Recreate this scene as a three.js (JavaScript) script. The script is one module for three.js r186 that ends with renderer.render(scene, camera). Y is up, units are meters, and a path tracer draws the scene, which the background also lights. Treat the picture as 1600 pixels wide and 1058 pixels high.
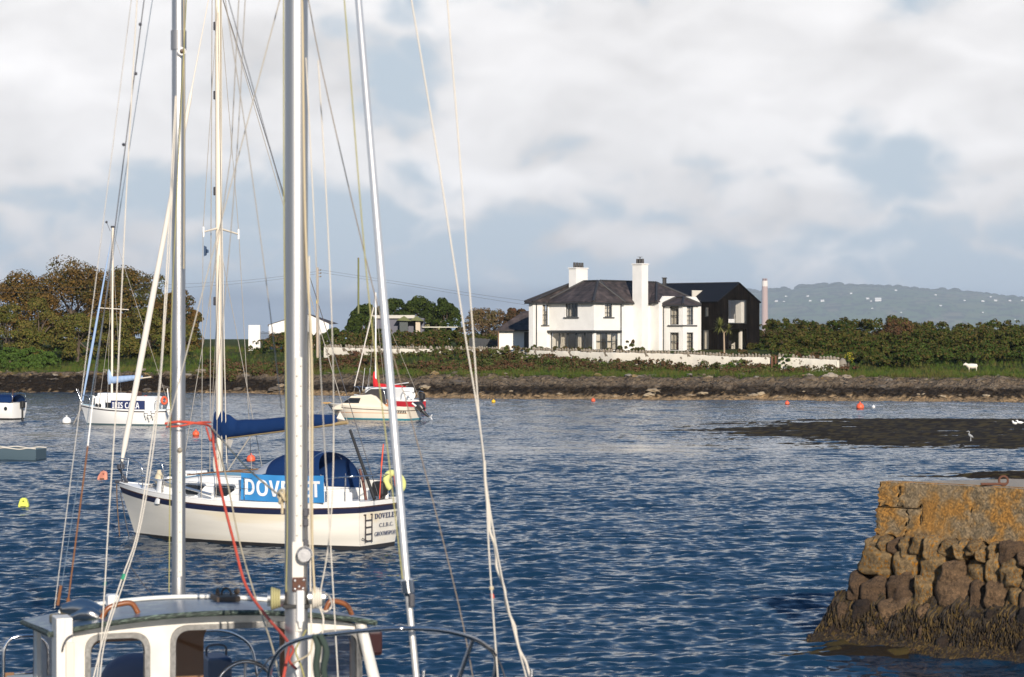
import * as THREE from 'three';
import { mergeGeometries, mergeVertices, toCreasedNormals } from 'three/addons/utils/BufferGeometryUtils.js';
import { ConvexGeometry } from 'three/addons/geometries/ConvexGeometry.js';
import { RoundedBoxGeometry } from 'three/addons/geometries/RoundedBoxGeometry.js';
import { FontLoader } from 'three/addons/loaders/FontLoader.js';
import { TextGeometry } from 'three/addons/geometries/TextGeometry.js';
import { createNoise2D, createNoise3D } from 'simplex-noise';

// ------------------------------------------------------------------ camera, sun, exposure
const F = 3800, EYE = 5.2, HZ = 529;               // focal length in photo pixels, eye height, horizon row
const scene = new THREE.Scene();
const camera = new THREE.PerspectiveCamera(2 * Math.atan(529 / F) * 180 / Math.PI, 1600 / 1058, 0.5, 40000);
camera.position.set(0, EYE, 0);
camera.lookAt(0, EYE, -100);
camera.focus = 120; camera.userData.fStop = 5.2;
const renderer = new THREE.WebGLRenderer({ antialias: true });
renderer.toneMapping = THREE.LinearToneMapping;
renderer.toneMappingExposure = 1.18;
renderer.shadowMap.enabled = true;
const SUN_AZ = 14 * Math.PI / 180, SUN_EL = 21 * Math.PI / 180;   // behind the camera, a little to its right
const sunDir = new THREE.Vector3(Math.sin(SUN_AZ) * Math.cos(SUN_EL), Math.sin(SUN_EL), Math.cos(SUN_AZ) * Math.cos(SUN_EL));
const sun = new THREE.DirectionalLight(new THREE.Color(1.0, 0.90, 0.77), 5.0);
sun.name = 'sun';
sun.position.copy(sunDir).multiplyScalar(400).add(new THREE.Vector3(0, 0, -130));
sun.target.position.set(0, 0, -130);
sun.castShadow = true; sun.shadow.radius = 1;
Object.assign(sun.shadow.camera, { left: -150, right: 150, top: 150, bottom: -150, near: 1, far: 900 });
scene.add(sun, sun.target);

// ------------------------------------------------------------------ small tools
function rng(seed) { let a = seed >>> 0; return () => { a = (a + 0x6D2B79F5) | 0; let t = Math.imul(a ^ (a >>> 15), 1 | a); t = (t + Math.imul(t ^ (t >>> 7), 61 | t)) ^ t; return ((t ^ (t >>> 14)) >>> 0) / 4294967296; }; }
const n2 = createNoise2D(rng(11)), n3 = createNoise3D(rng(12));
const fbm2 = (x, y, o = 4) => { let s = 0, a = 0.5, f = 1; for (let i = 0; i < o; i++) { s += a * n2(x * f, y * f); a *= 0.5; f *= 2.03; } return s; };
const fbm3 = (x, y, z, o = 4) => { let s = 0, a = 0.5, f = 1; for (let i = 0; i < o; i++) { s += a * n3(x * f, y * f, z * f); a *= 0.5; f *= 2.03; } return s; };
const fbmG = (x, y, z, o, g) => { let s = 0, a = 0.5, f = 1; for (let i = 0; i < o; i++) { s += a * n3(x * f, y * f, z * f); a *= g; f *= 2.07; } return s; };
const puff = (x, y, z, o) => { let s = 0, a = 0.5, f = 1; for (let i = 0; i < o; i++) { s += a * (1 - 2.6 * Math.abs(n3(x * f, y * f, z * f + i * 3.1))); a *= 0.55; f *= 2.1; } return s; };
const clamp = (x, a, b) => Math.min(b, Math.max(a, x)), lerp = (a, b, t) => a + (b - a) * t;
const smooth = (a, b, x) => { const t = clamp((x - a) / (b - a), 0, 1); return t * t * (3 - 2 * t); };
const V = (x, y, z) => new THREE.Vector3(x, y, z);
const P = (px, py, d) => V((px - 800) * d / F, EYE - (py - HZ) * d / F, -d);           // photo pixel at a known distance
const dWater = (py, y = 0) => (EYE - y) * F / (py - HZ);                                  // distance of a point at height y seen on row py
const taken = {};
function numbered(name) { const n = taken[name] ?? 0; taken[name] = n + 1; return n ? name + '_' + String(n).padStart(3, '0') : name; }
function tag(o, label, category, group, kind) { o.userData.label = label; if (category) o.userData.category = category; if (group) o.userData.group = group; if (kind) o.userData.kind = kind; return o; }
function shadow(o) { o.castShadow = true; o.receiveShadow = true; return o; }
function thing(name, label, category, base = V(0, 0, 0), turn = 0, group) {
  const o = new THREE.Group(); o.name = numbered(name); o.position.copy(base); o.rotation.y = turn; scene.add(o);
  return tag(o, label, category, group);
}
function mesh(name, geo, mat, parent) {
  const g = Array.isArray(geo) ? join(geo) : geo;
  const m = shadow(new THREE.Mesh(g, mat)); m.name = parent ? name : numbered(name);
  (parent ?? scene).add(m); return m;
}
// a part given in world coordinates, put under a thing that stands unturned at its base
function wmesh(name, geo, mat, parent) {
  const g = Array.isArray(geo) ? join(geo) : geo; let top = parent; const off = V(0, 0, 0);
  while (top && top !== scene) { off.add(top.position); top = top.parent; }
  g.translate(-off.x, -off.y, -off.z); return mesh(name, g, mat, parent);
}
function join(list) {
  const flat = list.flat(9).map((g) => { let h = g.index ? g.toNonIndexed() : g; if (!h.attributes.normal) h.computeVertexNormals(); if (!h.attributes.uv) h.setAttribute('uv', new THREE.BufferAttribute(new Float32Array(h.attributes.position.count * 2), 2)); for (const k of Object.keys(h.attributes)) if (!['position', 'normal', 'uv'].includes(k)) h.deleteAttribute(k); return h; });
  return mergeGeometries(flat);
}
const box = (x0, x1, y0, y1, z0, z1) => { const g = new THREE.BoxGeometry(x1 - x0, y1 - y0, z1 - z0); g.translate((x0 + x1) / 2, (y0 + y1) / 2, (z0 + z1) / 2); return g; };
const rbox = (x0, x1, y0, y1, z0, z1, r = 0.02, s = 2) => { const g = new RoundedBoxGeometry(x1 - x0, y1 - y0, z1 - z0, s, Math.min(r, (x1 - x0) / 2.1, (y1 - y0) / 2.1, (z1 - z0) / 2.1)); g.translate((x0 + x1) / 2, (y0 + y1) / 2, (z0 + z1) / 2); return g; };
function rod(a, b, r0, r1 = r0, seg = 8) {                        // a straight tapered bar
  const d = b.clone().sub(a), g = new THREE.CylinderGeometry(r1, r0, d.length(), seg, 1);
  g.applyQuaternion(new THREE.Quaternion().setFromUnitVectors(V(0, 1, 0), d.clone().normalize()));
  g.translate((a.x + b.x) / 2, (a.y + b.y) / 2, (a.z + b.z) / 2); return g;
}
function tube(pts, r, seg = 6, n, tension = 'centripetal') {
  if (pts.length === 2) return rod(pts[0], pts[1], r, r, seg);
  return new THREE.TubeGeometry(new THREE.CatmullRomCurve3(pts, false, tension), n ?? pts.length * 5, r, seg, false);
}
// tube of changing radius along points: one continuous skin
function sweep(pts, radii, seg = 10, n = 40, flat = 1) {
  const c = new THREE.CatmullRomCurve3(pts), fr = c.computeFrenetFrames(n, false), pos = [], idx = [];
  for (let i = 0; i <= n; i++) {
    const t = i / n, p = c.getPoint(t), k = t * (radii.length - 1), k0 = Math.min(Math.floor(k), radii.length - 2), f = k - k0;
    const ff = f * f * (3 - 2 * f), r = lerp(radii[k0], radii[k0 + 1], ff);
    const up = V(0, 1, 0), tan = c.getTangent(t), side = new THREE.Vector3().crossVectors(tan, up); if (side.lengthSq() < 1e-4) side.copy(fr.normals[i]); side.normalize(); const nn = new THREE.Vector3().crossVectors(side, tan).normalize();
    for (let j = 0; j < seg; j++) { const a = j / seg * Math.PI * 2; pos.push(p.x + (Math.cos(a) * side.x * flat + Math.sin(a) * nn.x) * r, p.y + (Math.cos(a) * side.y * flat + Math.sin(a) * nn.y) * r, p.z + (Math.cos(a) * side.z * flat + Math.sin(a) * nn.z) * r); }
  }
  for (let i = 0; i < n; i++) for (let j = 0; j < seg; j++) { const a = i * seg + j, b = i * seg + (j + 1) % seg; idx.push(a, a + seg, b, b, a + seg, b + seg); }
  const e = pos.length / 3; const p0 = c.getPoint(0), p1 = c.getPoint(1); pos.push(p0.x, p0.y, p0.z, p1.x, p1.y, p1.z);
  for (let j = 0; j < seg; j++) { idx.push(e, j, (j + 1) % seg); idx.push(e + 1, n * seg + (j + 1) % seg, n * seg + j); }
  const g = new THREE.BufferGeometry(); g.setAttribute('position', new THREE.Float32BufferAttribute(pos, 3)); g.setIndex(idx); g.computeVertexNormals(); return g;
}
// grid surface from a function (u, v) -> Vector3
function sheet(fn, nu, nv, uvScale = 1) {
  const pos = [], uv = [], idx = [];
  for (let j = 0; j <= nv; j++) for (let i = 0; i <= nu; i++) { const p = fn(i / nu, j / nv); pos.push(p.x, p.y, p.z); uv.push(i / nu * uvScale, j / nv * uvScale); }
  for (let j = 0; j < nv; j++) for (let i = 0; i < nu; i++) { const a = j * (nu + 1) + i, b = a + 1, c = a + nu + 1, d = c + 1; idx.push(a, b, d, a, d, c); }
  const g = new THREE.BufferGeometry(); g.setAttribute('position', new THREE.Float32BufferAttribute(pos, 3)); g.setAttribute('uv', new THREE.Float32BufferAttribute(uv, 2)); g.setIndex(idx); g.computeVertexNormals(); return g;
}
// uv in metres from the dominant direction of each triangle
function metricUV(g, s = 1) {
  const h = g.index ? g.toNonIndexed() : g, p = h.attributes.position, uv = new Float32Array(p.count * 2), a = V(), b = V(), c = V();
  for (let i = 0; i < p.count; i += 3) {
    a.fromBufferAttribute(p, i); b.fromBufferAttribute(p, i + 1); c.fromBufferAttribute(p, i + 2);
    const n = b.clone().sub(a).cross(c.clone().sub(a)), ax = Math.abs(n.x), ay = Math.abs(n.y), az = Math.abs(n.z);
    [a, b, c].forEach((v, k) => { const [x, y] = az >= ax && az >= ay * 0.6 ? [v.x, v.y] : ax >= ay * 0.6 ? [v.z, v.y] : [v.x, v.z]; uv[(i + k) * 2] = x * s; uv[(i + k) * 2 + 1] = y * s; });
  }
  h.setAttribute('uv', new THREE.BufferAttribute(uv, 2)); if (!h.attributes.normal) h.computeVertexNormals(); return h;
}
const col = (r, g, b) => new THREE.Color().setRGB(r, g, b);
function mat(c, rough = 0.7, extra = {}) { return new THREE.MeshStandardMaterial({ color: c.isColor ? c : col(...c), roughness: rough, side: THREE.DoubleSide, ...extra }); }
function dull(c, r, extra = {}) { return new THREE.MeshPhysicalMaterial({ color: col(...c), roughness: r, specularIntensity: 0.25, side: THREE.DoubleSide, ...extra }); }
// a grey noise texture: value(x, y) in 0..1 for a tile of `size` pixels that wraps
function noiseTex(size, fn, srgb = false) {
  const d = new Uint8Array(size * size * 4);
  for (let y = 0; y < size; y++) for (let x = 0; x < size; x++) { const v = fn(x / size, y / size), o = (y * size + x) * 4; const c = Array.isArray(v) ? v : [v, v, v]; for (let k = 0; k < 3; k++) d[o + k] = clamp(c[k], 0, 1) * 255; d[o + 3] = 255; }
  const t = new THREE.DataTexture(d, size, size); t.wrapS = t.wrapT = THREE.RepeatWrapping; t.magFilter = THREE.LinearFilter; t.minFilter = THREE.LinearMipmapLinearFilter; if (srgb) t.colorSpace = THREE.SRGBColorSpace; t.needsUpdate = true; return t;
}
// tiling noise: 4-D torus replaced by blending two shifted copies
const tileN = (f, o, seed) => (x, y) => { const g = (u, v) => fbm3(u * f + seed, v * f - seed, seed * 1.7, o); const bx = smooth(0, 1, x), by = smooth(0, 1, y); return lerp(lerp(g(x + 1, y + 1), g(x, y + 1), bx), lerp(g(x + 1, y), g(x, y), bx), by); };
const rep = (t, u, v = u) => { const c = t.clone(); c.repeat.set(u, v); c.needsUpdate = true; return c; };

const fonts = {};
for (const k of ['sans_bold', 'serif_bold', 'serif_regular']) fonts[k] = await new FontLoader().loadAsync('fonts/droid/droid_' + k + '.typeface.json');
function lettering(text, font, size, depth, width) {               // centred on the origin, in the xy plane
  const g = new TextGeometry(text, { font: fonts[font], size, depth, curveSegments: 3, bevelEnabled: false });
  g.computeBoundingBox(); const b = g.boundingBox; g.translate(-(b.min.x + b.max.x) / 2, -(b.min.y + b.max.y) / 2, 0);
  if (width) g.scale(width / (b.max.x - b.min.x), 1, 1);
  return g;
}
// ------------------------------------------------------------------ sky: air and clouds, one equirectangular map
{
  const W = 4096, H = 2048, data = new Float32Array(W * H * 4);
  // soft cloud masses: [azimuth, elevation, half width, half height, strength] in degrees, azimuth 0 = straight ahead
  const masses = [[-10.5, 5.6, 4.2, 3.4, .75], [-6, 6.6, 4, 2.2, .5], [-3.4, 4.1, 1.5, 1.1, .55], [-1.2, 3.7, 2.4, 1.0, .55], [1.5, 6.2, 4.6, 2.0, 1.0], [5.5, 6.6, 5, 1.9, 1.0], [3.4, 4.3, 3.4, 1.1, .75], [6.4, 3.25, 2.3, .75, .8], [2.6, 2.35, 1.8, .42, .7], [10.6, 5.9, 3.2, 2.3, .9], [9.6, 3.7, .9, .35, .45], [-10.9, 4.0, 1.8, 1.2, .6], [-9, 7.4, 5, 2.4, .8], [-4.6, 5.4, 2.4, 2.0, .6], [-1.0, 5.4, 1.6, 1.6, .6]];
  const gaps = [[9.0, 4.4, 1.5, .8, .5], [4.6, 4.0, 1.0, .5, .5], [1.2, 4.6, .9, .45, .4], [-2.4, 6.6, 1.0, 1.3, .35], [-7.5, 3.4, 3.2, .8, .5]];
  for (let y = 0; y < H; y++) {
    const el = ((y + 0.5) / H - 0.5) * 180;
    for (let x = 0; x < W; x++) {
      const o = (y * W + x) * 4;
      let az = (x + 0.5) / W * 360 - 180;                          // u = atan2(z, x)
      az = az + 90; if (az > 180) az -= 360;                       // 0 = straight ahead (-z), positive to the right
      let r, g, b;
      if (el <= 0) { r = 0.30; g = 0.36; b = 0.42; }
      else {
        const k = smooth(0, 60, el), low = Math.exp(-el / 2.6), mid = Math.exp(-el / 11);
        const k2 = smooth(6.5, 20, el); r = lerp(lerp(0.50, 0.12, k2), 0.06, k) - 0.04 * low; g = lerp(lerp(0.578, 0.25, k2), 0.16, k) - 0.03 * low; b = lerp(lerp(0.648, 0.46, k2), 0.36, k) - 0.02 * low;
        if (el < 22) {
          const near = Math.abs(az) < 20 && el < 14, wide = near ? 7 : 3;
          let cov, th, soft;
          const wx = fbm3(az * 0.22, el * 0.4, 6.6, near ? 3 : 1), wy = near ? fbm3(az * 0.22 + 9, el * 0.4, 2.6, 3) : wx, sx = az / 4.2 + 0.22 * wx, sy = el / 2.5 + 0.22 * wy;
          const base = near ? 0.55 * fbm3(sx * 0.55 + 3, sy * 0.62, 1.3, 4) + 0.42 * puff(sx * 1.0 + 3, sy * 1.05, 1.3, 6) : fbm3(sx * 0.55 + 3, sy * 0.62, 1.3, 3);
          if (Math.abs(az) < 18 && el < 12) {
            let m = 0; for (const c of masses) { const q = ((az - c[0]) / c[2]) ** 2 + ((el - c[1]) / c[3]) ** 2; m = Math.max(m, c[4] * Math.exp(-q * 0.9)); }
            for (const c of gaps) { const q = ((az - c[0]) / c[2]) ** 2 + ((el - c[1]) / c[3]) ** 2; m -= c[4] * Math.exp(-q); }
            const edge = smooth(12, 18, Math.abs(az)) + smooth(9, 12, el);
            cov = lerp(m * 1.25 - 0.26, 0.34 - 0.11 * Math.max(0, el - 8), clamp(edge, 0, 1));
          } else cov = 0.34 - 0.11 * Math.max(0, el - 8) - 0.5 * Math.exp(-el / 1.6);
          const d = cov + base * 1.0;
          const a = smooth(-0.30, 0.34, d);
          if (a > 0) {
            const bil = fbm3(sx * 1.1 - 7, sy * 1.5 + 2, 4.4, near ? 6 : 2), under = fbm3(sx * 0.5 + 1.5, sy * 0.9 - 0.6, 9.1, 2);
            const L = 0.775 + 0.13 * bil + 0.15 * under + 0.10 * clamp(d - 0.2, -0.4, 0.5) - 0.06 * smooth(4, 0, el);
            const cr = L * 1.0, cg = L * 0.985, cb = L * 0.985;
            r = lerp(r, cr, a); g = lerp(g, cg, a); b = lerp(b, cb, a);
          }
        }
        // slate rain haze lying low over the sea
        const hz = smooth(1.35, 0.9, el + 0.25 * fbm3(az * 0.3, el * 1.5, 2.2, 3)) * (0.85 - 0.55 * smooth(-1, 5, az));
        r = lerp(r, 0.18, hz); g = lerp(g, 0.245, hz); b = lerp(b, 0.33, hz);
      }
      data[o] = r; data[o + 1] = g; data[o + 2] = b; data[o + 3] = 1;
    }
  }
  const t = new THREE.DataTexture(data, W, H, THREE.RGBAFormat, THREE.FloatType);
  t.mapping = THREE.EquirectangularReflectionMapping; t.magFilter = THREE.LinearFilter; t.minFilter = THREE.LinearFilter; t.wrapS = THREE.RepeatWrapping; t.needsUpdate = true;
  scene.background = t; scene.environment = t;
}
// ------------------------------------------------------------------ the water of the harbour: wind ripples as real waves, finer ones as relief
{
  const R = rng(77), waves = [];
  const add = (n, l0, l1, amp, spread) => { for (let i = 0; i < n; i++) { const lam = l0 * Math.pow(l1 / l0, R()), ang = (R() + R() + R() - 1.5) * spread + 0.15, k = 2 * Math.PI / lam; waves.push({ kx: Math.sin(ang) * k, kz: Math.cos(ang) * k, lam, a: lam * amp * (0.6 + 0.8 * R()), ph: R() * 6.283 }); } };
  add(76, 0.17, 0.7, 0.0088, 0.62); add(20, 0.7, 2.2, 0.0040, 0.5);
  // wind-sheltered slicks: long calm streaks
  const slick = (x, d) => clamp(0.85 * Math.exp(-(((d - 114 - 0.12 * x) / 6) ** 2)) * smooth(-14, -2, x) * smooth(24, 8, x) * (0.65 + 0.6 * n2(x * 0.13, d * 0.35)) + 0.6 * Math.exp(-(((d - 131) / 5) ** 2)) * smooth(-8, -16, x) + 0.55 * Math.exp(-(((d - 89) / 3.5) ** 2)) * smooth(2, 12, x) + 0.3 * smooth(0.32, 0.65, fbm2(x * 0.02 + 3, d * 0.075, 3)), 0, 0.88);
  const N0 = 32, N1 = 248, rows = 1000, cols = 600, half = 0.275;   // a fan of 31 degrees round the view
  const pos = new Float32Array((rows + 1) * (cols + 1) * 3), uv = new Float32Array((rows + 1) * (cols + 1) * 2), idx = new Uint32Array(rows * cols * 6);
  const BX = 128, BZ = 232;                                        // metres covered by the relief map
  let q = 0;
  for (let j = 0; j <= rows; j++) {
    const d = N0 * Math.pow(N1 / N0, j / rows), step = d * Math.log(N1 / N0) / rows;
    const live = waves.filter((w) => w.lam > 2.6 * step && w.lam > 2.4 * d * 2 * half / cols);
    for (let i = 0; i <= cols; i++, q++) {
      const x = d * Math.tan((i / cols * 2 - 1) * half), z = -d, calm = 1 - 0.8 * slick(x, d), gust = 0.95 + 0.2 * n2(x * 0.12, z * 0.2);
      let y = 0; for (const w of live) y += w.a * Math.sin(w.kx * x + w.kz * z + w.ph);
      pos[q * 3] = x; pos[q * 3 + 1] = y * calm * gust; pos[q * 3 + 2] = z; uv[q * 2] = x / BX + 0.5; uv[q * 2 + 1] = (d - 20) / BZ;
    }
  }
  q = 0;
  for (let j = 0; j < rows; j++) for (let i = 0; i < cols; i++) { const a = j * (cols + 1) + i, b = a + 1, c = a + cols + 1, e = c + 1; idx[q++] = a; idx[q++] = b; idx[q++] = e; idx[q++] = a; idx[q++] = e; idx[q++] = c; }
  const g = new THREE.BufferGeometry(); g.setAttribute('position', new THREE.BufferAttribute(pos, 3)); g.setAttribute('uv', new THREE.BufferAttribute(uv, 2)); g.setIndex(new THREE.BufferAttribute(idx, 1)); g.computeVertexNormals();
  // relief map laid flat over the harbour, in metres
  const S = 2048, d8 = new Uint8Array(S * S * 4);
  for (let y = 0; y < S; y++) for (let x = 0; x < S; x++) {
    const X = ((x + 0.5) / S - 0.5) * BX, D = 20 + (y + 0.5) / S * BZ, o = (y * S + x) * 4, inFan = Math.abs(X) < D * 0.30 + 2;
    const v = inFan ? 0.5 + (0.22 * n2(X * 2.0, D * 2.9) + 0.28 * n2(X * 3.7 + 40, D * 4.6)) * (1 - slick(X, D)) : 0.5;
    d8[o] = d8[o + 1] = d8[o + 2] = clamp(v, 0, 1) * 255; d8[o + 3] = 255;
  }
  const rip = new THREE.DataTexture(d8, S, S); rip.magFilter = THREE.LinearFilter; rip.wrapS = rip.wrapT = THREE.ClampToEdgeWrapping; rip.needsUpdate = true;
  const water = new THREE.MeshPhysicalMaterial({ color: col(0.006, 0.025, 0.052), roughness: 0.10, ior: 1.33, bumpMap: rip, bumpScale: 0.085, side: THREE.DoubleSide });
  const sea = tag(mesh('sea', g, water), 'rippled dark blue harbour water', undefined, undefined, 'structure');
  // the water close under the quay
  const near = sheet((u, v) => { const d = lerp(0.5, N0 + 0.02, v), x = d * Math.tan((u * 2 - 1) * (v < 0.999 ? 0.9 : 0.9)); return V(x, 0, -d); }, 40, 40);
  { const p = near.attributes.position, t = near.attributes.uv; for (let i = 0; i < p.count; i++) t.setXY(i, p.getX(i) * 0.5, p.getZ(i) * 0.5); }
  const nt = (() => { const a = tileN(5, 3, 3.1); return noiseTex(256, (x, y) => 0.5 + 0.5 * a(x, y)); })();
  mesh('near_water', near, new THREE.MeshPhysicalMaterial({ color: col(0.006, 0.029, 0.050), roughness: 0.09, ior: 1.33, bumpMap: nt, bumpScale: 0.12, side: THREE.DoubleSide }), sea);
  const far = new THREE.PlaneGeometry(60000, 60000, 1, 1); far.rotateX(-Math.PI / 2); far.translate(0, -0.35, 0);
  tag(mesh('sea_floor', far, mat([0.02, 0.035, 0.045], 0.4)), 'dark sea bed sheet reaching the horizon', undefined, undefined, 'structure');
}
// ------------------------------------------------------------------ the far shore: terrain, rocks, hills
// waterline distance by lateral position at the shore
function shoreD(x) {
  const px = 800 + x * F / 215;
  const k = [[-400, 244], [0, 235], [300, 233], [520, 222], [700, 211], [900, 209], [1100, 206], [1300, 203], [1600, 199], [2000, 196]];
  let d = k[0][1]; for (let i = 0; i < k.length - 1; i++) if (px >= k[i][0]) d = lerp(k[i][1], k[i + 1][1], clamp((px - k[i][0]) / (k[i + 1][0] - k[i][0]), 0, 1));
  return d + 1.3 * n2(x * 0.09, 3.3) + 0.5 * n2(x * 0.4, 8);
}
const prof = [[-40, -2.2], [-6, -0.7], [0, 0], [2.2, 0.45], [6, 0.85], [10, 1.45], [14, 1.78], [20, 1.9], [28, 2.1], [36, 3.0], [44, 3.6], [52, 3.9], [75, 4.1], [130, 4.5], [400, 5.0]];
function groundBase(s) { let h = prof[0][1]; for (let i = 0; i < prof.length - 1; i++) if (s >= prof[i][0]) h = lerp(prof[i][1], prof[i + 1][1], clamp((s - prof[i][0]) / (prof[i + 1][0] - prof[i][0]), 0, 1)); return h; }
function groundY(x, d) {
  const s = d - shoreD(x); let h = groundBase(s);
  const rocky = smooth(-4, 0, s) * smooth(17, 12, s);
  h += rocky * (0.55 * fbm2(x * 0.22, d * 0.5, 4) + 0.28 * Math.abs(fbm2(x * 0.5 + 9, d * 1.3, 3)) - 0.05);
  h += smooth(12, 20, s) * 0.25 * fbm2(x * 0.15, d * 0.15, 3) * smooth(60, 45, s);
  return h;
}
// strata ledges near the top of the beach
function shoreY(x, d) { let h = groundY(x, d); const s = d - shoreD(x); const led = smooth(5, 7, s) * smooth(15, 11, s); const st = Math.floor(h / 0.28 + 0.5 * n2(x * 0.05, d * 0.1)) * 0.28; return lerp(h, st + 0.06 * n2(x * 2, d * 2), led * 0.7); }
{
  const NX = 640, ND = 150, X0 = -82, X1 = 82, pos = [], cols = [], uv = [], idx = [], c = new THREE.Color();
  const dens = (t) => t < 0.62 ? lerp(-8, 18, t / 0.62) : 18 + Math.pow((t - 0.62) / 0.38, 2.2) * 480;
  for (let j = 0; j <= ND; j++) for (let i = 0; i <= NX; i++) {
    const x = lerp(X0, X1, i / NX), s = dens(j / ND), spread = 1 + Math.max(0, s - 18) / 230, d = shoreD(x) + s, y = shoreY(x, d);
    pos.push(x * spread, y, -d); uv.push(x * 0.5, d * 0.5);
    // zones as they grow on a shore: barnacle crust, wrack, bare rock, lichen, grass
    const n = fbm2(x * 0.35, d * 0.9, 4), f = fbm2(x * 1.6 + 40, d * 2.4, 3), left = smooth(-18, -34, x);
    const hh = y + 0.25 * n;
    const barn = [0.42, 0.285, 0.155], wrack = [0.020, 0.013, 0.007], rock = [0.125, 0.092, 0.062], pale = [0.235, 0.185, 0.132], lich = [0.36, 0.22, 0.06], grass = [0.045, 0.065, 0.012], straw = [0.09, 0.08, 0.024];
    let k;
    const tb = 0.30 * (1 - left) + 0.02, tw = lerp(1.0, 1.45, left) + 0.15 * f;
    if (hh < tb + 0.18 * f) k = barn.map((v) => v * (0.75 + 0.5 * f));
    else if (hh < tw) { const m = smooth(-0.1, 0.35, f + 0.3 * n); k = wrack.map((v, q) => lerp(v, rock[q] * 0.55, m * (1 - left * 0.6) * smooth(0.75, 0.3, Math.abs(hh - 0.75)))); }
    else { const m = smooth(-0.2, 0.4, f), l = smooth(0.05, 0.4, n + 0.2 * f) * (0.35 + 0.5 * left); k = rock.map((v, q) => lerp(lerp(v, pale[q], m * 0.8), lich[q], l * smooth(1.2, 1.8, y))); }
    const gr = smooth(12.5, 15, s + 3.5 * n), gm = smooth(-0.25, 0.35, fbm2(x * 0.2 + 70, d * 0.3, 3));
    const gcol = grass.map((v, q) => lerp(v, straw[q], gm * 0.45));
    k = k.map((v, q) => Math.max(0.004, lerp(v, gcol[q], gr)));
    cols.push(k[0], k[1], k[2]);
  }
  for (let j = 0; j < ND; j++) for (let i = 0; i < NX; i++) { const a = j * (NX + 1) + i, b = a + 1, e = a + NX + 1, g = e + 1; idx.push(a, b, g, a, g, e); }
  const g = new THREE.BufferGeometry(); g.setAttribute('position', new THREE.Float32BufferAttribute(pos, 3)); g.setAttribute('color', new THREE.Float32BufferAttribute(cols, 3)); g.setAttribute('uv', new THREE.Float32BufferAttribute(uv, 2)); g.setIndex(idx); g.computeVertexNormals();
  const bt = (() => { const a = tileN(7, 5, 5.5); return noiseTex(512, (x, y) => 0.5 + 0.6 * a(x, y)); })();
  const shore = tag(mesh('shore', g, dull([1, 1, 1], 0.95, { vertexColors: true, bumpMap: bt, bumpScale: 0.4 })), 'rocky shore with seaweed below a grassy bank', undefined, undefined, 'structure');
  // loose rocks, each a piece of its own
  const R = rng(5), variants = [];
  for (let v = 0; v < 6; v++) {
    const q = new THREE.IcosahedronGeometry(1, 2), p = q.attributes.position;
    for (let i = 0; i < p.count; i++) { const a = V().fromBufferAttribute(p, i); const m = 1 + 0.38 * n3(a.x * 1.1 + v * 9, a.y * 1.1, a.z * 1.1) + 0.12 * n3(a.x * 3, a.y * 3 + v, a.z * 3); p.setXYZ(i, a.x * m, Math.round(a.y * m * 3.2) / 3.2 * 0.5 + a.y * m * 0.5, a.z * m); }
    q.computeVertexNormals(); variants.push(toCreasedNormals(q, 0.6));
  }
  const tones = [[0.24, 0.205, 0.165], [0.17, 0.145, 0.118], [0.25, 0.20, 0.145], [0.11, 0.088, 0.065], [0.22, 0.15, 0.065], [0.29, 0.245, 0.19]].map((t) => mat(t, 0.95, { bumpMap: bt, bumpScale: 0.05 }));
  const dark = [mat([0.06, 0.046, 0.033], 0.8), mat([0.10, 0.08, 0.06], 0.85)], barn = [mat([0.36, 0.28, 0.18], 0.95), mat([0.28, 0.215, 0.14], 0.95)];
  for (let i = 0; i < 290; i++) {
    const x = lerp(-60, 60, R()), zone = R(), s = zone < 0.56 ? 11 + 4.5 * R() : zone < 0.76 ? 5 + 6 * R() : 0.4 + 2.4 * R(), d = shoreD(x) + s, sz = 0.12 + 0.34 * Math.pow(R(), 3.4);
    const set = zone < 0.56 ? tones : zone < 0.76 ? dark : x > -22 ? barn : dark;
    const m = shadow(new THREE.Mesh(variants[i % 6], set[Math.floor(R() * set.length)])); m.name = 'rock';
    m.position.set(x, shoreY(x, d) + sz * 0.15, -d); m.scale.set(sz * (1 + 0.9 * R()), sz * (0.38 + 0.3 * R()), sz * (0.8 + 0.5 * R())); m.rotation.y = R() * 6.3; shore.add(m);
  }
}
// ------------------------------------------------------------------ far hills across the water, with fields, hedges and farms
const hillTop = (px) => { const k = [[-300, 0], [700, 0], [900, 8], [1050, 30], [1200, 68], [1300, 74], [1400, 81], [1450, 83], [1530, 81], [1600, 77], [1900, 60], [2300, 30]]; let h = k[0][1]; for (let i = 0; i < k.length - 1; i++) if (px >= k[i][0]) h = lerp(k[i][1], k[i + 1][1], smooth(0, 1, (px - k[i][0]) / (k[i + 1][0] - k[i][0]))); return h; };
const HD = 14000, HK = HD / 9000;
function hillY(x, d) { const px = 800 + x * F / HD, top = hillTop(px) * HD / F, t = clamp((d - HD) / (2600 * HK), 0, 1.25); return top * Math.pow(Math.sin(Math.min(t, 1) * Math.PI / 2), 0.85) * (t > 1 ? 1 - (t - 1) * 0.4 : 1) * 1.27 + top * 0.02 * fbm2(x * 0.004 / HK, d * 0.003 / HK, 4) - 2; }
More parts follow.
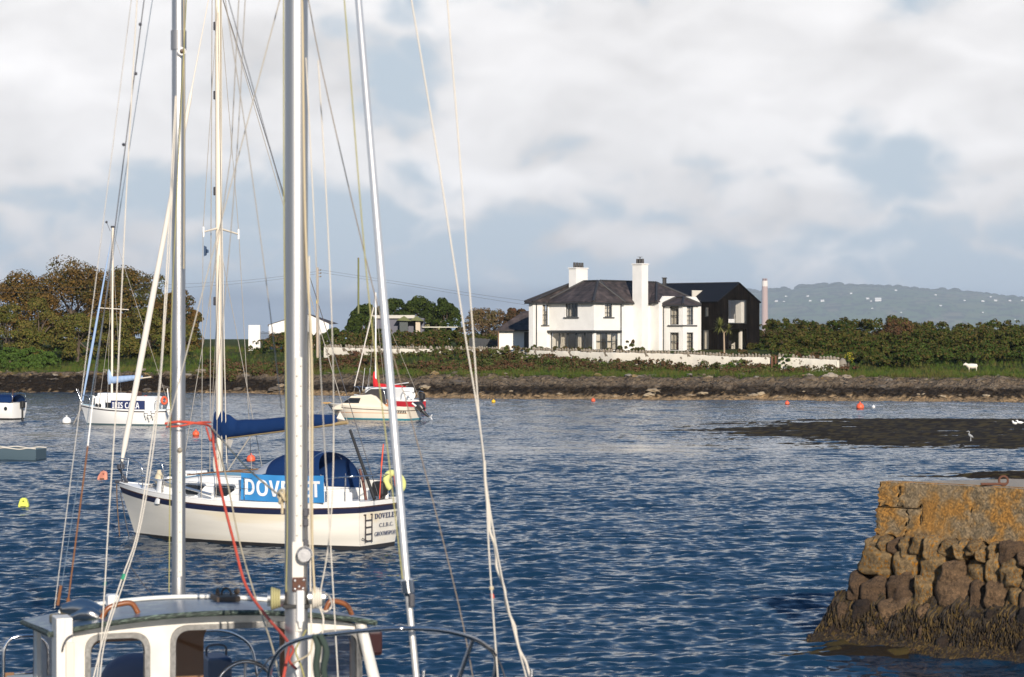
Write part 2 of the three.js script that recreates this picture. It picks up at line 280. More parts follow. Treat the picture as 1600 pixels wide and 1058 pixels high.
{
  const NX = 420, ND = 70, pos = [], cols = [], idx = [];
  for (let j = 0; j <= ND; j++) for (let i = 0; i <= NX; i++) {
    const x = lerp(-1200, 3400, i / NX) * HK, d = HD + 3000 * HK * j / ND; pos.push(x, hillY(x, d), -d);
    const cx = x / 150 + 0.8 * n2(x * 0.003, d * 0.003), cz = d / 190 + 0.8 * n2(x * 0.003 + 9, d * 0.003), id = Math.abs(Math.sin(Math.floor(cx) * 127.1 + Math.floor(cz) * 311.7) * 43758.5) % 1;
    const fx = cx - Math.floor(cx), fz = cz - Math.floor(cz), hedge = fx < 0.12 || fz < 0.12 || fbm2(x * 0.003, d * 0.004, 3) > 0.28 || j / ND > 0.80;
    const k = hedge ? [0.030, 0.042, 0.018] : id < 0.62 ? [0.085, 0.13, 0.04] : id < 0.85 ? [0.12, 0.14, 0.055] : [0.16, 0.145, 0.075];
    cols.push(...k);
  }
  for (let j = 0; j < ND; j++) for (let i = 0; i < NX; i++) { const a = j * (NX + 1) + i, b = a + 1, e = a + NX + 1, g = e + 1; idx.push(a, b, g, a, g, e); }
  const g = new THREE.BufferGeometry(); g.setAttribute('position', new THREE.Float32BufferAttribute(pos, 3)); g.setAttribute('color', new THREE.Float32BufferAttribute(cols, 3)); g.setIndex(idx); g.computeVertexNormals();
  tag(mesh('hills', g, mat([1, 1, 1], 1, { vertexColors: true })), 'hazy green hills with hedged fields across the lough', undefined, undefined, 'structure');
  // woods along the skyline: one mass of rounded tree tops
  const R = rng(21), blobs = [];
  const lump = new THREE.IcosahedronGeometry(1, 1);
  for (let i = 0; i < 260; i++) { const x = lerp(900, 3000, R()) * HK, d = HD + (2560 + 80 * R()) * HK, q = lump.clone(), s = (9 + 16 * R() * R()) * HK; q.scale(s * 1.5, s * (0.55 + 0.5 * R()), s); q.translate(x, hillY(x, d) + s * 0.3, -d); blobs.push(q); }
  tag(mesh('treeline', join(blobs), mat([0.035, 0.045, 0.022], 1)), 'dark line of tree tops along the crest of the hazy hills', undefined, undefined, 'stuff');
  const wall = mat([0.66, 0.65, 0.62], 0.9), slate = mat([0.13, 0.13, 0.14], 0.8);
  const gable = (w, h, l) => { const s = new THREE.Shape([[-w / 2, 0], [w / 2, 0], [w / 2, h], [0, h * 1.75], [-w / 2, h]].map(([a, b]) => new THREE.Vector2(a, b))); const q = new THREE.ExtrudeGeometry(s, { depth: l, bevelEnabled: false }); q.rotateY(Math.PI / 2); q.translate(-l / 2, 0, 0); return q; };
  const lid = (w, h, l) => { const q = []; for (const s of [-1, 1]) { const b = box(-l / 2 - 0.4, l / 2 + 0.4, 0, 0.4, 0, Math.hypot(w / 2, h * 0.75) + 0.6); b.rotateX(Math.atan2(h * 0.75, w / 2)); if (s < 0) b.rotateY(Math.PI); b.translate(0, h * 1.0 - 0.2, s < 0 ? w / 2 + 0.2 : -w / 2 - 0.2); q.push(b); } return q; };
  const proto = new THREE.Group(); { const a = shadow(new THREE.Mesh(gable(8, 5, 15), wall)); a.name = 'wall'; const b = shadow(new THREE.Mesh(join(lid(8, 5, 15)), slate)); b.name = 'roof'; proto.add(a, b); }
  const spots = [[1213, 471, 1.2], [1228, 463, .8], [1262, 463, 1], [1266, 470.5, 1], [1285, 471, 1.4], [1330, 459, .9], [1356, 467, 1.2], [1361, 471, .7], [1372, 470.5, 2.4], [1363, 482, .7], [1400, 454, 1], [1462, 461, .8], [1469, 452, 1], [1486, 452, .8], [1507, 470, .8], [1536, 471, 1.1], [1540, 457, 1.2], [1548, 464, .8], [1556, 470, 1.2], [1578, 470, 1], [1597, 470, 1], [1536, 488, .6], [1586, 499, .5], [1470, 478, .9], [1225, 471, .7], [1408, 488, .6]];
  for (const [px, py, k] of spots) {                                   // find where the sight line meets the slope
    let d = HD; for (; d < HD + 2600 * HK; d += 20) { const y = EYE - (py - HZ) * d / F; if (hillY((px - 800) * d / F, d) >= y - 3) break; }
    const x = (px - 800) * d / F, h = proto.clone(); h.name = numbered('far_farmhouse'); h.position.set(x, hillY(x, d) - 1, -d); h.scale.setScalar(k * 0.72 * HK); h.rotation.y = (px * 7 % 10 - 5) * 0.07; scene.add(h);
    tag(h, k > 2 ? 'long pale farm building, the largest on the hazy far hillside' : 'tiny white farmhouse among the hedged fields of the hazy far hillside', 'farmhouse', k > 2 ? undefined : 'white farmhouses on the far hills');
  }
  // power station chimney
  const cd = 8600, b = P(1195, 500, cd); b.y = 0; const ch = thing('tall_chimney', 'tall pale pink industrial chimney rising behind the black extension', 'chimney', b);
  const top = EYE + (HZ - 437) * cd / F;
  mesh('shaft', new THREE.CylinderGeometry(10.5, 12.5, top - 24, 28).translate(0, (top - 24) / 2, 0), mat([0.42, 0.29, 0.24], 0.9), ch);
  mesh('white_band', new THREE.CylinderGeometry(10.7, 10.7, 20, 28).translate(0, top - 14, 0), mat([0.74, 0.66, 0.58], 0.9), ch);
  for (let i = 0; i < 4; i++) mesh('flue', new THREE.CylinderGeometry(3.2, 3.2, 8, 12).translate(Math.cos(i * 1.571 + .5) * 6, top, Math.sin(i * 1.571 + .5) * 6), mat([0.30, 0.18, 0.15], 0.9), ch);
}
scene.fog = new THREE.FogExp2(new THREE.Color(0.68, 0.79, 0.93), 0.00005);
// ------------------------------------------------------------------ the white house, its black extension and the garden wall
const plasterTex = (() => { const a = tileN(4, 4, 2.2), b = tileN(30, 2, 6.1); return noiseTex(512, (x, y) => 0.5 + 0.35 * a(x, y) + 0.25 * b(x, y)); })();
const stainTex = (() => { const a = tileN(3, 5, 4.7); return noiseTex(512, (x, y) => { const v = 0.965 + 0.05 * a(x, y); return [v, v * 0.995, v * 0.985]; }, true); })();
const slateTex = (() => { const a = tileN(6, 4, 1.1); return noiseTex(512, (x, y) => { const row = Math.floor(y * 24), c = Math.floor(x * 16 + (row % 2) * 0.5), h = Math.abs(Math.sin(c * 91.7 + row * 47.3) * 4375.5) % 1, v = 0.62 + 0.30 * h + 0.35 * a(x, y); return [v, v * 0.93, v * 0.9]; }, true); })();
const slateBump = noiseTex(512, (x, y) => { const row = y * 24, c = x * 16 + (Math.floor(row) % 2) * 0.5; return (row % 1) * 0.7 + 0.2 * Math.min(1, (c % 1) * 12); });
const boardTex = (() => { const a = tileN(9, 4, 7.7); return noiseTex(512, (x, y) => { const c = Math.floor(x * 14), h = Math.abs(Math.sin(c * 77.7) * 4375.5) % 1, v = 0.35 + 0.4 * h + 0.5 * a(x, y * 0.12); return [v, v * 0.95, v * 0.92]; }, true); })();
const boardBump = noiseTex(512, (x) => Math.min(1, ((x * 14) % 1) * 8) * Math.min(1, (1 - (x * 14) % 1) * 8));
const M = {
  white: mat([0.82, 0.81, 0.79], 0.9, { map: rep(stainTex, 0.2), bumpMap: rep(plasterTex, 0.5), bumpScale: 0.012 }),
  slate: mat([0.085, 0.074, 0.073], 0.75, { map: rep(slateTex, 0.16, 0.16), bumpMap: rep(slateBump, 0.16, 0.16), bumpScale: 0.03 }),
  lead: mat([0.032, 0.03, 0.03], 0.6), gutter: mat([0.03, 0.032, 0.034], 0.5), darkframe: mat([0.035, 0.04, 0.042], 0.45), sill: mat([0.06, 0.06, 0.06], 0.7),
  board: dull([0.020, 0.017, 0.015], 0.95, { map: rep(boardTex, 0.5), bumpMap: rep(boardBump, 0.5), bumpScale: 0.02 }),
  blackroof: dull([0.012, 0.014, 0.019], 0.8), room: mat([0.62, 0.58, 0.50], 0.9), floor: mat([0.28, 0.24, 0.19], 0.8),
  glass: new THREE.MeshPhysicalMaterial({ color: col(1, 1, 1), transmission: 1, thickness: 0, roughness: 0.02, ior: 1.5, side: THREE.DoubleSide }),
  blind: mat([0.52, 0.47, 0.38], 0.95), pot: mat([0.05, 0.045, 0.042], 0.7), red: mat([0.35, 0.05, 0.05], 0.8), wood: mat([0.22, 0.12, 0.06], 0.7),
};
const HG = 3.9, EA = 5.16, HT = 50 * Math.PI / 180;
const house = thing('white_house', 'white two-storey house with dark slate hipped roofs behind the garden wall', 'house', V((928 - 800) * 253 / F, HG, -253), HT);
house.scale.set(1.325, 1, 0.82);
// a wall panel with openings; plane 'z' faces +z at z = at, plane 'x' faces -x at x = at (u runs along z)
function panel(u0, u1, y0, y1, holes, t = 0.28, top) {
  const s = new THREE.Shape((top ?? [[u0, y0], [u1, y0], [u1, y1], [u0, y1]]).map(([a, b]) => new THREE.Vector2(a, b)));
  for (const [a, b, c, d] of holes) s.holes.push(new THREE.Path([[a, b], [c, b], [c, d], [a, d]].map(([x, y]) => new THREE.Vector2(x, y))));
  return new THREE.ExtrudeGeometry(s, { depth: t, bevelEnabled: false });
}
const onZ = (g, at, t = 0.28) => g.translate(0, 0, at - t);
const onX = (g, at, t = 0.28) => g.rotateY(-Math.PI / 2).translate(at + t, 0, 0);
function wallPart(parent, plane, at, u0, u1, y0, y1, holes, m = M.white, top, t = 0.28, name = 'wall') {
  const g = panel(u0, u1, y0, y1, holes, t, top); (plane === 'z' ? onZ : onX)(g, at, t); return mesh(name, metricUV(g), m, parent);
}
// window set 8 cm back in its opening: frame with glazing bars, a pane, a sill and sometimes a blind behind
function windowPart(parent, plane, at, u0, u1, y0, y1, cols = 2, rowsN = 2, sill = true, blind = 0.6, m = M.darkframe, name = 'window') {
  const f = 0.075, q = [], put = (g) => plane === 'z' ? g.translate(0, 0, at) : g.rotateY(-Math.PI / 2).translate(at, 0, 0);
  q.push(box(u0, u0 + f, y0, y1, -0.16, -0.08), box(u1 - f, u1, y0, y1, -0.16, -0.08), box(u0 + f, u1 - f, y0, y0 + f, -0.16, -0.08), box(u0 + f, u1 - f, y1 - f, y1, -0.16, -0.08));
  for (let i = 1; i < cols; i++) { const u = lerp(u0, u1, i / cols); q.push(box(u - 0.022, u + 0.022, y0 + f, y1 - f, -0.145, -0.095)); }
  for (let i = 1; i < rowsN; i++) { const y = lerp(y0, y1, i / rowsN), b = i * 2 === rowsN ? 0.035 : 0.02; q.push(box(u0 + f, u1 - f, y - b, y + b, -0.142, -0.098)); }
  const w = mesh(name, put(join(q)), m, parent);
  mesh('pane', put(box(u0 + f, u1 - f, y0 + f, y1 - f, -0.121, -0.119)), M.glass, w);
  if (sill) mesh('sill', put(box(u0 - 0.22, u1 + 0.22, y0 - 0.13, y0 - 0.005, -0.2, 0.10)), M.sill, w);
  if (blind > 0) mesh('curtain', put(sheet((u, v) => V(lerp(u0 + 0.02, u0 + (u1 - u0) * blind, u), lerp(y0, y1, v), -0.34 + 0.05 * Math.sin(u * 30)), 30, 1)), M.blind, w);
  return w;
}
// hipped roof over a rectangle; ridge between the two given points
function hip(parent, x0, x1, z0, z1, y, rise, ridge, over = 0.35, m = M.slate, name = 'roof') {
  const pts = []; for (const [a, b] of [[x0 - over, z0 - over], [x1 + over, z0 - over], [x0 - over, z1 + over], [x1 + over, z1 + over]]) pts.push(V(a, y, b), V(a, y - 0.14, b));
  for (const [a, b] of ridge) pts.push(V(a, y + rise, b));
  const g = metricUV(new ConvexGeometry(pts)); const r = mesh(name, g, m, parent);
  // lead rolls on the ridge and hips
  const roll = [], corners = [[x0 - over, z0 - over], [x1 + over, z0 - over], [x0 - over, z1 + over], [x1 + over, z1 + over]], [r0, r1] = ridge.length > 1 ? ridge : [ridge[0], ridge[0]];
  for (const [a, b] of corners) { const e = Math.hypot(a - r0[0], b - r0[1]) < Math.hypot(a - r1[0], b - r1[1]) ? r0 : r1; roll.push(rod(V(a, y + 0.02, b), V(e[0], y + rise + 0.03, e[1]), 0.13, 0.13, 6)); }
  if (r0 !== r1) roll.push(rod(V(r0[0], y + rise + 0.03, r0[1]), V(r1[0], y + rise + 0.03, r1[1]), 0.11, 0.11, 6));
  mesh('lead_roll', join(roll), M.lead, r);
  // eaves gutter round the foot
  const gt = []; for (const [[a, b], [c, d]] of [[corners[0], corners[1]], [corners[2], corners[3]], [corners[0], corners[2]], [corners[1], corners[3]]]) gt.push(rod(V(a, y - 0.16, b), V(c, y - 0.16, d), 0.075, 0.075, 6));
  mesh('gutter', join(gt), M.gutter, r); return r;
}
{
  // block with the glazed ground-floor corner
  const vy0 = 0.1, vy1 = 1.92;
  wallPart(house, 'x', 0, -7.4, 0, 0, EA, [[-4.62, 3.55, -2.62, 5.02], [-7.15, vy0, -0.25, vy1]]);
  wallPart(house, 'z', 0, 0.28, 3.4, 0, EA, [[1.4, 3.55, 2.36, 5.02], [0.3, vy0, 3.12, vy1]]);
  windowPart(house, 'x', 0, -4.62, -2.62, 3.55, 5.02, 4, 1, true, 0.25);
  windowPart(house, 'z', 0, 1.4, 2.36, 3.55, 5.02, 2, 3, true, 0.9);
  // glazed verandah panels
  for (let i = 0; i < 5; i++) windowPart(house, 'x', 0, -7.15 + i * 1.38, -7.15 + (i + 1) * 1.38 - 0.01, vy0, vy1, 1, 1, false, i === 1 || i === 3 ? 0.35 : 0, M.darkframe, 'glazed_panel');
  for (let i = 0; i < 2; i++) windowPart(house, 'z', 0, 0.3 + i * 1.41, 0.3 + (i + 1) * 1.41 - 0.01, vy0, vy1, 2, 2, false, 0.7, M.darkframe, 'glazed_panel');
  mesh('fascia', join([box(-0.22, 0.0, vy1, vy1 + 0.24, -7.5, 0.22), box(0.0, 3.45, vy1, vy1 + 0.24, 0.0, 0.22)]), M.gutter, house);
  hip(house, 0, 3.4, -7.4, 0, EA, 2.2, [[2.57, -4.83], [2.57, -2.57]]);
  // set-back wing to the left
  wallPart(house, 'z', -7.4, -1.95, 0.0, 0, EA, [[-0.76, 2.72, -0.08, 4.86]]);
  windowPart(house, 'z', -7.4, -0.76, -0.08, 2.72, 4.86, 2, 4, true, 0.9);
  wallPart(house, 'x', -1.95, -8.1, -7.68, 0, EA, []);
  hip(house, -1.95, 5, -8.1, -7.4, EA, 2.1, [[3.4, -7.8], [4.2, -7.8]], 0.3);
  // long range with the main ridge
  wallPart(house, 'z', -0.3, 3.4, 7.6, 0, EA, []);
  hip(house, 3.4, 9, -7.2, -0.3, EA, 2.25, [[3.0, -2.7], [10.4, -2.7]], 0.3);
  // block with the bay
  wallPart(house, 'x', 7.54, -1.0, 1.2, 0, EA, []);
  wallPart(house, 'z', 1.2, 7.82, 13.4, 0, EA, [], M.white, [[7.82, 0], [13.4, 0], [13.4, 5.1], [12.7, 5.85], [8.25, 5.85], [7.82, 5.3]]);
  wallPart(house, 'x', 13.1, -7, 0.92, 0, EA, []);
  hip(house, 7.54, 13.4, -6.4, 0.85, EA + 0.1, 2.1, [[10.3, -3.2], [10.4, -2.6]], 0.25);
  // bay of two storeys
  const bx0 = 8.22, bx1 = 10.3, bz = 4.3;
  wallPart(house, 'x', bx0, 1.2, bz, 0, 4.95, [[2.15, 2.78, 3.6, 4.75], [2.15, 0.05, 3.6, 1.95]]);
  wallPart(house, 'z', bz, bx0 + 0.28, bx1, 0, 4.95, [[8.75, 2.78, 9.65, 4.75], [8.75, 0.05, 9.65, 1.95]]);
  wallPart(house, 'x', bx1 - 0.28, 1.2, bz - 0.28, 0, 4.95, []);
  windowPart(house, 'x', bx0, 2.15, 3.6, 2.78, 4.75, 2, 2, false, 0.4); windowPart(house, 'x', bx0, 2.15, 3.6, 0.05, 1.95, 2, 2, false, 0.4);
  windowPart(house, 'z', bz, 8.75, 9.65, 2.78, 4.75, 2, 4, false, 0.9); windowPart(house, 'z', bz, 8.75, 9.65, 0.05, 1.95, 2, 4, false, 0.9);
  mesh('string_course', join([box(bx0 - 0.1, bx0, 2.6, 2.74, 1.9, bz + 0.1), box(bx0, bx1 - 0.2, 2.6, 2.74, bz, bz + 0.1)]), M.sill, house);
  mesh('armchair', rbox(bx0 + 0.7, bx0 + 1.5, 0.1, 1.0, 2.3, 3.3, 0.1), M.red, house);
  hip(house, bx0, bx1, 1.3, bz, 4.97, 0.75, [[9.26, 2.0], [9.26, 3.2]], 0.22);
  // floors and inner walls close the rooms
  mesh('floor', join([box(0.3, 13, -0.05, 0.04, -7.1, -0.7), box(0.3, 3.1, 2.3, 2.55, -7.1, -0.3), box(3.1, 13, 2.3, 2.55, -7.1, -0.7), box(8.5, 10, -0.05, 0.04, 1.0, 4.0), box(8.5, 10, 2.3, 2.55, 1.3, 4.0), box(0.3, 3.1, -0.05, 0.04, -0.7, -0.3)]), M.floor, house);
  for (const b of [box(3.2, 3.35, 0, 5.1, -7.0, -0.6), box(8.5, 10, 0, 4.9, 1.28, 1.4), box(0.3, 3.2, 0, 5.1, -7.12, -7.0)]) mesh('inner_wall', b, M.room, house);
  // chimneys
  const c1 = mesh('chimney', metricUV(box(5.24, 6.1, 0, 9.15, -0.29, 1.2)), M.white, house);
  mesh('cap', box(5.16, 6.18, 9.15, 9.27, -0.37, 1.28), M.white, c1);
  for (let i = 0; i < 3; i++) mesh('pot', new THREE.CylinderGeometry(0.13, 0.15, 0.5, 12).translate(5.67, 9.52, 0.0 + i * 0.42), M.pot, c1);
  mesh('cowl', join([rod(V(5.67, 9.77, 0.42), V(5.67, 9.95, 0.42), 0.05), box(5.5, 5.84, 9.95, 9.98, 0.2, 0.64)]), M.pot, c1);
  const c2 = mesh('chimney', metricUV(box(2.5, 4.0, 5.4, 8.75, -7.3, -6.1)), M.white, house);
  mesh('cap', box(2.42, 4.08, 8.75, 8.87, -7.38, -6.02), M.white, c2);
  for (let i = 0; i < 4; i++) mesh('pot', new THREE.CylinderGeometry(0.12, 0.14, 0.55, 12).translate(2.75 + i * 0.34, 9.14, -6.7), M.pot, c2);
  mesh('flashing', box(2.4, 4.1, 6.0, 6.3, -6.11, -5.95), mat([0.3, 0.3, 0.31], 0.6), c2);
  // downpipes
  for (const [x, z] of [[3.45, 0.08], [6.75, -0.2], [8.1, 1.28], [-1.6, -7.3]]) mesh('downpipe', rod(V(x, 0, z), V(x, EA - 0.1, z), 0.055, 0.055, 8), M.gutter, house);
  mesh('vent_grille', box(12.2, 12.55, 4.35, 4.75, 1.2, 1.26), mat([0.4, 0.4, 0.4], 0.7), house);
}
// black timber extension with an open glazed gable
const ext = thing('black_extension', 'black timber clad gabled extension with large gable window and open ground floor', 'extension', house.position.clone(), HT); ext.scale.copy(house.scale);
{
  const x0 = 13.5, x1 = 19.6, zf = 3.76, zb = -9, e = 5.3, ap = 7.35, mid = (x0 + x1) / 2, up = [15.05, 2.95, 17.75, 5.55], lo = [15.1, 0.1, 17.75, 2.3];
  wallPart(ext, 'z', zf, x0, x1, 0, e, [up, lo], M.board, [[x0, 0], [x1, 0], [x1, e], [mid, ap], [x0, e]], 0.3);
  wallPart(ext, 'x', x0, zb, zf - 0.3, 0, e, [[1.65, 3.7, 2.25, 4.75], [1.3, 0.1, 2.3, 2.25]], M.board, undefined, 0.25);
  wallPart(ext, 'x', x1 - 0.25, zb, zf - 0.3, 0, e, [], M.board, undefined, 0.25);
  wallPart(ext, 'z', zb + 0.3, x0 + 0.25, x1 - 0.25, 0, e, [], M.board, [[x0 + 0.25, 0], [x1 - 0.25, 0], [x1 - 0.25, e], [mid, ap - 0.1], [x0 + 0.25, e]], 0.3);
  for (const s of [-1, 1]) {
    const len = Math.hypot(mid - x0, ap - e) + 0.12, g = box(0, len, 0, 0.12, zb - 0.15, zf + 0.12); g.rotateZ(Math.atan2(ap - e, mid - x0)); if (s > 0) g.scale(-1, 1, 1), g.index && g.setIndex([...g.index.array].reverse());
    g.translate(s < 0 ? x0 - 0.1 : x1 + 0.1, e - 0.06, 0); g.computeVertexNormals(); mesh('roof', g, M.blackroof, ext);
  }
  mesh('ridge_cap', rod(V(mid, ap + 0.1, zb), V(mid, ap + 0.1, zf), 0.09), M.lead, ext);
  mesh('flue', join([rod(V(14.6, 5.9, -6.3), V(14.6, 8.0, -6.3), 0.22, 0.22, 12), rod(V(14.6, 8.0, -6.3), V(14.6, 8.1, -6.3), 0.3, 0.3, 12)]), M.lead, ext);
  // rooms behind the glass
  mesh('floor', join([box(x0 + 0.3, x1 - 0.3, 2.45, 2.8, zb + 0.5, zf - 0.35), box(x0 + 0.3, x1 - 0.3, -0.05, 0.06, zb + 0.5, zf - 0.02)]), M.floor, ext);
  for (const b of [box(x0 + 0.3, x1 - 0.3, 2.8, 6.6, -0.8, -0.65), box(x0 + 0.3, x1 - 0.3, 0.06, 2.45, -2.2, -2.05), box(17.3, 17.75, 2.8, 5.6, 2.4, 3.3), box(x1 - 0.34, x1 - 0.26, 0.06, 6.0, -2, 3.4)]) mesh('inner_wall', b, M.room, ext);
  mesh('bed', join([rbox(15.0, 16.4, 3.0, 3.45, 1.6, 3.3, 0.08), rbox(15.0, 15.2, 3.0, 3.9, 1.6, 3.3, 0.05)]), mat([0.75, 0.73, 0.7], 0.9), ext);
  mesh('picture', box(15.3, 15.8, 3.6, 4.6, -0.64, -0.6), mat([0.10, 0.22, 0.30], 0.4), ext);
  const w = mesh('gable_window', onZ(panel(up[0], up[2], up[1], up[3], [[up[0] + 0.07, up[1] + 0.07, up[2] - 0.07, up[3] - 0.07]], 0.08), zf - 0.1, 0.08), M.darkframe, ext);
  mesh('pane', box(up[0] + 0.07, up[2] - 0.07, up[1] + 0.07, up[3] - 0.07, zf - 0.141, zf - 0.139), M.glass, w);
  mesh('pillar', box(17.35, 17.6, 0.06, 2.45, zf - 0.9, zf - 0.6), M.room, ext); mesh('pillar', box(16.0, 16.2, 0.06, 2.45, zf - 1.6, zf - 1.4), M.darkframe, ext);
  mesh('chair', join([box(16.8, 17.2, 0.5, 0.56, 1.8, 2.2), box(16.8, 17.2, 0.56, 1.05, 1.78, 1.83), ...[[16.82, 1.82], [17.18, 1.82], [16.82, 2.18], [17.18, 2.18]].map(([a, b]) => rod(V(a, 0.06, b), V(a, 0.5, b), 0.02))]), mat([0.02, 0.02, 0.02], 0.6), ext);
  windowPart(ext, 'x', x0, 1.65, 2.25, 3.7, 4.75, 1, 1, false, 0.6); windowPart(ext, 'x', x0, 1.3, 2.3, 0.1, 2.25, 1, 1, false, 0.5, M.darkframe, 'side_door');
}
// slate-roofed annexe to the left of the house
{
  const a = P(831, 541, 262), an = thing('slate_annexe', 'low white annexe with slate roof and dark door against the house', 'annexe', V(a.x, HG - 0.1, a.z));
  wallPart(an, 'z', 0, -3.7, 0.8, 0, 2.3, [[-0.85, 0.02, 0.5, 2.1]]); mesh('door', box(-0.83, 0.48, 0.03, 2.08, -0.2, -0.12), M.darkframe, an);
  mesh('roof', metricUV(new ConvexGeometry([V(-3.9, 2.2, 0.6), V(1.2, 2.2, 0.6), V(-3.9, 2.34, 0.6), V(1.2, 2.34, 0.6), V(-0.9, 4.4, -2.4), V(1.6, 4.4, -2.4), V(-3.9, 2.3, -5), V(1.6, 2.3, -5)])), M.slate, an);
  mesh('post', rod(V(-3.6, 0, 0.45), V(-3.6, 2.2, 0.45), 0.07), M.wood, an); mesh('wall', box(-3.7, 0.8, 0, 2.3, -4.9, -4.7), M.white, an);
}
// dark picket fence beside it
{
  const fm = mat([0.035, 0.038, 0.045], 0.7), fe = thing('dark_fence', 'dark grey vertical board fence between hedge and annexe', 'fence', P(762, 541, 268));
  fe.position.y = groundY(fe.position.x, 268);
  for (let i = 0; i < 26; i++) mesh('board', box(-2.05 + i * 0.158, -2.05 + i * 0.158 + 0.14, 0, 1.35 - 0.012 * i + 0.03 * (i % 3), -0.02, 0.02), fm, fe);
  mesh('rail', box(-2.1, 2.1, 0.9, 1.0, -0.08, -0.025), fm, fe);
}
// whitewashed garden wall in two runs, with rough coping stones
const washTex = (() => { const a = tileN(5, 5, 3.9), b = tileN(2, 3, 1.9); return noiseTex(512, (x, y) => { const v = a(x, y), m = smooth(0.22, 0.34, v + 0.25 * b(x, y)); return [lerp(0.93, 0.50, m), lerp(0.91, 0.46, m), lerp(0.87, 0.40, m)]; }, true); })();
const washMat = mat([0.80, 0.78, 0.74], 0.95, { map: rep(washTex, 0.22), bumpMap: rep(plasterTex, 0.35), bumpScale: 0.08 });
function gardenWall(name, label, pts, hgt, thick = 0.45) {
  const a0 = P(pts[0][0], pts[0][1], pts[0][2]), t = thing(name, label, 'wall', V(a0.x, 0, a0.z));
  const w = pts.map(([px, top, d]) => { const p = P(px, top, d); return p; }), curve = [];
  for (let i = 0; i < w.length - 1; i++) { const n = Math.max(2, Math.round(w[i].distanceTo(w[i + 1]) / 0.35)); for (let k = 0; k < n; k++) curve.push(w[i].clone().lerp(w[i + 1], k / n)); } curve.push(w[w.length - 1]);
  const uvs = []; let run = 0;
  const g = sheet((u, v) => {
    const i = Math.round(u * (curve.length - 1)), p = curve[i], q = curve[Math.min(i + 1, curve.length - 1)], o = curve[Math.max(i - 1, 0)], dir = q.clone().sub(o).setY(0).normalize(), nrm = V(-dir.z, 0, dir.x); if (nrm.z < 0) nrm.negate();
    const wob = 0.10 * fbm2(i * 0.3, v * 4, 3), k = Math.round(v * 8), ring = [[1, -hgt - 0.6], [1, -hgt * 0.66], [1, -hgt * 0.33], [1, -0.06], [0.6, 0.02], [-0.6, 0.02], [-1, -0.06], [-1, -hgt * 0.5], [-1, -hgt - 0.6]][k];
    return V(p.x + nrm.x * (ring[0] * thick / 2 + wob), p.y + ring[1] + 0.05 * n2(i * 0.4, 7), p.z + nrm.z * (ring[0] * thick / 2 + wob));
  }, curve.length - 1, 8);
  { const p = g.attributes.position, uv = g.attributes.uv, nu = curve.length; for (let j = 0; j < 9; j++) for (let i = 0; i < nu; i++) uv.setXY(j * nu + i, i * 0.35, p.getY(j * nu + i)); }
  wmesh('wall_face', g, washMat, t);
  const ends = [curve[0], curve[curve.length - 1]].map((p) => box(p.x - 0.12, p.x + 0.12, p.y - hgt - 0.6, p.y - 0.03, p.z - thick / 2, p.z + thick / 2)); wmesh('wall_end', join(ends), washMat, t);
  // coping: stones set on edge
  const R = rng(name.length * 7 + pts.length), st = [];
  for (const p of curve) { if (R() < 0.12) continue; const s = new THREE.DodecahedronGeometry(0.2, 0); s.scale(0.55 + 0.5 * R(), 0.7 + 0.7 * R(), 1.1); s.rotateZ((R() - .5) * 0.8); s.translate(p.x, p.y + 0.13, p.z); st.push(s); }
  const c = wmesh('coping_stones', join(st), mat([0.26, 0.22, 0.17], 0.95), t); c.userData.kind = 'stuff'; return t;
}
gardenWall('garden_wall', 'long whitewashed garden wall with stone coping before the white house', [[508, 543, 262], [600, 545, 258], [720, 546, 254], [850, 548, 246], [960, 551, 240], [1080, 554, 236], [1150, 558, 233.5], [1202, 558.5, 232]], 1.6);
gardenWall('short_garden_wall', 'short whitewashed wall with ivy on top beyond the gate gap', [[1218, 558, 232], [1250, 560, 231], [1309, 562.5, 229]], 1.7);
{
  const p = P(1317, 560, 229.2), g = new THREE.DodecahedronGeometry(0.5, 1); g.scale(0.85, 1.6, 0.9);
  tag(wmeshTop('wall_end_stones', g, mat([0.25, 0.22, 0.18], 0.95, { bumpMap: rep(plasterTex, 1), bumpScale: 0.1 }), V(p.x, p.y - 0.75, p.z - 0.2)), 'bare grey rubble stone end of the short whitewashed wall', 'wall');
}
function wmeshTop(name, geo, m, at) { const o = mesh(name, geo, m); o.position.copy(at); return o; }
// gate posts in the gap
for (const px of [1206, 1212]) { const p = P(px, 575, 231.5); const y = groundY(p.x, 231.5); const o = wmeshTop('gate_post', rod(V(0, -0.2, 0), V(0, 1.35, 0), 0.09, 0.08), mat([0.16, 0.07, 0.04], 0.9), V(p.x, y, p.z)); tag(o, px < 1210 ? 'rusty brown gate post against the end of the long whitewashed wall' : 'rusty brown gate post standing by the short whitewashed wall', 'post', 'gate posts in the wall gap'); }
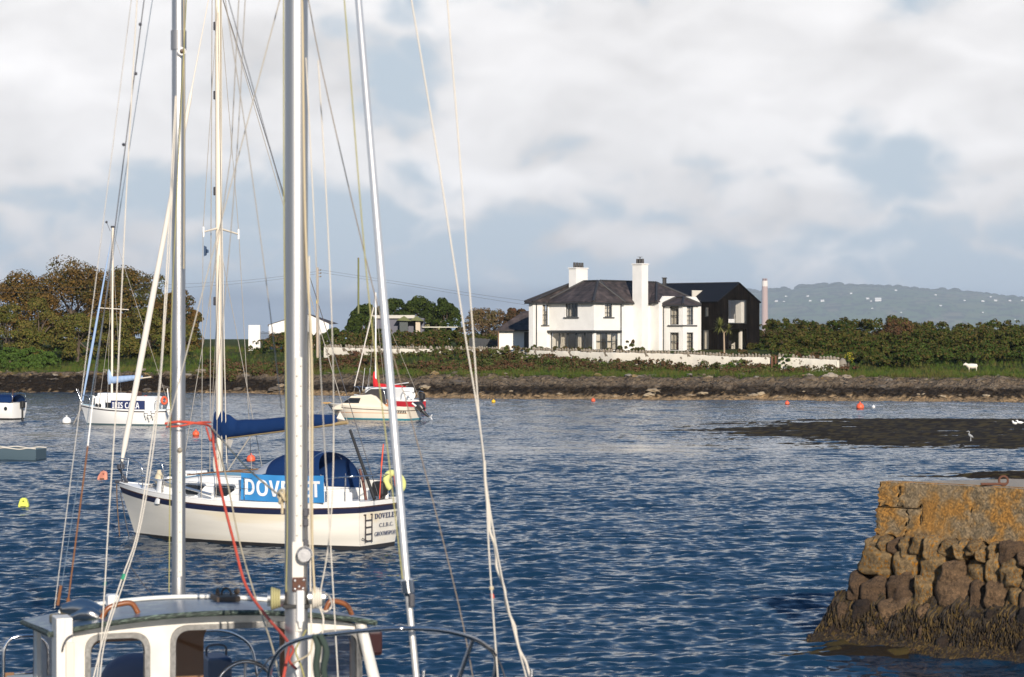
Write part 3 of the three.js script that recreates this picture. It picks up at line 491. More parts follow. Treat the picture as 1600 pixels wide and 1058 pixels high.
// ------------------------------------------------------------------ other buildings, poles and wires beyond the shore
{
  const a = P(466, 541, 285), gy = groundY(a.x, 285), b = thing('white_barn', 'white gabled outbuilding half hidden by ivy beyond the shore', 'barn', V(a.x, gy, a.z));
  const k = 285 / F, X = (px) => (px - 466) * k, Y = (py) => EYE - (py - HZ) * k - gy;
  wallPart(b, 'z', 0, X(420), X(513), 0, 3, [], M.white, [[X(420), 0], [X(512), 0], [X(514), Y(506)], [X(485), Y(493)], [X(476), Y(491)], [X(420), Y(508)]]);
  mesh('roof', new ConvexGeometry([V(X(418), Y(508) + 0.05, 0.1), V(X(476), Y(490.5) + 0.1, 0.1), V(X(516), Y(505.5), 0.1), V(X(418), Y(508) - 0.15, 0.1), V(X(516), Y(507), 0.1), V(X(418), Y(508) - 0.1, -9), V(X(476), Y(490), -9), V(X(520), Y(505), -9)]).translate(0, 0, -0.42), M.slate, b);
  mesh('side_wall', box(X(421), X(423), 0, Y(509), -8, -0.29), M.white, b);
  const p = P(398, 544, 283), gp = groundY(p.x, 283), w = thing('white_gatehouse', 'narrow white block with a dark iron gate beside the outbuilding', 'outbuilding', V(p.x, gp, p.z));
  mesh('wall', metricUV(box(-0.7, 0.62, -0.2, EYE - (508 - HZ) * 283 / F - gp, -0.7, 0.3)), M.white, w);
  const bars = []; for (let i = 0; i < 9; i++) bars.push(rod(V(0.75 + i * 0.12, 0, 0.1), V(0.75 + i * 0.12, 2.3 + 0.05 * Math.sin(i), 0.1), 0.022)); bars.push(rod(V(0.7, 2.1, 0.1), V(1.75, 2.1, 0.1), 0.025), rod(V(0.7, 0.4, 0.1), V(1.75, 0.4, 0.1), 0.025));
  mesh('gate', join(bars), M.gutter, w);
}
{ // low house with pale flat roof among the trees
  const a = P(622, 515, 292), gy = groundY(a.x, 292), k = 292 / F, X = (px) => (px - 622) * k, Y = (py) => EYE - (py - HZ) * k - gy, b = thing('low_bungalow', 'low bungalow with pale roof edge and porch under the evergreen trees', 'bungalow', V(a.x, gy, a.z));
  mesh('wall', box(X(582), X(662), 0, Y(497), -4, 0), mat([0.10, 0.10, 0.13], 0.6), b);
  mesh('roof', box(X(578), X(648), Y(497.5), Y(492.5), -4.3, 0.35), mat([0.50, 0.47, 0.42], 0.85), b);
  for (const [px, w] of [[632, 12], [652, 11]]) { const g = new ConvexGeometry([V(X(px - w), Y(501), 1.6), V(X(px + w), Y(502), 1.6), V(X(px), Y(494), 1.6), V(X(px - w), Y(501), -1), V(X(px + w), Y(502), -1), V(X(px), Y(494), -1)]); mesh('porch_roof', g, mat([0.13, 0.14, 0.06], 0.9), b); }
  mesh('porch_wall', box(X(650), X(657), 0, Y(502), 0.1, 1.2), mat([0.55, 0.46, 0.36], 0.9), b); mesh('porch_wall', box(X(625), X(638), 0, Y(502), 0.1, 1.2), mat([0.05, 0.06, 0.06], 0.4), b);
  mesh('ledge', box(X(660), X(715), Y(512), Y(510.5), -1, 0.4), mat([0.55, 0.53, 0.45], 0.9), b);
}
{ // two poles and the wires between them
  const wood = mat([0.20, 0.15, 0.10], 0.9), pale = mat([0.42, 0.34, 0.26], 0.9), green = mat([0.16, 0.17, 0.07], 0.9);
  const a = P(496, 545, 262), p1 = thing('utility_pole', 'weathered pale utility pole with insulators and a yellow sign by the outbuilding', 'pole', V(a.x, groundY(a.x, 262) - 0.3, a.z)), h1 = EYE - (418 - HZ) * 262 / F - p1.position.y;
  mesh('shaft', rod(V(0, 0, 0), V(0, h1, 0), 0.15, 0.12, 10), pale, p1);
  for (let i = 0; i < 3; i++) mesh('insulator', join([rod(V(0.12, h1 - 0.3 - i * 0.35, 0), V(0.34, h1 - 0.3 - i * 0.35, 0), 0.03), new THREE.SphereGeometry(0.075, 8, 6).translate(0.35, h1 - 0.27 - i * 0.35, 0)]), wood, p1);
  mesh('sign', box(-0.1, 0.1, h1 - 3.9, h1 - 3.45, 0.14, 0.17), mat([0.75, 0.5, 0.03], 0.6), p1);
  const b = P(560, 500, 300), p2 = thing('wooden_pole', 'greenish bare wooden pole standing behind the bungalow trees', 'pole', V(b.x, groundY(b.x, 300) - 0.3, b.z)), h2 = EYE - (404 - HZ) * 300 / F - p2.position.y;
  mesh('shaft', rod(V(0, 0, 0), V(0, h2, 0), 0.14, 0.11, 10), green, p2); mesh('cap', new THREE.CylinderGeometry(0.12, 0.12, 0.12, 10).translate(0, h2 + 0.05, 0), wood, p2);
  const wire = mat([0.05, 0.05, 0.06], 0.6), runs = [[[496, 424], [395, 437], [200, 447], [-150, 452]], [[496, 428], [395, 441], [200, 454], [-150, 458]], [[496, 421], [620, 440], [760, 462], [900, 480]], [[496, 425], [640, 447], [780, 470], [900, 488]], [[496, 427], [590, 418], [600, 416]]];
  for (const [i, r] of runs.slice(0, 4).entries()) { const o = mesh('power_line', tube(r.map(([x, y]) => P(x, y, 262)), 0.012, 5, 24), wire); tag(o, ['upper', 'lower'][i % 2] + ' overhead wire from the pale utility pole towards the ' + (i < 2 ? 'rust-brown trees' : 'white house'), 'wire', 'overhead wires from the utility pole'); }
}
// ------------------------------------------------------------------ trees, bushes, brambles, grass
const leafMat = dull([1, 1, 1], 0.9, { vertexColors: true });
const barkMat = mat([0.10, 0.075, 0.055], 0.95);
// leaves spread over the skins of many lobes; tones vary leaf by leaf and lobe by lobe
function leaves(R, lobes, count, size, tones, aspect = 0.62, stand = 0) {
  const pos = new Float32Array(count * 18), colr = new Float32Array(count * 18), area = lobes.map((l) => l.r * l.r * 1), total = area.reduce((a, b) => a + b, 0);
  let n = 0;
  const u = V(), w = V(), nn = V(), c = V();
  for (const [li, l] of lobes.entries()) {
    const m = Math.round(count * area[li] / total), lt = R();
    for (let i = 0; i < m && n < count; i++) {
      nn.set(R() * 2 - 1, R() * 2 - 1, R() * 2 - 1).normalize(); if (nn.y < -0.45) nn.y *= -0.6;
      const depth = 1 - 0.35 * R() * R(); c.set(l.x + nn.x * l.r * depth, l.y + nn.y * l.r * (l.fy ?? 0.8) * depth, l.z + nn.z * l.r * depth);
      nn.x += (R() - 0.5) * 1.3; nn.y += (R() - 0.5) * 1.3 + 0.2; nn.z += (R() - 0.5) * 1.3; nn.normalize();
      u.set(R() - 0.5, R() - 0.5 + stand, R() - 0.5).cross(nn).normalize(); w.crossVectors(nn, u); if (stand) { const t = u.clone(); u.copy(w); w.copy(t); }
      const s = size * (0.6 + 0.8 * R()), a = s * 0.5, b = s * 0.5 * aspect, t = tones[Math.min(tones.length - 1, Math.floor(clamp(0.22 * lt + 0.45 * R() + 0.33 * (0.5 + 0.9 * n3(c.x * 0.35, c.y * 0.5, c.z * 0.35)), 0, 0.999) * tones.length))], br = 0.72 + 0.56 * R();
      const q = [[-a, 0], [0, -b], [a, 0], [-a, 0], [a, 0], [0, b]], o = n * 18;
      for (let k = 0; k < 6; k++) { const lift = Math.abs(q[k][1]) > 0 ? 0.12 * s : 0; pos[o + k * 3] = c.x + u.x * q[k][0] + w.x * q[k][1] + nn.x * lift; pos[o + k * 3 + 1] = c.y + u.y * q[k][0] + w.y * q[k][1] + nn.y * lift; pos[o + k * 3 + 2] = c.z + u.z * q[k][0] + w.z * q[k][1] + nn.z * lift; for (let e = 0; e < 3; e++) colr[o + k * 3 + e] = t[e] * br; }
      n++;
    }
  }
  const g = new THREE.BufferGeometry(); g.setAttribute('position', new THREE.BufferAttribute(pos.subarray(0, n * 18), 3)); g.setAttribute('color', new THREE.BufferAttribute(colr.subarray(0, n * 18), 3)); g.computeVertexNormals(); return g;
}
const T = {
  rust: [[0.115, 0.062, 0.017], [0.090, 0.058, 0.016], [0.135, 0.080, 0.022], [0.062, 0.050, 0.013], [0.075, 0.070, 0.016]],
  olive: [[0.095, 0.085, 0.018], [0.070, 0.078, 0.015], [0.125, 0.100, 0.026], [0.055, 0.058, 0.013]],
  evergreen: [[0.026, 0.042, 0.008], [0.038, 0.056, 0.010], [0.020, 0.032, 0.007], [0.052, 0.066, 0.012]],
  gorse: [[0.030, 0.050, 0.008], [0.044, 0.060, 0.010], [0.066, 0.066, 0.014], [0.080, 0.060, 0.018], [0.026, 0.044, 0.008], [0.040, 0.064, 0.010]],
  redbrown: [[0.10, 0.045, 0.026], [0.075, 0.042, 0.022], [0.055, 0.042, 0.02], [0.12, 0.065, 0.03]],
  bramble: [[0.055, 0.085, 0.018], [0.075, 0.095, 0.024], [0.09, 0.07, 0.028], [0.05, 0.06, 0.016], [0.10, 0.055, 0.028]],
  ivy: [[0.045, 0.085, 0.014], [0.06, 0.10, 0.018], [0.035, 0.06, 0.012]],
  tan: [[0.16, 0.105, 0.055], [0.12, 0.08, 0.04], [0.09, 0.075, 0.03], [0.19, 0.13, 0.07]],
};
// a tree: tapered trunk with limbs, crown of lobes
function tree(name, label, category, px, topPy, d, wpx, tones, o = {}, group) {
  const k = d / F, x = (px - 800) * k, gy = groundY(x, d), H = EYE - (topPy - HZ) * k - gy, w = wpx * k, R = rng(Math.round(px * 13 + topPy * 7 + d));
  const t = thing(name, label, category, V(x, gy - 0.15, -d), 0, group), low = o.low ?? 0.3, lobes = [], n = o.lobes ?? 34;
  for (let i = 0; i < n; i++) {
    const a = R() * 6.283, e = Math.asin(lerp(-0.35, 1, Math.sqrt(R()))), rr = (0.72 + 0.28 * R()), r = (o.lr ?? 0.17) * w * (0.62 + 0.75 * R() * R() + 0.15 * R());
    if (low < 0.06 && i % 3 === 0) { lobes.push({ x: Math.cos(a) * (w / 2 - r * 0.6) * rr, y: r * 0.5 + H * 0.3 * R(), z: Math.sin(a) * (w / 2 - r * 0.6) * rr * 0.8, r }); continue; }
    lobes.push({ x: Math.cos(a) * Math.cos(e) * (w / 2 - r * 0.7) * rr, y: H * low + (H * (1 - low)) * (0.34 + 0.66 * Math.sin(e) * rr) - r * 0.75 * Math.max(0, Math.sin(e)), z: Math.sin(a) * Math.cos(e) * (w / 2 - r * 0.7) * rr * 0.8, r });
  }
  mesh('crown', leaves(R, lobes, Math.round((o.count ?? 7000) * 1.9), (o.leaf ?? 0.36) * 0.72, tones), leafMat, t);
  const wood = [], th = H * 0.028 + 0.06; let p0 = V(0, 0, 0), p1 = V((R() - 0.5) * 0.5, H * 0.42, (R() - 0.5) * 0.4); wood.push(rod(p0, p1, th, th * 0.65, 8));
  for (let i = 0; i < Math.min(16, n); i++) { const l = lobes[i], s = p0.clone().lerp(p1, 0.45 + 0.55 * R()), m = V(l.x * 0.5 + (R() - .5) * .4, lerp(s.y, l.y, 0.6), l.z * 0.5); wood.push(tube([s, m, V(l.x, l.y, l.z)], th * 0.28, 5, 6)); }
  mesh('trunk', join(wood), barkMat, t); return t;
}
// the broad wind-shaped trees to the left
const LT = 'wind shaped trees on the bank';
tree('autumn_tree', 'broad rust-brown autumn tree at the end of the row over the ivy bank', 'tree', 22, 412, 284, 165, T.rust, { count: 10000, low: 0.04, lobes: 46 }, LT);
tree('autumn_tree', 'tall rust-brown domed tree standing over the willow bushes', 'tree', 112, 396, 288, 190, T.rust, { count: 12500, low: 0.04, lobes: 56 }, LT);
tree('autumn_tree', 'darker domed tree with a green top beside the blue-sailed boat mast', 'tree', 205, 400, 290, 150, [...T.rust.slice(1), ...T.olive.slice(1, 2)], { count: 11000, low: 0.04, lobes: 50 }, LT);
tree('autumn_tree', 'low drooping brown tree at the thin end of the row', 'tree', 272, 440, 286, 85, [...T.rust.slice(0, 2), ...T.evergreen.slice(0, 1)], { count: 6000, low: 0.03, lobes: 40 }, LT);
tree('small_tree', 'small ragged tree standing past the low drooping one', 'tree', 303, 478, 286, 34, T.rust, { count: 1600, low: 0.12, lobes: 14, lr: 0.22 }, LT);
const WB = 'willow bushes below the trees';
for (const [px, py, d, w] of [[14, 468, 268, 90], [62, 462, 270, 80], [120, 478, 268, 84], [176, 470, 271, 84], [232, 474, 270, 80], [280, 492, 272, 58]])
  tree('willow_bush', 'olive green willow bush growing under the rust-brown trees', 'bush', px, py, d, w, T.olive, { count: 4200, low: 0.02, lobes: 22, leaf: 0.34 }, WB);
// evergreens and others behind the bungalow
const EG = 'evergreens behind the bungalow';
for (const [px, py, d, w, lab] of [[572, 470, 312, 62, 'dark evergreen tree round the foot of the greenish wooden pole'], [612, 458, 314, 66, 'dense dark evergreen tree behind the pale flat bungalow roof'], [652, 454, 316, 74, 'tallest dark evergreen tree, above the bungalow porch'], [694, 460, 315, 64, 'dark evergreen tree between the bungalow porch and the tan half-bare tree']])
  tree('evergreen_tree', lab, 'tree', px, py, d, w, T.evergreen, { count: 6800, low: 0.04, lobes: 46, leaf: 0.38 }, EG);
tree('evergreen_bush', 'rounded green bush beside the bungalow roof edge', 'bush', 566, 482, 286, 60, [...T.evergreen, ...T.bramble.slice(0, 1)], { count: 3200, low: 0.0, lobes: 20 });
tree('flowering_bush', 'dark bush with pale flowers beside the bungalow porch', 'bush', 682, 487, 296, 50, [...T.evergreen, [0.30, 0.28, 0.16]], { count: 2600, low: 0, lobes: 16 });
tree('bare_tree', 'thin tan half-bare tree beside the dark fence', 'tree', 757, 470, 290, 78, T.tan, { count: 4200, low: 0.03, leaf: 0.3, lobes: 40 });
tree('copper_tree', 'dark copper-red tree behind the slate annexe', 'tree', 806, 476, 288, 58, T.redbrown, { count: 4000, low: 0.05, lobes: 24 });
tree('evergreen_tree', 'green tree top showing between copper tree and white house', 'tree', 838, 480, 296, 40, T.evergreen, { count: 2000, low: 0.05, lobes: 16 });
tree('ivy_mound', 'dark ivy mound climbing the white gabled outbuilding', 'bush', 446, 512, 281, 66, [...T.redbrown.slice(1), ...T.evergreen], { count: 3200, low: 0, lobes: 18 });
tree('ivy_mound', 'reddish bush hiding the lower front of the white gabled outbuilding', 'bush', 482, 514, 280, 58, [...T.redbrown.slice(1), ...T.evergreen], { count: 3000, low: 0, lobes: 18 });
tree('ivy_mound', 'leafy bush at the foot of the pale utility pole', 'bush', 520, 508, 276, 52, [...T.evergreen, ...T.bramble], { count: 2600, low: 0, lobes: 16 });
// hedges, right of the house: one dense growth of gorse and blackthorn nobody could count
function thicket(name, label, list, tones, count, size, seed) {
  const R = rng(seed), lobes = [];
  for (const [px, py, d, wpx] of list) { const k = d / F, x = (px - 800) * k, gy = groundY(x, d), top = EYE - (py - HZ) * k, h = Math.max(0.3, top - gy), r0 = wpx * k / 2, n = Math.max(5, Math.round(r0 * 7)); for (let i = 0; i < n; i++) { const r = r0 * (0.14 + 0.36 * R() * R()); lobes.push({ x: x + (R() - 0.5) * (2 * r0 - r), y: Math.max(gy + r * 0.2, gy + (h - r * 0.8) * (0.15 + 0.85 * Math.sqrt(R()))), z: -d + (R() - 0.5) * r0 * 1.3, r, fy: 0.6 + 0.7 * R() }); } }
  return tag(mesh(name, leaves(R, lobes, count, size, tones), leafMat), label, undefined, undefined, 'stuff');
}
{
  const R = rng(31), back = [], mid = [], front = [];
  for (let px = 1185; px < 1700; px += 13) { back.push([px + 8 * R(), 499 + 6 * R() + 7 * n2(px * 0.021, 2.5) + (px > 1490 ? 3 : 0), 300 - 10 * R(), 34 + 24 * R()]); mid.push([px, 512 + 10 * R(), 278 + 8 * R(), 46 + 20 * R()]); mid.push([px, 530 + 10 * R(), 264 + 6 * R(), 44]); }
  const on = (px, d, h, w) => { const x = (px - 800) * d / F; return [px, HZ + (EYE - groundY(x, d) - h) * F / d, d, w]; };
  for (let px = 1325; px < 1700; px += 11) for (const d of [255, 247, 240, 234]) { if (px < 1350 && d < 240) continue; const h = 1.0 + 1.3 * R() * smooth(228, 250, d) + 0.5 * fbm2(px * 0.02, d * 0.1, 2), e = d - 2 + 4 * R(); (d < 245 ? front : mid).push(on(px + 8 * R(), e, h, 40)); }
  for (let px = 1215; px < 1330; px += 12) for (const d of [256, 247, 239]) mid.push(on(px + 6 * R(), d, 1.5 + 1.2 * R(), 38));
  thicket('gorse_thicket', 'dense dark green gorse and blackthorn thicket right of the house', [...back, ...mid], T.gorse, 130000, 0.27, 61);
  thicket('bramble_undergrowth', 'low bramble growth at the foot of the gorse thicket', front, [...T.gorse, ...T.bramble.slice(0, 2)], 34000, 0.24, 62);
  const left = []; for (let px = -60; px < 90; px += 10) { left.push([px, 536 + 0.12 * Math.max(0, px) + 6 * R(), 262, 34]); left.push([px, 552 + 0.1 * Math.max(0, px), 256, 30]); if (px < 70) left.push([px, 566, 252, 26]); }
  thicket('ivy_undergrowth', 'bright green ivy and bramble bank above the dark rocks', left, T.ivy, 22000, 0.24, 63);
  const hed = []; for (let px = 512; px < 800; px += 11) { hed.push([px, 512 + 8 * R() + (px > 720 ? 8 : 0), 280, 40]); hed.push([px, 525 + 6 * R(), 272, 36]); }
  for (let px = 405; px < 520; px += 10) hed.push([px, 528 + 8 * R(), 274, 30]);
  thicket('hedge_undergrowth', 'brown and green overgrown hedge behind the long garden wall', hed, [...T.redbrown.slice(1), ...T.gorse, ...T.tan.slice(1, 3)], 40000, 0.25, 64);
  const gar = []; for (let px = 690; px < 1010; px += 9) gar.push([px, 541 + 5 * R() - (px > 790 && px < 870 ? 3 : 0), 247.5, 24]); for (let px = 1010; px < 1180; px += 14) gar.push([px, 549 + 3 * R(), 242, 16]);
  gar.push([983, 531, 246, 18], [1160, 546, 240, 22], [1150, 548, 240, 20]);
  thicket('garden_undergrowth', 'low garden shrubs and creepers along the top of the garden wall', gar, [...T.bramble, ...T.tan.slice(1, 2)], 20000, 0.22, 65);
  const ver = []; for (let i = 0; i < 300; i++) { const px = 330 + 1000 * R(), f = R(), d = lerp(244, 228, f) + (px < 640 ? 12 : 0) - (px > 1100 ? 5 : 0); ver.push([px, HZ + (EYE - groundY((px - 800) * d / F, d) - 0.35 - 1.0 * R() * (1 - 0.6 * f)) * F / d, d, 18 + 26 * R()]); }
  const foot = [[508, 262], [600, 258], [720, 254], [850, 246], [960, 240], [1080, 236], [1150, 233.5], [1202, 232]]; for (let i = 0; i < 150; i++) { const px = 512 + 680 * R(); let j = 0; while (px > foot[j + 1][0]) j++; const d = lerp(foot[j][1], foot[j + 1][1], (px - foot[j][0]) / (foot[j + 1][0] - foot[j][0])) - 0.9 - 0.8 * R(), hh = 0.35 + 0.75 * R() * (0.55 + 0.6 * n2(px * 0.02, 4)); ver.push([px, HZ + (EYE - groundY((px - 800) * d / F, d) - hh) * F / d, d, 14 + 16 * R()]); }
  thicket('verge_undergrowth', 'tangled brambles and weeds on the bank below the garden wall', ver, [...T.bramble, ...T.redbrown.slice(0, 1), ...T.tan.slice(1, 2)], 78000, 0.21, 66);
  const iv = []; for (let px = 1222; px < 1310; px += 7) iv.push([px, 553 + 5 * R(), 231.5, 14]); iv.push([1214, 569, 230.4, 12], [1232, 572, 229.6, 10]);
  thicket('ivy_undergrowth', 'green ivy hanging over the short whitewashed wall', iv, T.ivy, 4200, 0.22, 67);
}
tree('domed_bush', 'big domed brown hawthorn bush rising above the gorse thicket', 'bush', 1400, 489, 276, 92, [...T.redbrown, ...T.gorse.slice(2)], { count: 6500, low: 0, lobes: 30, lr: 0.15 });
tree('bare_tree', 'tangled leafless blackthorn beside the black extension', 'tree', 1222, 508, 262, 62, [...T.redbrown.slice(1, 3), ...T.gorse.slice(0, 2)], { count: 2000, low: 0.35, lobes: 26, leaf: 0.28 });
for (const [px, py, w, lab] of [[1326, 545, 20, 'yellow flowering shrub beside the whitewashed wall on the bank'], [1139, 562, 22, 'yellow-green flowering plant at the foot of the garden wall']])
  tree('yellow_shrub', lab, 'shrub', px, py, 231, w, [...T.ivy, [0.30, 0.26, 0.03]], { count: 500, low: 0, lobes: 9, leaf: 0.2, lr: 0.25 });
// cabbage palm in front of the extension
{
  const d = 246, a = P(1132, 548, d), gy = groundY(a.x, d), t = thing('cabbage_palm', 'cabbage palm with two spiky green heads in front of the black extension', 'palm', V(a.x, gy, a.z)), k = d / F;
  const f = V(-0.05, EYE - (520 - HZ) * k - gy, 0), h1 = V((1125 - 1132) * k, EYE - (511 - HZ) * k - gy, 0), h2 = V((1138 - 1132) * k, EYE - (515 - HZ) * k - gy, 0.1), R = rng(9);
  mesh('trunk', join([rod(V(0, -0.2, 0), f, 0.10, 0.075), rod(f, h1, 0.075, 0.06), rod(f, h2, 0.06, 0.05)]), mat([0.36, 0.27, 0.19], 0.95), t);
  const head = (c, n, len, tone) => { const q = []; for (let i = 0; i < n; i++) { const e = -0.9 + 2.45 * R(), az = R() * 6.283, dir = V(Math.cos(az) * Math.cos(e), Math.sin(e), Math.sin(az) * Math.cos(e)), l = len * (0.7 + 0.4 * R()), side = V(-Math.sin(az), 0, Math.cos(az)).multiplyScalar(0.035), mid = c.clone().addScaledVector(dir, l * 0.6), tip = c.clone().addScaledVector(dir, l).add(V(0, -0.12 * l, 0)); const g = new THREE.BufferGeometry().setFromPoints([c.clone().sub(side), mid.clone().sub(side), c.clone().add(side), c.clone().add(side), mid.clone().sub(side), mid.clone().add(side), mid.clone().sub(side), tip, mid.clone().add(side)]); q.push(g); } return mesh('leaf_head', join(q), mat(tone, 0.7), t); };
  head(h1, 120, 1.15, [0.13, 0.14, 0.03]); head(h2, 80, 0.8, [0.12, 0.12, 0.03]);
}
// grass on the bank
{
  const R = rng(17), blade = [], m4 = new THREE.Matrix4(), q = new THREE.Quaternion();
  for (let i = 0; i < 7; i++) { const a = R() * 6.283, l = 0.3 + 0.3 * R(), lean = 0.25 * R(), w = 0.022; const g = new THREE.BufferGeometry().setFromPoints([V(-w, 0, 0), V(w, 0, 0), V(lean, l, 0)]); g.rotateY(a); g.translate((R() - 0.5) * 0.3, 0, (R() - 0.5) * 0.3); blade.push(g); }
  const N = 22000, im = new THREE.InstancedMesh(join(blade), dull([1, 1, 1], 0.85), N); im.name = 'grass'; const tones = [[0.045, 0.080, 0.011], [0.060, 0.092, 0.014], [0.075, 0.092, 0.018], [0.11, 0.095, 0.030], [0.09, 0.066, 0.024]].map((c) => col(...c));
  for (let i = 0; i < N; i++) {
    let x, d, s; do { x = lerp(-72, 72, R()); s = 13 + 50 * Math.pow(R(), 1.6); d = shoreD(x) + s; } while (x > 5 && x < 27 && d > 240);
    const sc = 0.5 + 0.6 * R(), patch = fbm2(x * 0.13, d * 0.2, 3); m4.compose(V(x, groundY(x, d) - 0.03, -d), q.setFromAxisAngle(V(0, 1, 0), R() * 6.28), V(sc, sc * (0.8 + 0.5 * R()), sc)); im.setMatrixAt(i, m4);
    im.setColorAt(i, tones[Math.floor(clamp(2 + 3.2 * patch + 2.4 * (R() - 0.5), 0, 4.99))]);
  }
  shadow(im); scene.add(im); tag(im, 'rough green and straw coloured grass on the bank above the rocks', undefined, undefined, 'stuff');
}
// ------------------------------------------------------------------ stone pier head with concrete cap, boulders and hanging wrack
{
  const c0 = P(1374, 754, 42.2), pier = thing('stone_pier', 'weathered stone pier head with lichen covered concrete cap and hanging seaweed', 'pier', V(c0.x, 0, c0.z));
  // local axes: u along the visible face (to the right and nearer), n out of the face (to the left and nearer)
  const ang = 45 * Math.PI / 180, ux = V(Math.cos(ang), 0, Math.sin(ang)), nx = V(-Math.sin(ang), 0, Math.cos(ang)), TOP = 2.72;
  const at = (u, y, n) => V(ux.x * u + nx.x * n, y, ux.z * u + nx.z * n);
  const concT = (() => { const a = tileN(3, 5, 2.9), b = tileN(9, 4, 7.3), e = tileN(40, 2, 1.3); return noiseTex(512, (x, y) => { const lich = smooth(-0.35, 0.40, a(x, y) + 0.6 * b(x, y)), gr = smooth(0.15, 0.35, b(y, x) - 0.3 * a(x, y)), sp = 0.85 + 0.5 * e(x, y), k = [lerp(0.64, 0.74, lich), lerp(0.565, 0.545, lich), lerp(0.45, 0.27, lich)]; return k.map((v, i) => lerp(v, [0.50, 0.45, 0.36][i], gr * 0.6) * sp); }, true); })();
  const concB = (() => { const a = tileN(6, 5, 9.9), e = tileN(60, 2, 4.3); return noiseTex(512, (x, y) => 0.5 + 0.35 * a(x, y) + 0.3 * e(x, y)); })();
  const conc = mat([0.78, 0.74, 0.68], 0.95, { map: rep(concT, 0.42), bumpMap: rep(concB, 0.6), bumpScale: 0.012 });
  const concTop = mat([0.36, 0.30, 0.23], 0.95, { bumpMap: rep(concB, 0.6), bumpScale: 0.05 });
  // cap: blocks divided by cracks, each with a battered, uneven face
  const block = (u0, u1, y0, y1, seed) => {
    const nu = 26, nv = 16, jag = (k, s) => 0.05 * n2(k * 4 + seed, s);
    const f = sheet((a, b) => { const u = lerp(u0 + jag(b, 1), u1 + jag(b, 1 + seed * 0 + (u1 * 7.7)), a), y = lerp(y0 + jag(u, 3) * 1.2, y1, b), out = 0.10 * (TOP - y) + 0.015 * fbm2(u * 4 + seed, y * 4, 3) - 0.008 * (Math.pow(Math.abs(a * 2 - 1), 14) + Math.pow(Math.abs(b * 2 - 1), 14)); return at(u, y, out); }, nu, nv);
    { const p = f.attributes.uv; for (let j = 0, q = 0; j <= nv; j++) for (let i = 0; i <= nu; i++, q++) p.setXY(q, lerp(u0, u1, i / nu), lerp(y0, y1, j / nv)); }
    const back = sheet((a, b) => at(lerp(u0, u1, a), lerp(y0, y1, b), -0.35), 2, 2), sides = [u0, u1].map((u) => sheet((a, b) => at(u, lerp(y0, y1, b), lerp(-0.35, 0.10 * (TOP - lerp(y0, y1, b)) - 0.02, a)), 2, 6)), low = sheet((a, b) => at(lerp(u0, u1, a), y0, lerp(-0.35, 0.08, b)), 4, 2);
    return [f, back, ...sides, low];
  };
  for (const [u0, u1, y0, y1] of [[0.0, 0.43, 2.302, TOP], [0.434, 0.905, 2.302, TOP], [-0.02, 0.625, 1.80, 2.298], [0.629, 0.905, 1.79, 2.298], [0.909, 1.932, 1.80, TOP], [1.936, 3.6, 1.78, TOP], [3.604, 9, 1.78, TOP]]) mesh('concrete_block', join(block(u0, u1, y0, y1, u0 * 3 + y0)), conc, pier);
  // core and top
  const topS = sheet((a, b) => { const u = lerp(-0.0, 9, a), n = lerp(0.0, -7, b), cut = Math.max(n, -2.25 * u - 0.06); return at(u, TOP - 0.012 + 0.02 * fbm2(u * 2, n * 2, 3) + 0.004 * n, cut - 0.004); }, 60, 30);
  { const uv = topS.attributes.uv, p = topS.attributes.position; for (let i = 0; i < p.count; i++) uv.setXY(i, p.getX(i), p.getZ(i)); }
  mesh('concrete_top', topS, concTop, pier);
  mesh('core', join([sheet((a, b) => at(lerp(-0.05, 9, a), lerp(-1.5, 1.85, b), -0.12 + (1.85 - lerp(-1.5, 1.85, b)) * 0.33), 30, 12), sheet((a, b) => { const y = lerp(-1.5, TOP - 0.03, b), out = 0.33 * Math.max(0, 1.85 - y) - 0.1; return at(lerp(-0.02, 0.9, a) - out * (1 - a) * 0.9, y, lerp(-0.03 + out, -1.0, a)); }, 12, 14)]), mat([0.035, 0.028, 0.022], 0.95), pier);
  // boulders of the face: each stone a mesh
  const R = rng(404), variants = [];
  for (let v = 0; v < 7; v++) {
    const g = new THREE.IcosahedronGeometry(1, 4), p = g.attributes.position;
    for (let i = 0; i < p.count; i++) { const a = V().fromBufferAttribute(p, i), b = V(Math.sign(a.x) * Math.pow(Math.abs(a.x), 0.7), Math.sign(a.y) * Math.pow(Math.abs(a.y), 0.72), Math.sign(a.z) * Math.pow(Math.abs(a.z), 0.8)), m = 1 + 0.20 * n3(b.x * 0.9 + v * 5, b.y * 0.9, b.z * 0.9) + 0.07 * n3(b.x * 2.6, b.y * 2.6 + v * 3, b.z * 2.6) + 0.025 * n3(b.x * 7, b.y * 7, b.z * 7 + v); p.setXYZ(i, b.x * m, b.y * m, b.z * m); }
    const h = mergeVertices(g.deleteAttribute('normal').deleteAttribute('uv')); h.computeVertexNormals(); variants.push(metricUV(h));
  }
  const stT = (() => { const a = tileN(3, 5, 6.6), b = tileN(14, 3, 2.8); return noiseTex(512, (x, y) => { const v = 0.72 + 0.4 * a(x, y) + 0.25 * b(x, y), l = smooth(0.12, 0.34, a(y, x) + 0.3 * b(x, y)); return [lerp(v, 0.95, l * 0.75), lerp(v * 0.92, 0.66, l * 0.75), lerp(v * 0.82, 0.12, l * 0.75)]; }, true); })();
  const stT2 = (() => { const a = tileN(4, 5, 3.6), b = tileN(16, 3, 5.8); return noiseTex(512, (x, y) => { const v = 0.75 + 0.45 * a(x, y) + 0.3 * b(x, y); return [v, v * 0.9, v * 0.8]; }, true); })();
  const bm = { bumpMap: rep(concB, 1.2), bumpScale: 0.05 };
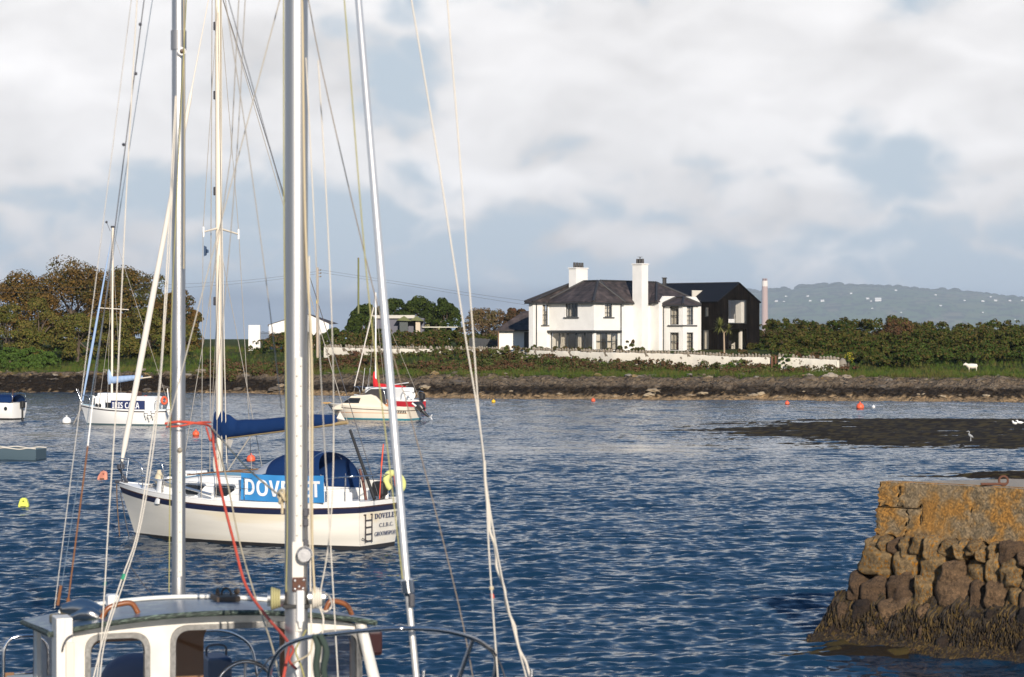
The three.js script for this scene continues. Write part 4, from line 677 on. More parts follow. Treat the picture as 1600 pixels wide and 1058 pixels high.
  const lichen = [mat([0.66, 0.53, 0.32], 0.95, { map: rep(stT, 0.8), ...bm }), mat([0.52, 0.42, 0.25], 0.95, { map: rep(stT, 1.1), ...bm })], grey = [mat([0.38, 0.29, 0.19], 0.9, { map: rep(stT2, 0.9), ...bm }), mat([0.26, 0.195, 0.13], 0.9, { map: rep(stT2, 1.2), ...bm })], dark = [mat([0.075, 0.055, 0.04], 0.75, { map: rep(stT2, 1), ...bm }), mat([0.05, 0.038, 0.03], 0.7, { map: rep(stT2, 1.3), ...bm })];
  const stone = (u, y, w, h, lean, k) => {
    const out = 0.33 * Math.max(0, 1.85 - y) + 0.02, m = shadow(new THREE.Mesh(variants[k % 7], (y > 1.1 ? (R() < 0.75 ? lichen : grey) : y > 0.72 ? (R() < 0.45 ? lichen : grey) : R() < 0.35 ? grey : dark)[Math.floor(R() * 2)])); m.name = 'boulder';
    const p = at(u, y, out - 0.06 + 0.12 * R()); m.position.copy(p); m.scale.set(w / 2, h / 2, 0.24 + 0.10 * R()); m.rotation.set(0, -ang, lean, 'YXZ'); pier.add(m);
  };
  let k = 0;
  const rowsOf = [[1.64, 0.32], [1.30, 0.44], [0.90, 0.50], [0.48, 0.46], [0.10, 0.42]];
  for (const [y, h] of rowsOf) { let u = -0.33 * (1.85 - y) * 0.75 - 0.04; while (u < 4.4) { const w = h * (0.5 + 1.15 * R() * R() + 0.2 * R()); stone(u + w / 2, y + (R() - 0.5) * 0.14, w * 1.02, h * (0.9 + 0.65 * R()), (R() - 0.5) * 0.55, k++); u += w * 0.96; } }
  // the end, seen edge on
  for (let i = 0; i < 16; i++) { const y = 0.1 + 1.6 * R(), out = 0.33 * (1.85 - y), m = shadow(new THREE.Mesh(variants[i % 7], (y > 1.2 ? grey : dark)[i % 2])); m.name = 'boulder'; m.position.copy(at(0.12 + 0.5 * R() - out * 0.75, y, -0.25 - 0.6 * R() + out * 0.3)); m.scale.set(0.2 + 0.1 * R(), 0.16 + 0.06 * R(), 0.2); m.rotation.y = R() * 3; pier.add(m); }
  // wrack hanging over the lower courses: thousands of fronds
  const strip = (len, bend) => { const n = 5, pos = [], idx = []; for (let i = 0; i <= n; i++) { const t = i / n, w = 0.0085 * (1 - 0.55 * t) * (1 + 0.3 * Math.sin(t * 9)); pos.push(-w + 0.03 * Math.sin(t * 4 + bend), -len * t, bend * 0.05 * t * t + 0.02 * Math.sin(t * 3), w + 0.03 * Math.sin(t * 4 + bend), -len * t, bend * 0.05 * t * t); } for (let i = 0; i < n; i++) idx.push(i * 2, i * 2 + 2, i * 2 + 1, i * 2 + 1, i * 2 + 2, i * 2 + 3); const g = new THREE.BufferGeometry(); g.setAttribute('position', new THREE.Float32BufferAttribute(pos, 3)); g.setIndex(idx); return g; };
  const tuft = join([strip(0.34, 1), strip(0.28, -1).translate(0.03, 0, 0.01), strip(0.4, 0.4).translate(-0.035, 0.02, 0.015), strip(0.25, 2).translate(0.012, 0.03, 0.03)]); tuft.computeVertexNormals();
  const N = 15000, im = new THREE.InstancedMesh(tuft, mat([1, 1, 1], 0.75), N); im.name = 'hanging_seaweed'; const m4 = new THREE.Matrix4(), q = new THREE.Quaternion(), q2 = new THREE.Quaternion(), tones = [[0.024, 0.014, 0.005], [0.042, 0.025, 0.006], [0.016, 0.010, 0.005], [0.080, 0.048, 0.009], [0.028, 0.014, 0.006]].map((c) => col(...c));
  for (let i = 0; i < N; i++) {
    const u0 = lerp(-0.9, 4.6, R()), edge = 0.78 + 0.24 * fbm2(u0 * 1.6, 4.4, 3) + 0.25 * smooth(1.2, -0.5, u0) * -0.2, y = lerp(-0.12, edge, Math.pow(R(), 0.85)), out = 0.33 * (1.85 - y) + 0.20 + 0.10 * fbm2(u0 * 2.5, y * 2.5, 3) + 0.35 * smooth(0.25, -0.1, y);
    const u = u0 - Math.max(0, -u0) * 0.2; if (u < -0.36 * (1.85 - y) * 0.9 - 0.15) { i--; if (R() < 0.02) i++; continue; }
    q.setFromAxisAngle(V(0, 1, 0), -ang + (R() - 0.5) * 0.8); q2.setFromAxisAngle(V(1, 0, 0), -0.12 - 0.28 * R()); m4.compose(at(u, y, out), q.multiply(q2), V(1 + R(), 0.8 + 0.9 * R(), 1)); im.setMatrixAt(i, m4); im.setColorAt(i, tones[Math.floor(clamp(2.5 + 3 * fbm2(u0 * 2, y * 3, 2) + 3 * (R() - 0.5), 0, 4.99))]);
  }
  shadow(im); pier.add(im); im.userData.kind = 'stuff';
  mesh('seaweed_skirt', sheet((a, b) => { const y = lerp(-0.25, 0.85, b), u = lerp(-0.30 * (1.85 - y) + 0.12, 6, a); return at(u, y + 0.06 * n2(u * 3, b * 4), 0.33 * (1.85 - y) + 0.16 + 0.09 * fbm2(u * 3, y * 3, 3) + 0.5 * smooth(0.2, -0.25, y)); }, 90, 18), mat([0.026, 0.016, 0.007], 0.7), pier);
  // rusty mooring ring on top
  const r0 = at(2.15, TOP, -0.42), ring = thing('mooring_ring', 'rusty iron mooring ring and bar on the pier top', 'ring', V(c0.x + r0.x, TOP, c0.z + r0.z)), rust = mat([0.11, 0.045, 0.026], 0.9);
  mesh('bar', rod(V(-0.30, 0.03, 0.05), V(0.14, 0.03, 0.0), 0.022), rust, ring); mesh('loop', new THREE.TorusGeometry(0.075, 0.02, 8, 20).translate(0.09, 0.085, 0), rust, ring);
}
// ------------------------------------------------------------------ beds of wrack breaking the surface
function weedBed(label, pxA, pxB, yA, yB, seed, thr) {
  const d0 = dWater(yB), d1 = dWater(yA), NX = 200, ND = 80, pos = [], cols = [], idx = [];
  for (let j = 0; j <= ND; j++) for (let i = 0; i <= NX; i++) {
    const d = lerp(d0, d1, j / ND), px = lerp(pxA, pxB, i / NX), x = (px - 800) * d / F, v = j / ND;
    const inside = smooth(0, 0.35, (px - pxA) / (pxB - pxA) - 0.30 * Math.abs(v - 0.55) * 2 + 0.1 * fbm2(x * 0.1, d * 0.2, 2)) * smooth(0, 0.12, v) * smooth(1, 0.88, v);
    const h = 0.11 * (inside - thr) + 0.16 * fbm2(x * 0.10 + seed, d * 0.30, 4) * (0.3 + 0.7 * inside) + 0.07 * fbm2(x * 1.1, d * 0.8 + seed, 4) + 0.005;
    pos.push(x, Math.max(-0.3, h), -d); const f = fbm2(x * 0.8, d * 0.8 + 7, 3), c = f > 0.15 ? [0.060, 0.042, 0.013] : [0.020, 0.013, 0.006]; cols.push(...c);
  }
  for (let j = 0; j < ND; j++) for (let i = 0; i < NX; i++) { const a = j * (NX + 1) + i, b = a + 1, e = a + NX + 1, g = e + 1; idx.push(a, b, g, a, g, e); }
  const g = new THREE.BufferGeometry(); g.setAttribute('position', new THREE.Float32BufferAttribute(pos, 3)); g.setAttribute('color', new THREE.Float32BufferAttribute(cols, 3)); g.setIndex(idx); g.computeVertexNormals();
  return tag(mesh('seaweed_bed', g, dull([1, 1, 1], 0.9, { vertexColors: true })), label, undefined, undefined, 'stuff');
}
weedBed('broad dark bed of seaweed breaking the calm water below the thicket', 960, 1760, 653, 704, 2, 0.42);
weedBed('narrow strip of dark seaweed on the water behind the pier', 1380, 1800, 738, 751, 8, 0.40);

weedBed('fringe of loose seaweed floating at the foot of the pier', 1205, 1420, 1000, 1030, 5, 0.36);
// ------------------------------------------------------------------ boats: a hull frame set between stern and bow seen in the photograph
const alu = mat([0.72, 0.72, 0.72], 0.36, { metalness: 1 }), steel = mat([0.62, 0.62, 0.63], 0.16, { metalness: 1 }), gel = mat([0.82, 0.81, 0.78], 0.35), gelOld = (() => { const a = tileN(3, 5, 8.8); const t = noiseTex(512, (x, y) => { const v = 0.94 + 0.1 * a(x, y), s = smooth(0.1, 0.5, a(y * 1, x)); return [v, v * (0.985 - 0.03 * s), v * (0.95 - 0.09 * s)]; }, true); return mat([0.84, 0.83, 0.80], 0.4, { map: rep(t, 0.35) }); })();
const navy = mat([0.010, 0.014, 0.045], 0.4), canvasNavy = dull([0.007, 0.028, 0.100], 0.9), canvasSky = mat([0.30, 0.42, 0.62], 0.9), blackRub = mat([0.015, 0.015, 0.016], 0.6), teak = mat([0.20, 0.10, 0.045], 0.65), brownTrim = mat([0.07, 0.03, 0.02], 0.6), ropeWhite = mat([0.62, 0.57, 0.49], 0.9), ropeGrey = mat([0.36, 0.33, 0.29], 0.9), wireDark = mat([0.06, 0.06, 0.07], 0.5), smoked = new THREE.MeshPhysicalMaterial({ color: col(0.02, 0.022, 0.025), roughness: 0.08, clearcoat: 1 }), orangeBuoy = mat([0.80, 0.115, 0.045], 0.5), mastPaint = mat([0.74, 0.66, 0.54], 0.45), sailWhite = mat([0.72, 0.67, 0.60], 0.85), antifoul = mat([0.02, 0.02, 0.022], 0.7);
function boatFrame(name, label, category, sternPx, sternD, bowPx, bowD, group) {
  const s = V((sternPx - 800) * sternD / F, 0, -sternD), b = V((bowPx - 800) * bowD / F, 0, -bowD), dir = b.clone().sub(s), L = dir.length(); dir.normalize();
  const g = thing(name, label, category, s, Math.atan2(-dir.z, dir.x), group); g.updateMatrixWorld();
  const side = V(-dir.z, 0, dir.x);                                          // local +z
  // local point seen at (px, py) on the vertical plane z = const of the boat
  const at = (px, py, z = 0) => { const o = s.clone().addScaledVector(side, z), r = (px - 800) / F; const t = (r * -o.z - o.x) / (dir.x + r * dir.z); const d = -(o.z + dir.z * t); return V(t, EYE - (py - HZ) * d / F, z); };
  return { g, L, at, k: sternD / F };
}
// lofted hull between two heights given as functions of u (0 stern .. 1 bow)
function hullSurf(h, lowF, highF, nu = 44, nv = 10, sides = [-1, 1], grow = 0) {
  const parts = [];
  for (const sd of sides) parts.push(sheet((u, v) => {
    const S = h.sheer(u), y = lerp(highF(u), lowF(u), v), t = clamp((S - y) / (S + 0.45), 0, 1), c = lerp(h.flat ?? 0.32, 0.9, Math.pow(u, 2.2)), w = h.beam / 2 * h.plan(u) * (1 - c * Math.pow(t, lerp(2.6, 1.15, Math.pow(u, 1.5)))) + grow;
    return V(h.L * u - h.rake * t * Math.pow(u, 5) + (h.stern ?? 0) * t * Math.pow(1 - u, 6), y, sd * Math.max(0.002, w));
  }, nu, nv));
  return parts;
}
const planSail = (u) => u < 0.42 ? 1 - 0.26 * Math.pow((0.42 - u) / 0.42, 2) : Math.max(0, 1 - Math.pow((u - 0.42) / 0.58, 2.3));
function buildHull(f, h, bands, deckMat) {
  for (const [name, lo, hi, m, grow = 0] of bands) mesh(name, join(hullSurf(h, lo, hi, 44, 6, [-1, 1], grow)), m, f.g);
  const w = (u) => h.beam / 2 * h.plan(u);
  mesh('deck', sheet((u, v) => V(h.L * u, h.sheer(u) - 0.03 + 0.05 * (1 - (v * 2 - 1) ** 2), (v * 2 - 1) * Math.max(0.002, w(u) - 0.01)), 40, 6), deckMat, f.g);
  // transom
  for (const [name, lo, hi, m, grow = 0] of bands) mesh(name === 'topsides' ? 'transom' : name, sheet((u, v) => { const S = h.sheer(0), y = lerp(hi(0), lo(0), v), t = clamp((S - y) / (S + 0.45), 0, 1), c = h.flat ?? 0.32; return V((h.stern ?? 0) * t - 0.004 - grow + 0.03 * (1 - Math.pow(Math.abs(u * 2 - 1), 4)) * -1, y, (u * 2 - 1) * (w(0) * (1 - c * Math.pow(t, 2.6)) + grow)); }, 14, 8), m, f.g);
}
// mast, stays: each a part
const stay = (f, name, a, b, r, m = wireDark, sag = 0) => mesh(name, sag ? tube([a, a.clone().lerp(b, 0.5).add(V(0, -sag, 0)), b], r, 5, 14) : rod(a, b, r, r, 5), m, f.g);

// ---- the white sloop with the name banner
{
  const f = boatFrame('white_sloop', 'white sloop with navy stripe, blue sprayhood and DOVELET name banner', 'sailboat', 592, 60.4, 185, 64.2), { g, L, at } = f;
  const h = { L, beam: 2.5, rake: 0.75, stern: 0.05, plan: planSail, sheer: (u) => 1.05 + 0.14 * Math.pow(1 - u, 4) + 0.36 * Math.pow(u, 2.6), flat: 0.30 };
  buildHull(f, h, [['topsides', () => 0.10, (u) => h.sheer(u) - 0.27, gelOld], ['boot_top', () => -0.4, () => 0.10, antifoul], ['navy_stripe', (u) => h.sheer(u) - 0.27, (u) => h.sheer(u) - 0.145, navy, 0.004], ['brown_line', (u) => h.sheer(u) - 0.145, (u) => h.sheer(u) - 0.115, brownTrim, 0.008], ['bulwark', (u) => h.sheer(u) - 0.115, (u) => h.sheer(u), gel]], gel);
  mesh('toe_rail', join([-1, 1].map((s) => tube(Array.from({ length: 14 }, (_, i) => { const u = i / 13; return V(L * u, h.sheer(u) + 0.01, s * Math.max(0.01, h.beam / 2 * h.plan(u) - 0.015)); }), 0.022, 5, 50))), gel, g);
  // name and ladder on the transom
  const ink = mat([0.03, 0.04, 0.10], 0.6), word = (t, y, s, w, font) => mesh('lettering', lettering(t, font, s, 0.004, w).rotateY(-Math.PI / 2).translate(-0.045, y, 0.28), ink, g);
  word('DOVELET', 0.80, 0.125, 1.1, 'serif_bold'); word('C.I.B.C.', 0.57, 0.09, 0.66, 'serif_regular'); word('GROOMSPORT', 0.36, 0.10, 1.1, 'serif_regular');
  const lad = []; for (const z of [-0.72, -0.42]) lad.push(rod(V(-0.06, 0.18, z), V(-0.06, 0.86, z), 0.014)); for (let i = 0; i < 4; i++) lad.push(rod(V(-0.06, 0.22 + i * 0.17, -0.72), V(-0.06, 0.22 + i * 0.17, -0.42), 0.014)); lad.push(rod(V(0, 0.86, -0.72), V(-0.07, 0.86, -0.72), 0.02), rod(V(0, 0.86, -0.42), V(-0.07, 0.86, -0.42), 0.02), rod(V(-0.06, 0.3, -0.88), V(-0.06, 0.22, -0.62), 0.012));
  mesh('boarding_ladder', join(lad), mat([0.10, 0.08, 0.07], 0.4, { metalness: 0.6 }), g);
  // coachroof, windows, hatch
  const roofW = (x) => 0.80 - 0.05 * Math.pow(Math.max(0, x - 3.2), 1.4), cx0 = 2.15, cx1 = 6.05, rt = (x) => 1.72 - 0.10 * Math.pow(Math.max(0, x - 4.4), 1.5);
  const coach = sheet((u, v) => { const x = lerp(cx0, cx1, u), w = roofW(x), hh = rt(x), ring = [[-w - 0.10, 1.02], [-w - 0.06, hh - 0.28], [-w, hh - 0.08], [-w + 0.1, hh], [0, hh + 0.06], [w - 0.1, hh], [w, hh - 0.08], [w + 0.06, hh - 0.28], [w + 0.10, 1.02]], k = v * 8, i = Math.min(7, Math.floor(k)), q = k - i; const z = lerp(ring[i][0], ring[i + 1][0], q), y = lerp(ring[i][1], ring[i + 1][1], q); return V(x + (u > 0.99 ? 0.5 * clamp((1.72 - y) / 0.7, 0, 1) : 0), y, z); }, 24, 16);
  mesh('coachroof', join([coach, box(cx0 - 0.01, cx0 + 0.03, 1.0, 1.70, -0.8, 0.8), new THREE.CylinderGeometry(0.8, 0.92, 0.62, 20, 1, false, 0, Math.PI).rotateY(0).scale(0.55, 1, 1).translate(cx1 - 0.02, 1.26, 0)]), gel, g);
  mesh('roof_paint', sheet((u, v) => { const x = lerp(cx0 + 0.1, cx1 - 0.2, u), w = roofW(x) - 0.12; return V(x, rt(x) + 0.012 + 0.05 * (1 - (v * 2 - 1) ** 2), (v * 2 - 1) * w); }, 14, 6), mat([0.24, 0.48, 0.62], 0.7), g);
  const winShape = (w, hh) => { const s = new THREE.Shape(), r = 0.08; s.moveTo(-w + r, -hh); s.lineTo(w - r, -hh); s.quadraticCurveTo(w, -hh, w, -hh + r); s.lineTo(w, hh - r); s.quadraticCurveTo(w, hh, w - r, hh); s.lineTo(-w + r, hh); s.quadraticCurveTo(-w, hh, -w, hh - r); s.lineTo(-w, -hh + r); s.quadraticCurveTo(-w, -hh, -w + r, -hh); return s; };
  for (const sd of [-1, 1]) for (const x of [5.02, 4.05, 3.05]) { const w = mesh('window', new THREE.ExtrudeGeometry(winShape(0.34, 0.17), { depth: 0.03, bevelEnabled: false }).translate(x, 1.34, sd * (roofW(x) + 0.065) - 0.015), alu, g); mesh('pane', new THREE.ExtrudeGeometry(winShape(0.30, 0.13), { depth: 0.04, bevelEnabled: false }).translate(x, 1.34, sd * (roofW(x) + 0.065) - 0.02), smoked, w); }
  for (const sd of [-1, 1]) mesh('handrail', tube([V(2.6, 1.78, sd * 0.62), V(4, 1.82, sd * 0.62), V(5.4, 1.70, sd * 0.58)], 0.022, 6), teak, g);
  mesh('fore_hatch', rbox(5.35, 5.85, 1.62, 1.78, -0.27, 0.27, 0.04), gel, g);
  mesh('vent_cowl', join([rod(V(6.2, 1.2, -0.25), V(6.2, 1.5, -0.25), 0.05), new THREE.SphereGeometry(0.1, 10, 8).translate(6.2, 1.53, -0.25)]), gel, g);
  mesh('cockpit_coaming', join([-1, 1].map((s) => rbox(0.25, 2.2, 1.05, 1.42, s * 0.86 - 0.05, s * 0.86 + 0.05, 0.04))), gel, g);
  // sprayhood: canvas arch with clear window
  const shA = at(404, 742, -0.1).x, shB = at(520, 742, -0.1).x, hood = sheet((u, v) => { const x = lerp(shA, shB + 0.15, u), a = v * Math.PI, top = 1.55 + 0.82 * Math.pow(Math.sin(Math.min(1, u * 1.5 + 0.02) * Math.PI / 2), 0.7) * (u > 0.75 ? 1 - 0.12 * (u - 0.75) : 1); return V(x - (u > 0.66 ? (u - 0.66) * 1.1 * (1 - Math.sin(a)) : 0), 1.35 + (top - 1.35) * Math.pow(Math.sin(a), 0.55), -Math.cos(a) * 0.92); }, 18, 22);
  const hd = mesh('sprayhood', hood, canvasNavy, g);
  mesh('clear_window', sheet((u, v) => { const x = lerp(shA - 0.26, shA - 0.75, u), a = lerp(0.10, 0.36, v) * Math.PI, t = clamp((shA - x) / (shA - shB), 0, 1), top = 1.55 + 0.84 * Math.pow(Math.sin(Math.min(1, t * 1.5 + 0.02) * Math.PI / 2), 0.7); return V(x, 1.36 + (top - 1.35) * Math.pow(Math.sin(a), 0.55), -Math.cos(a) * 0.945); }, 8, 8), mat([0.34, 0.36, 0.40], 0.25), hd);
  mesh('hood_hoop', tube(Array.from({ length: 9 }, (_, i) => V(shB + 0.25, 1.3 + 1.05 * Math.pow(Math.sin(i / 8 * Math.PI), 0.5), -Math.cos(i / 8 * Math.PI) * 0.94)), 0.014, 6, 30), steel, hd);
  // banner on the port guard rail
  const z = -1.16, b0 = at(377, 762, z).x, b1 = at(508, 762, z).x, by0 = at(440, 783, z).y, by1 = at(440, 741, z).y, bw = b0 - b1, wob = (u, v) => 0.02 * Math.sin(u * 9 + v * 2) + 0.012 * Math.sin(u * 23);
  const bn = mesh('name_banner', sheet((u, v) => V(lerp(b0, b1, u), lerp(by0, by1, v) - 0.03 * Math.sin(u * Math.PI), z - 0.03 + wob(u, v)), 40, 10), mat([0.035, 0.24, 0.55], 0.75), g);
  { const t = lettering('DOVELET', 'sans_bold', (by1 - by0) * 0.60, 0.003, bw * 0.90), p = t.attributes.position; for (let i = 0; i < p.count; i++) { const u = 0.5 + p.getX(i) / bw, v = 0.5 + p.getY(i) / (by1 - by0); p.setXYZ(i, lerp(b0, b1, u), lerp(by0, by1, v) - 0.03 * Math.sin(u * Math.PI), z - 0.038 + wob(u, v) - p.getZ(i)); } t.computeVertexNormals(); mesh('lettering', t, mat([0.85, 0.86, 0.87], 0.7), bn); }
  // guard rails and stanchions
  for (const s of [-1, 1]) { const zz = (u) => s * (h.beam / 2 * h.plan(u) - 0.06); for (const u of [0.05, 0.22, 0.40, 0.57, 0.74]) mesh('stanchion', rod(V(L * u, h.sheer(u), zz(u)), V(L * u, h.sheer(u) + 0.62, zz(u)), 0.013), steel, g); for (const k of [0.34, 0.61]) mesh('guard_wire', tube([0.02, 0.22, 0.40, 0.57, 0.74, 0.9].map((u) => V(L * u, h.sheer(u) + k, zz(Math.min(u, 0.88)))), 0.006, 4, 24), steel, g); }
  const pu = []; for (const s of [-1, 1]) { pu.push(tube([V(L * 0.86, h.sheer(0.86), s * 0.45), V(L * 0.87, h.sheer(0.9) + 0.6, s * 0.44), V(L * 0.97, h.sheer(1) + 0.64, s * 0.2), V(L * 1.01, h.sheer(1) + 0.66, 0)], 0.016, 6, 24), rod(V(L * 0.975, h.sheer(1), s * 0.06), V(L * 0.975, h.sheer(1) + 0.63, s * 0.18), 0.016)); } mesh('pulpit', join(pu), steel, g);
  const pp = []; for (const s of [-1, 1]) pp.push(tube([V(0.95, h.sheer(0.1) + 0.6, s * 1.0), V(0.3, h.sheer(0) + 0.62, s * 0.92), V(0.05, h.sheer(0) + 0.62, s * 0.6), V(0.0, h.sheer(0) + 0.62, s * 0.1)], 0.016, 6, 20), rod(V(0.1, h.sheer(0), s * 0.75), V(0.1, h.sheer(0) + 0.62, s * 0.75), 0.014), rod(V(0.9, h.sheer(0.1), s * 1.0), V(0.9, h.sheer(0.1) + 0.6, s * 1.0), 0.014)); mesh('pushpit', join(pp), steel, g);
  mesh('weather_cloth', sheet((u, v) => V(lerp(1.5, 0.35, u), lerp(1.22, 1.62, v), 0.98 + 0.03 * Math.sin(u * 20)), 16, 4), mat([0.62, 0.60, 0.56], 0.9), g);
  // horseshoe lifebuoy, tiller, dan buoy, outboard clutter
  const hs = at(614, 757, -0.5); mesh('horseshoe_lifebuoy', new THREE.TorusGeometry(0.20, 0.075, 10, 24, Math.PI * 1.55).scale(1, 1.28, 1).rotateZ(-Math.PI * 0.28 + Math.PI * 0.5 - 1.57).rotateY(1.0).translate(-0.02, 1.60, 0.72), mat([0.60, 0.62, 0.22], 0.7), g);
  mesh('rescue_light', rod(V(-0.06, 1.5, 0.74), V(-0.06, 1.75, 0.68), 0.045), orangeBuoy, g);
  mesh('tiller', tube([at(572, 783, -0.2), at(568, 757, -0.2), at(562, 733, -0.2)], 0.035, 6), mat([0.11, 0.03, 0.02], 0.5), g);
  mesh('boom_crutch', rod(at(585, 780, -0.4), at(547, 672, 0), 0.045, 0.035), blackRub, g);
  mesh('outboard', join([rbox(0.1, 0.45, 1.25, 1.62, 0.35, 0.65, 0.08), rod(V(0.2, 0.9, 0.5), V(0.2, 1.3, 0.5), 0.06)]), blackRub, g);
  mesh('cockpit_cushion', rbox(0.5, 1.9, 1.1, 1.24, -0.78, -0.45, 0.04), mat([0.5, 0.46, 0.4], 0.9), g);
  mesh('dan_buoy', join([rod(at(593, 780, -0.85), at(596, 728, -0.85), 0.012), rod(at(596, 728, -0.85), at(599, 694, -0.85), 0.022, 0.014)]), mat([0.75, 0.09, 0.04], 0.6), g);
  mesh('fender', sweep([V(6.35, 1.35, -0.5), V(6.35, 1.55, -0.5), V(6.35, 1.8, -0.5)], [0.04, 0.13, 0.05], 10, 12), mat([0.55, 0.47, 0.33], 0.7), g);
  mesh('spinnaker_pole', rod(V(4.3, 1.25, -1.05), V(6.9, 1.62, -0.5), 0.035), alu, g);
  mesh('deck_rope', join([0, 1, 2].map((i) => new THREE.TorusGeometry(0.16 + i * 0.03, 0.02, 6, 18).rotateX(1.4).translate(6.8 - i * 0.2, 1.36, -0.1 + i * 0.06))), ropeGrey, g);
  mesh('bow_roller', join([rbox(L - 0.25, L + 0.08, 1.38, 1.46, -0.07, 0.07, 0.02), rod(V(L - 0.3, 1.42, 0), V(L + 0.02, 1.78, 0.02), 0.03)]), wireDark, g);
  mesh('anchor_chain', tube([V(L + 0.02, 1.36, -0.05), V(L + 0.0, 0.9, -0.06), V(L - 0.06, 0.3, -0.07), V(L - 0.1, -0.2, -0.06)], 0.014, 5, 20), mat([0.15, 0.09, 0.05], 0.9), g);
  mesh('mooring_line', tube([at(188, 770, -0.05), at(205, 850, -0.4), at(240, 925, -0.9), at(246, 985, -1.2)].map((p, i) => i === 3 ? p.setY(-0.3) : p), 0.016, 5, 30), wireDark, g);
  // mast, boom, cover, furled genoa
  const mx = at(343, 735).x, mtop = 14.6;
  const ms = mesh('mast', rod(V(mx, 1.15, 0), V(mx + 0.05, mtop, 0), 0.088, 0.08, 14), mastPaint, g);
  mesh('sail_track', rod(V(mx - 0.095, 1.9, 0), V(mx - 0.045, mtop, 0), 0.014), wireDark, ms);
  const sy = at(350, 361).y; for (const s of [-1, 1]) { const e = V(mx + 0.05 - 0.1, sy - 0.05, s * 0.78); mesh('spreader', rod(V(mx + 0.04, sy + 0.08, 0), e, 0.03, 0.022), mastPaint, ms); mesh('spreader_end', rod(e.clone().add(V(0, -0.13, 0)), e.clone().add(V(0, 0.13, 0)), 0.028), gel, ms); }
  for (const y of [at(340, 40).y, at(340, 148).y, at(338, 298).y, at(338, 470).y]) mesh('mast_fitting', rbox(mx + 0.06, mx + 0.17, y - 0.12, y + 0.1, -0.05, 0.05, 0.02), wireDark, ms);
  const be = at(543, 660).x, by = at(343, 684).y, ye = at(543, 660).y;
  mesh('boom', rod(V(mx - 0.08, by, 0), V(be, ye, 0), 0.05, 0.05, 10), mat([0.36, 0.26, 0.13], 0.5), g);
  const ct = [[0, 0.80, 0.10], [0.05, 0.86, 0.14], [0.10, 0.62, 0.20], [0.2, 0.42, 0.20], [0.45, 0.36, 0.16], [0.75, 0.34, 0.14], [0.97, 0.26, 0.08], [1, 0.18, 0.04]];
  mesh('sail_cover', sheet((u, v) => { let i = 0; while (i < ct.length - 2 && u > ct[i + 1][0]) i++; const q = smooth(0, 1, (u - ct[i][0]) / (ct[i + 1][0] - ct[i][0])), hh = lerp(ct[i][1], ct[i + 1][1], q), w = lerp(ct[i][2], ct[i + 1][2], q), a = v * 2 * Math.PI, x = lerp(mx + 0.16, be + 0.28, u), yb = lerp(by, ye, u) - 0.05 - 0.1 * smooth(0.14, 0, u), fold = 1 + 0.05 * Math.sin(u * 60 + v * 8) + 0.04 * n2(u * 14, v * 5); return V(x, yb + hh * (0.5 - 0.5 * Math.cos(a)), Math.sin(a) * w * fold * (0.75 + 0.25 * Math.cos(a))); }, 80, 18), canvasNavy, g);
  mesh('sail_clew', new ConvexGeometry([V(be + 0.34, ye + 0.04, 0.03), V(be + 0.05, ye + 0.05, -0.03), V(be + 0.22, ye + 0.27, 0), V(be + 0.3, ye + 0.1, -0.04)]), sailWhite, g);
  mesh('sail_tack', new ConvexGeometry([V(mx - 0.1, by - 0.02, 0.08), V(mx - 0.5, by - 0.04, -0.1), V(mx - 0.36, by - 0.25, -0.02), V(mx - 0.2, by - 0.2, 0.06)]), sailWhite, g);
  const fs = at(190, 722), ft = V(mx + 0.2, mtop, 0), dirF = ft.clone().sub(fs);
  mesh('furled_genoa', sweep([fs, fs.clone().addScaledVector(dirF, 0.05), fs.clone().addScaledVector(dirF, 0.25), fs.clone().addScaledVector(dirF, 0.5), fs.clone().addScaledVector(dirF, 0.74), fs.clone().addScaledVector(dirF, 0.78), ft], [0.045, 0.075, 0.085, 0.07, 0.055, 0.02, 0.012], 10, 90), sailWhite, g);
  mesh('furler_drum', join([new THREE.CylinderGeometry(0.1, 0.1, 0.12, 14).translate(fs.x + 0.03, fs.y - 0.12, 0), rod(V(L - 0.12, 1.42, 0), V(fs.x, fs.y, 0), 0.02)]), wireDark, g);
  const T0 = V(mx + 0.03, mtop - 0.3, 0), sp = (s) => V(mx - 0.05, sy - 0.05, s * 0.8);
  for (const s of [-1, 1]) { stay(f, 'shroud', T0, sp(s), 0.009, ropeGrey); stay(f, 'shroud', sp(s), V(mx - 0.25, 1.15, s * 1.15), 0.009, ropeGrey); stay(f, 'shroud', V(mx, sy - 0.3, 0), V(mx + 0.5, 1.15, s * 1.13), 0.009, ropeGrey); stay(f, 'shroud', V(mx, sy - 0.3, 0), V(mx - 0.7, 1.15, s * 1.15), 0.009, ropeGrey); }
  stay(f, 'backstay', T0, V(0.0, 1.25, 0), 0.010, wireDark); stay(f, 'topping_lift', T0, V(be, ye, 0), 0.010, ropeGrey);
  stay(f, 'halyard', V(mx - 0.12, mtop, -0.08), V(mx - 0.14, 1.4, -0.1), 0.014, ropeWhite); stay(f, 'halyard', V(mx + 0.16, mtop, -0.1), V(mx + 0.22, 1.5, -0.12), 0.012, ropeGrey); stay(f, 'halyard', V(mx - 0.03, mtop - 1, -0.1), V(mx - 0.3, 2.0, -0.12), 0.012, ropeWhite);
  mesh('halyard_coil', join([0, 1, 2, 3].map((i) => new THREE.TorusGeometry(0.13, 0.022, 6, 16).scale(0.7, 1.9, 1).rotateY(0.5 * i).translate(mx, 2.05 - i * 0.05, -0.12))), ropeWhite, g);
  mesh('kicker', rod(V(mx - 0.1, 1.6, 0), V(mx - 1.0, lerp(by, ye, 0.25), 0), 0.02), ropeGrey, g);
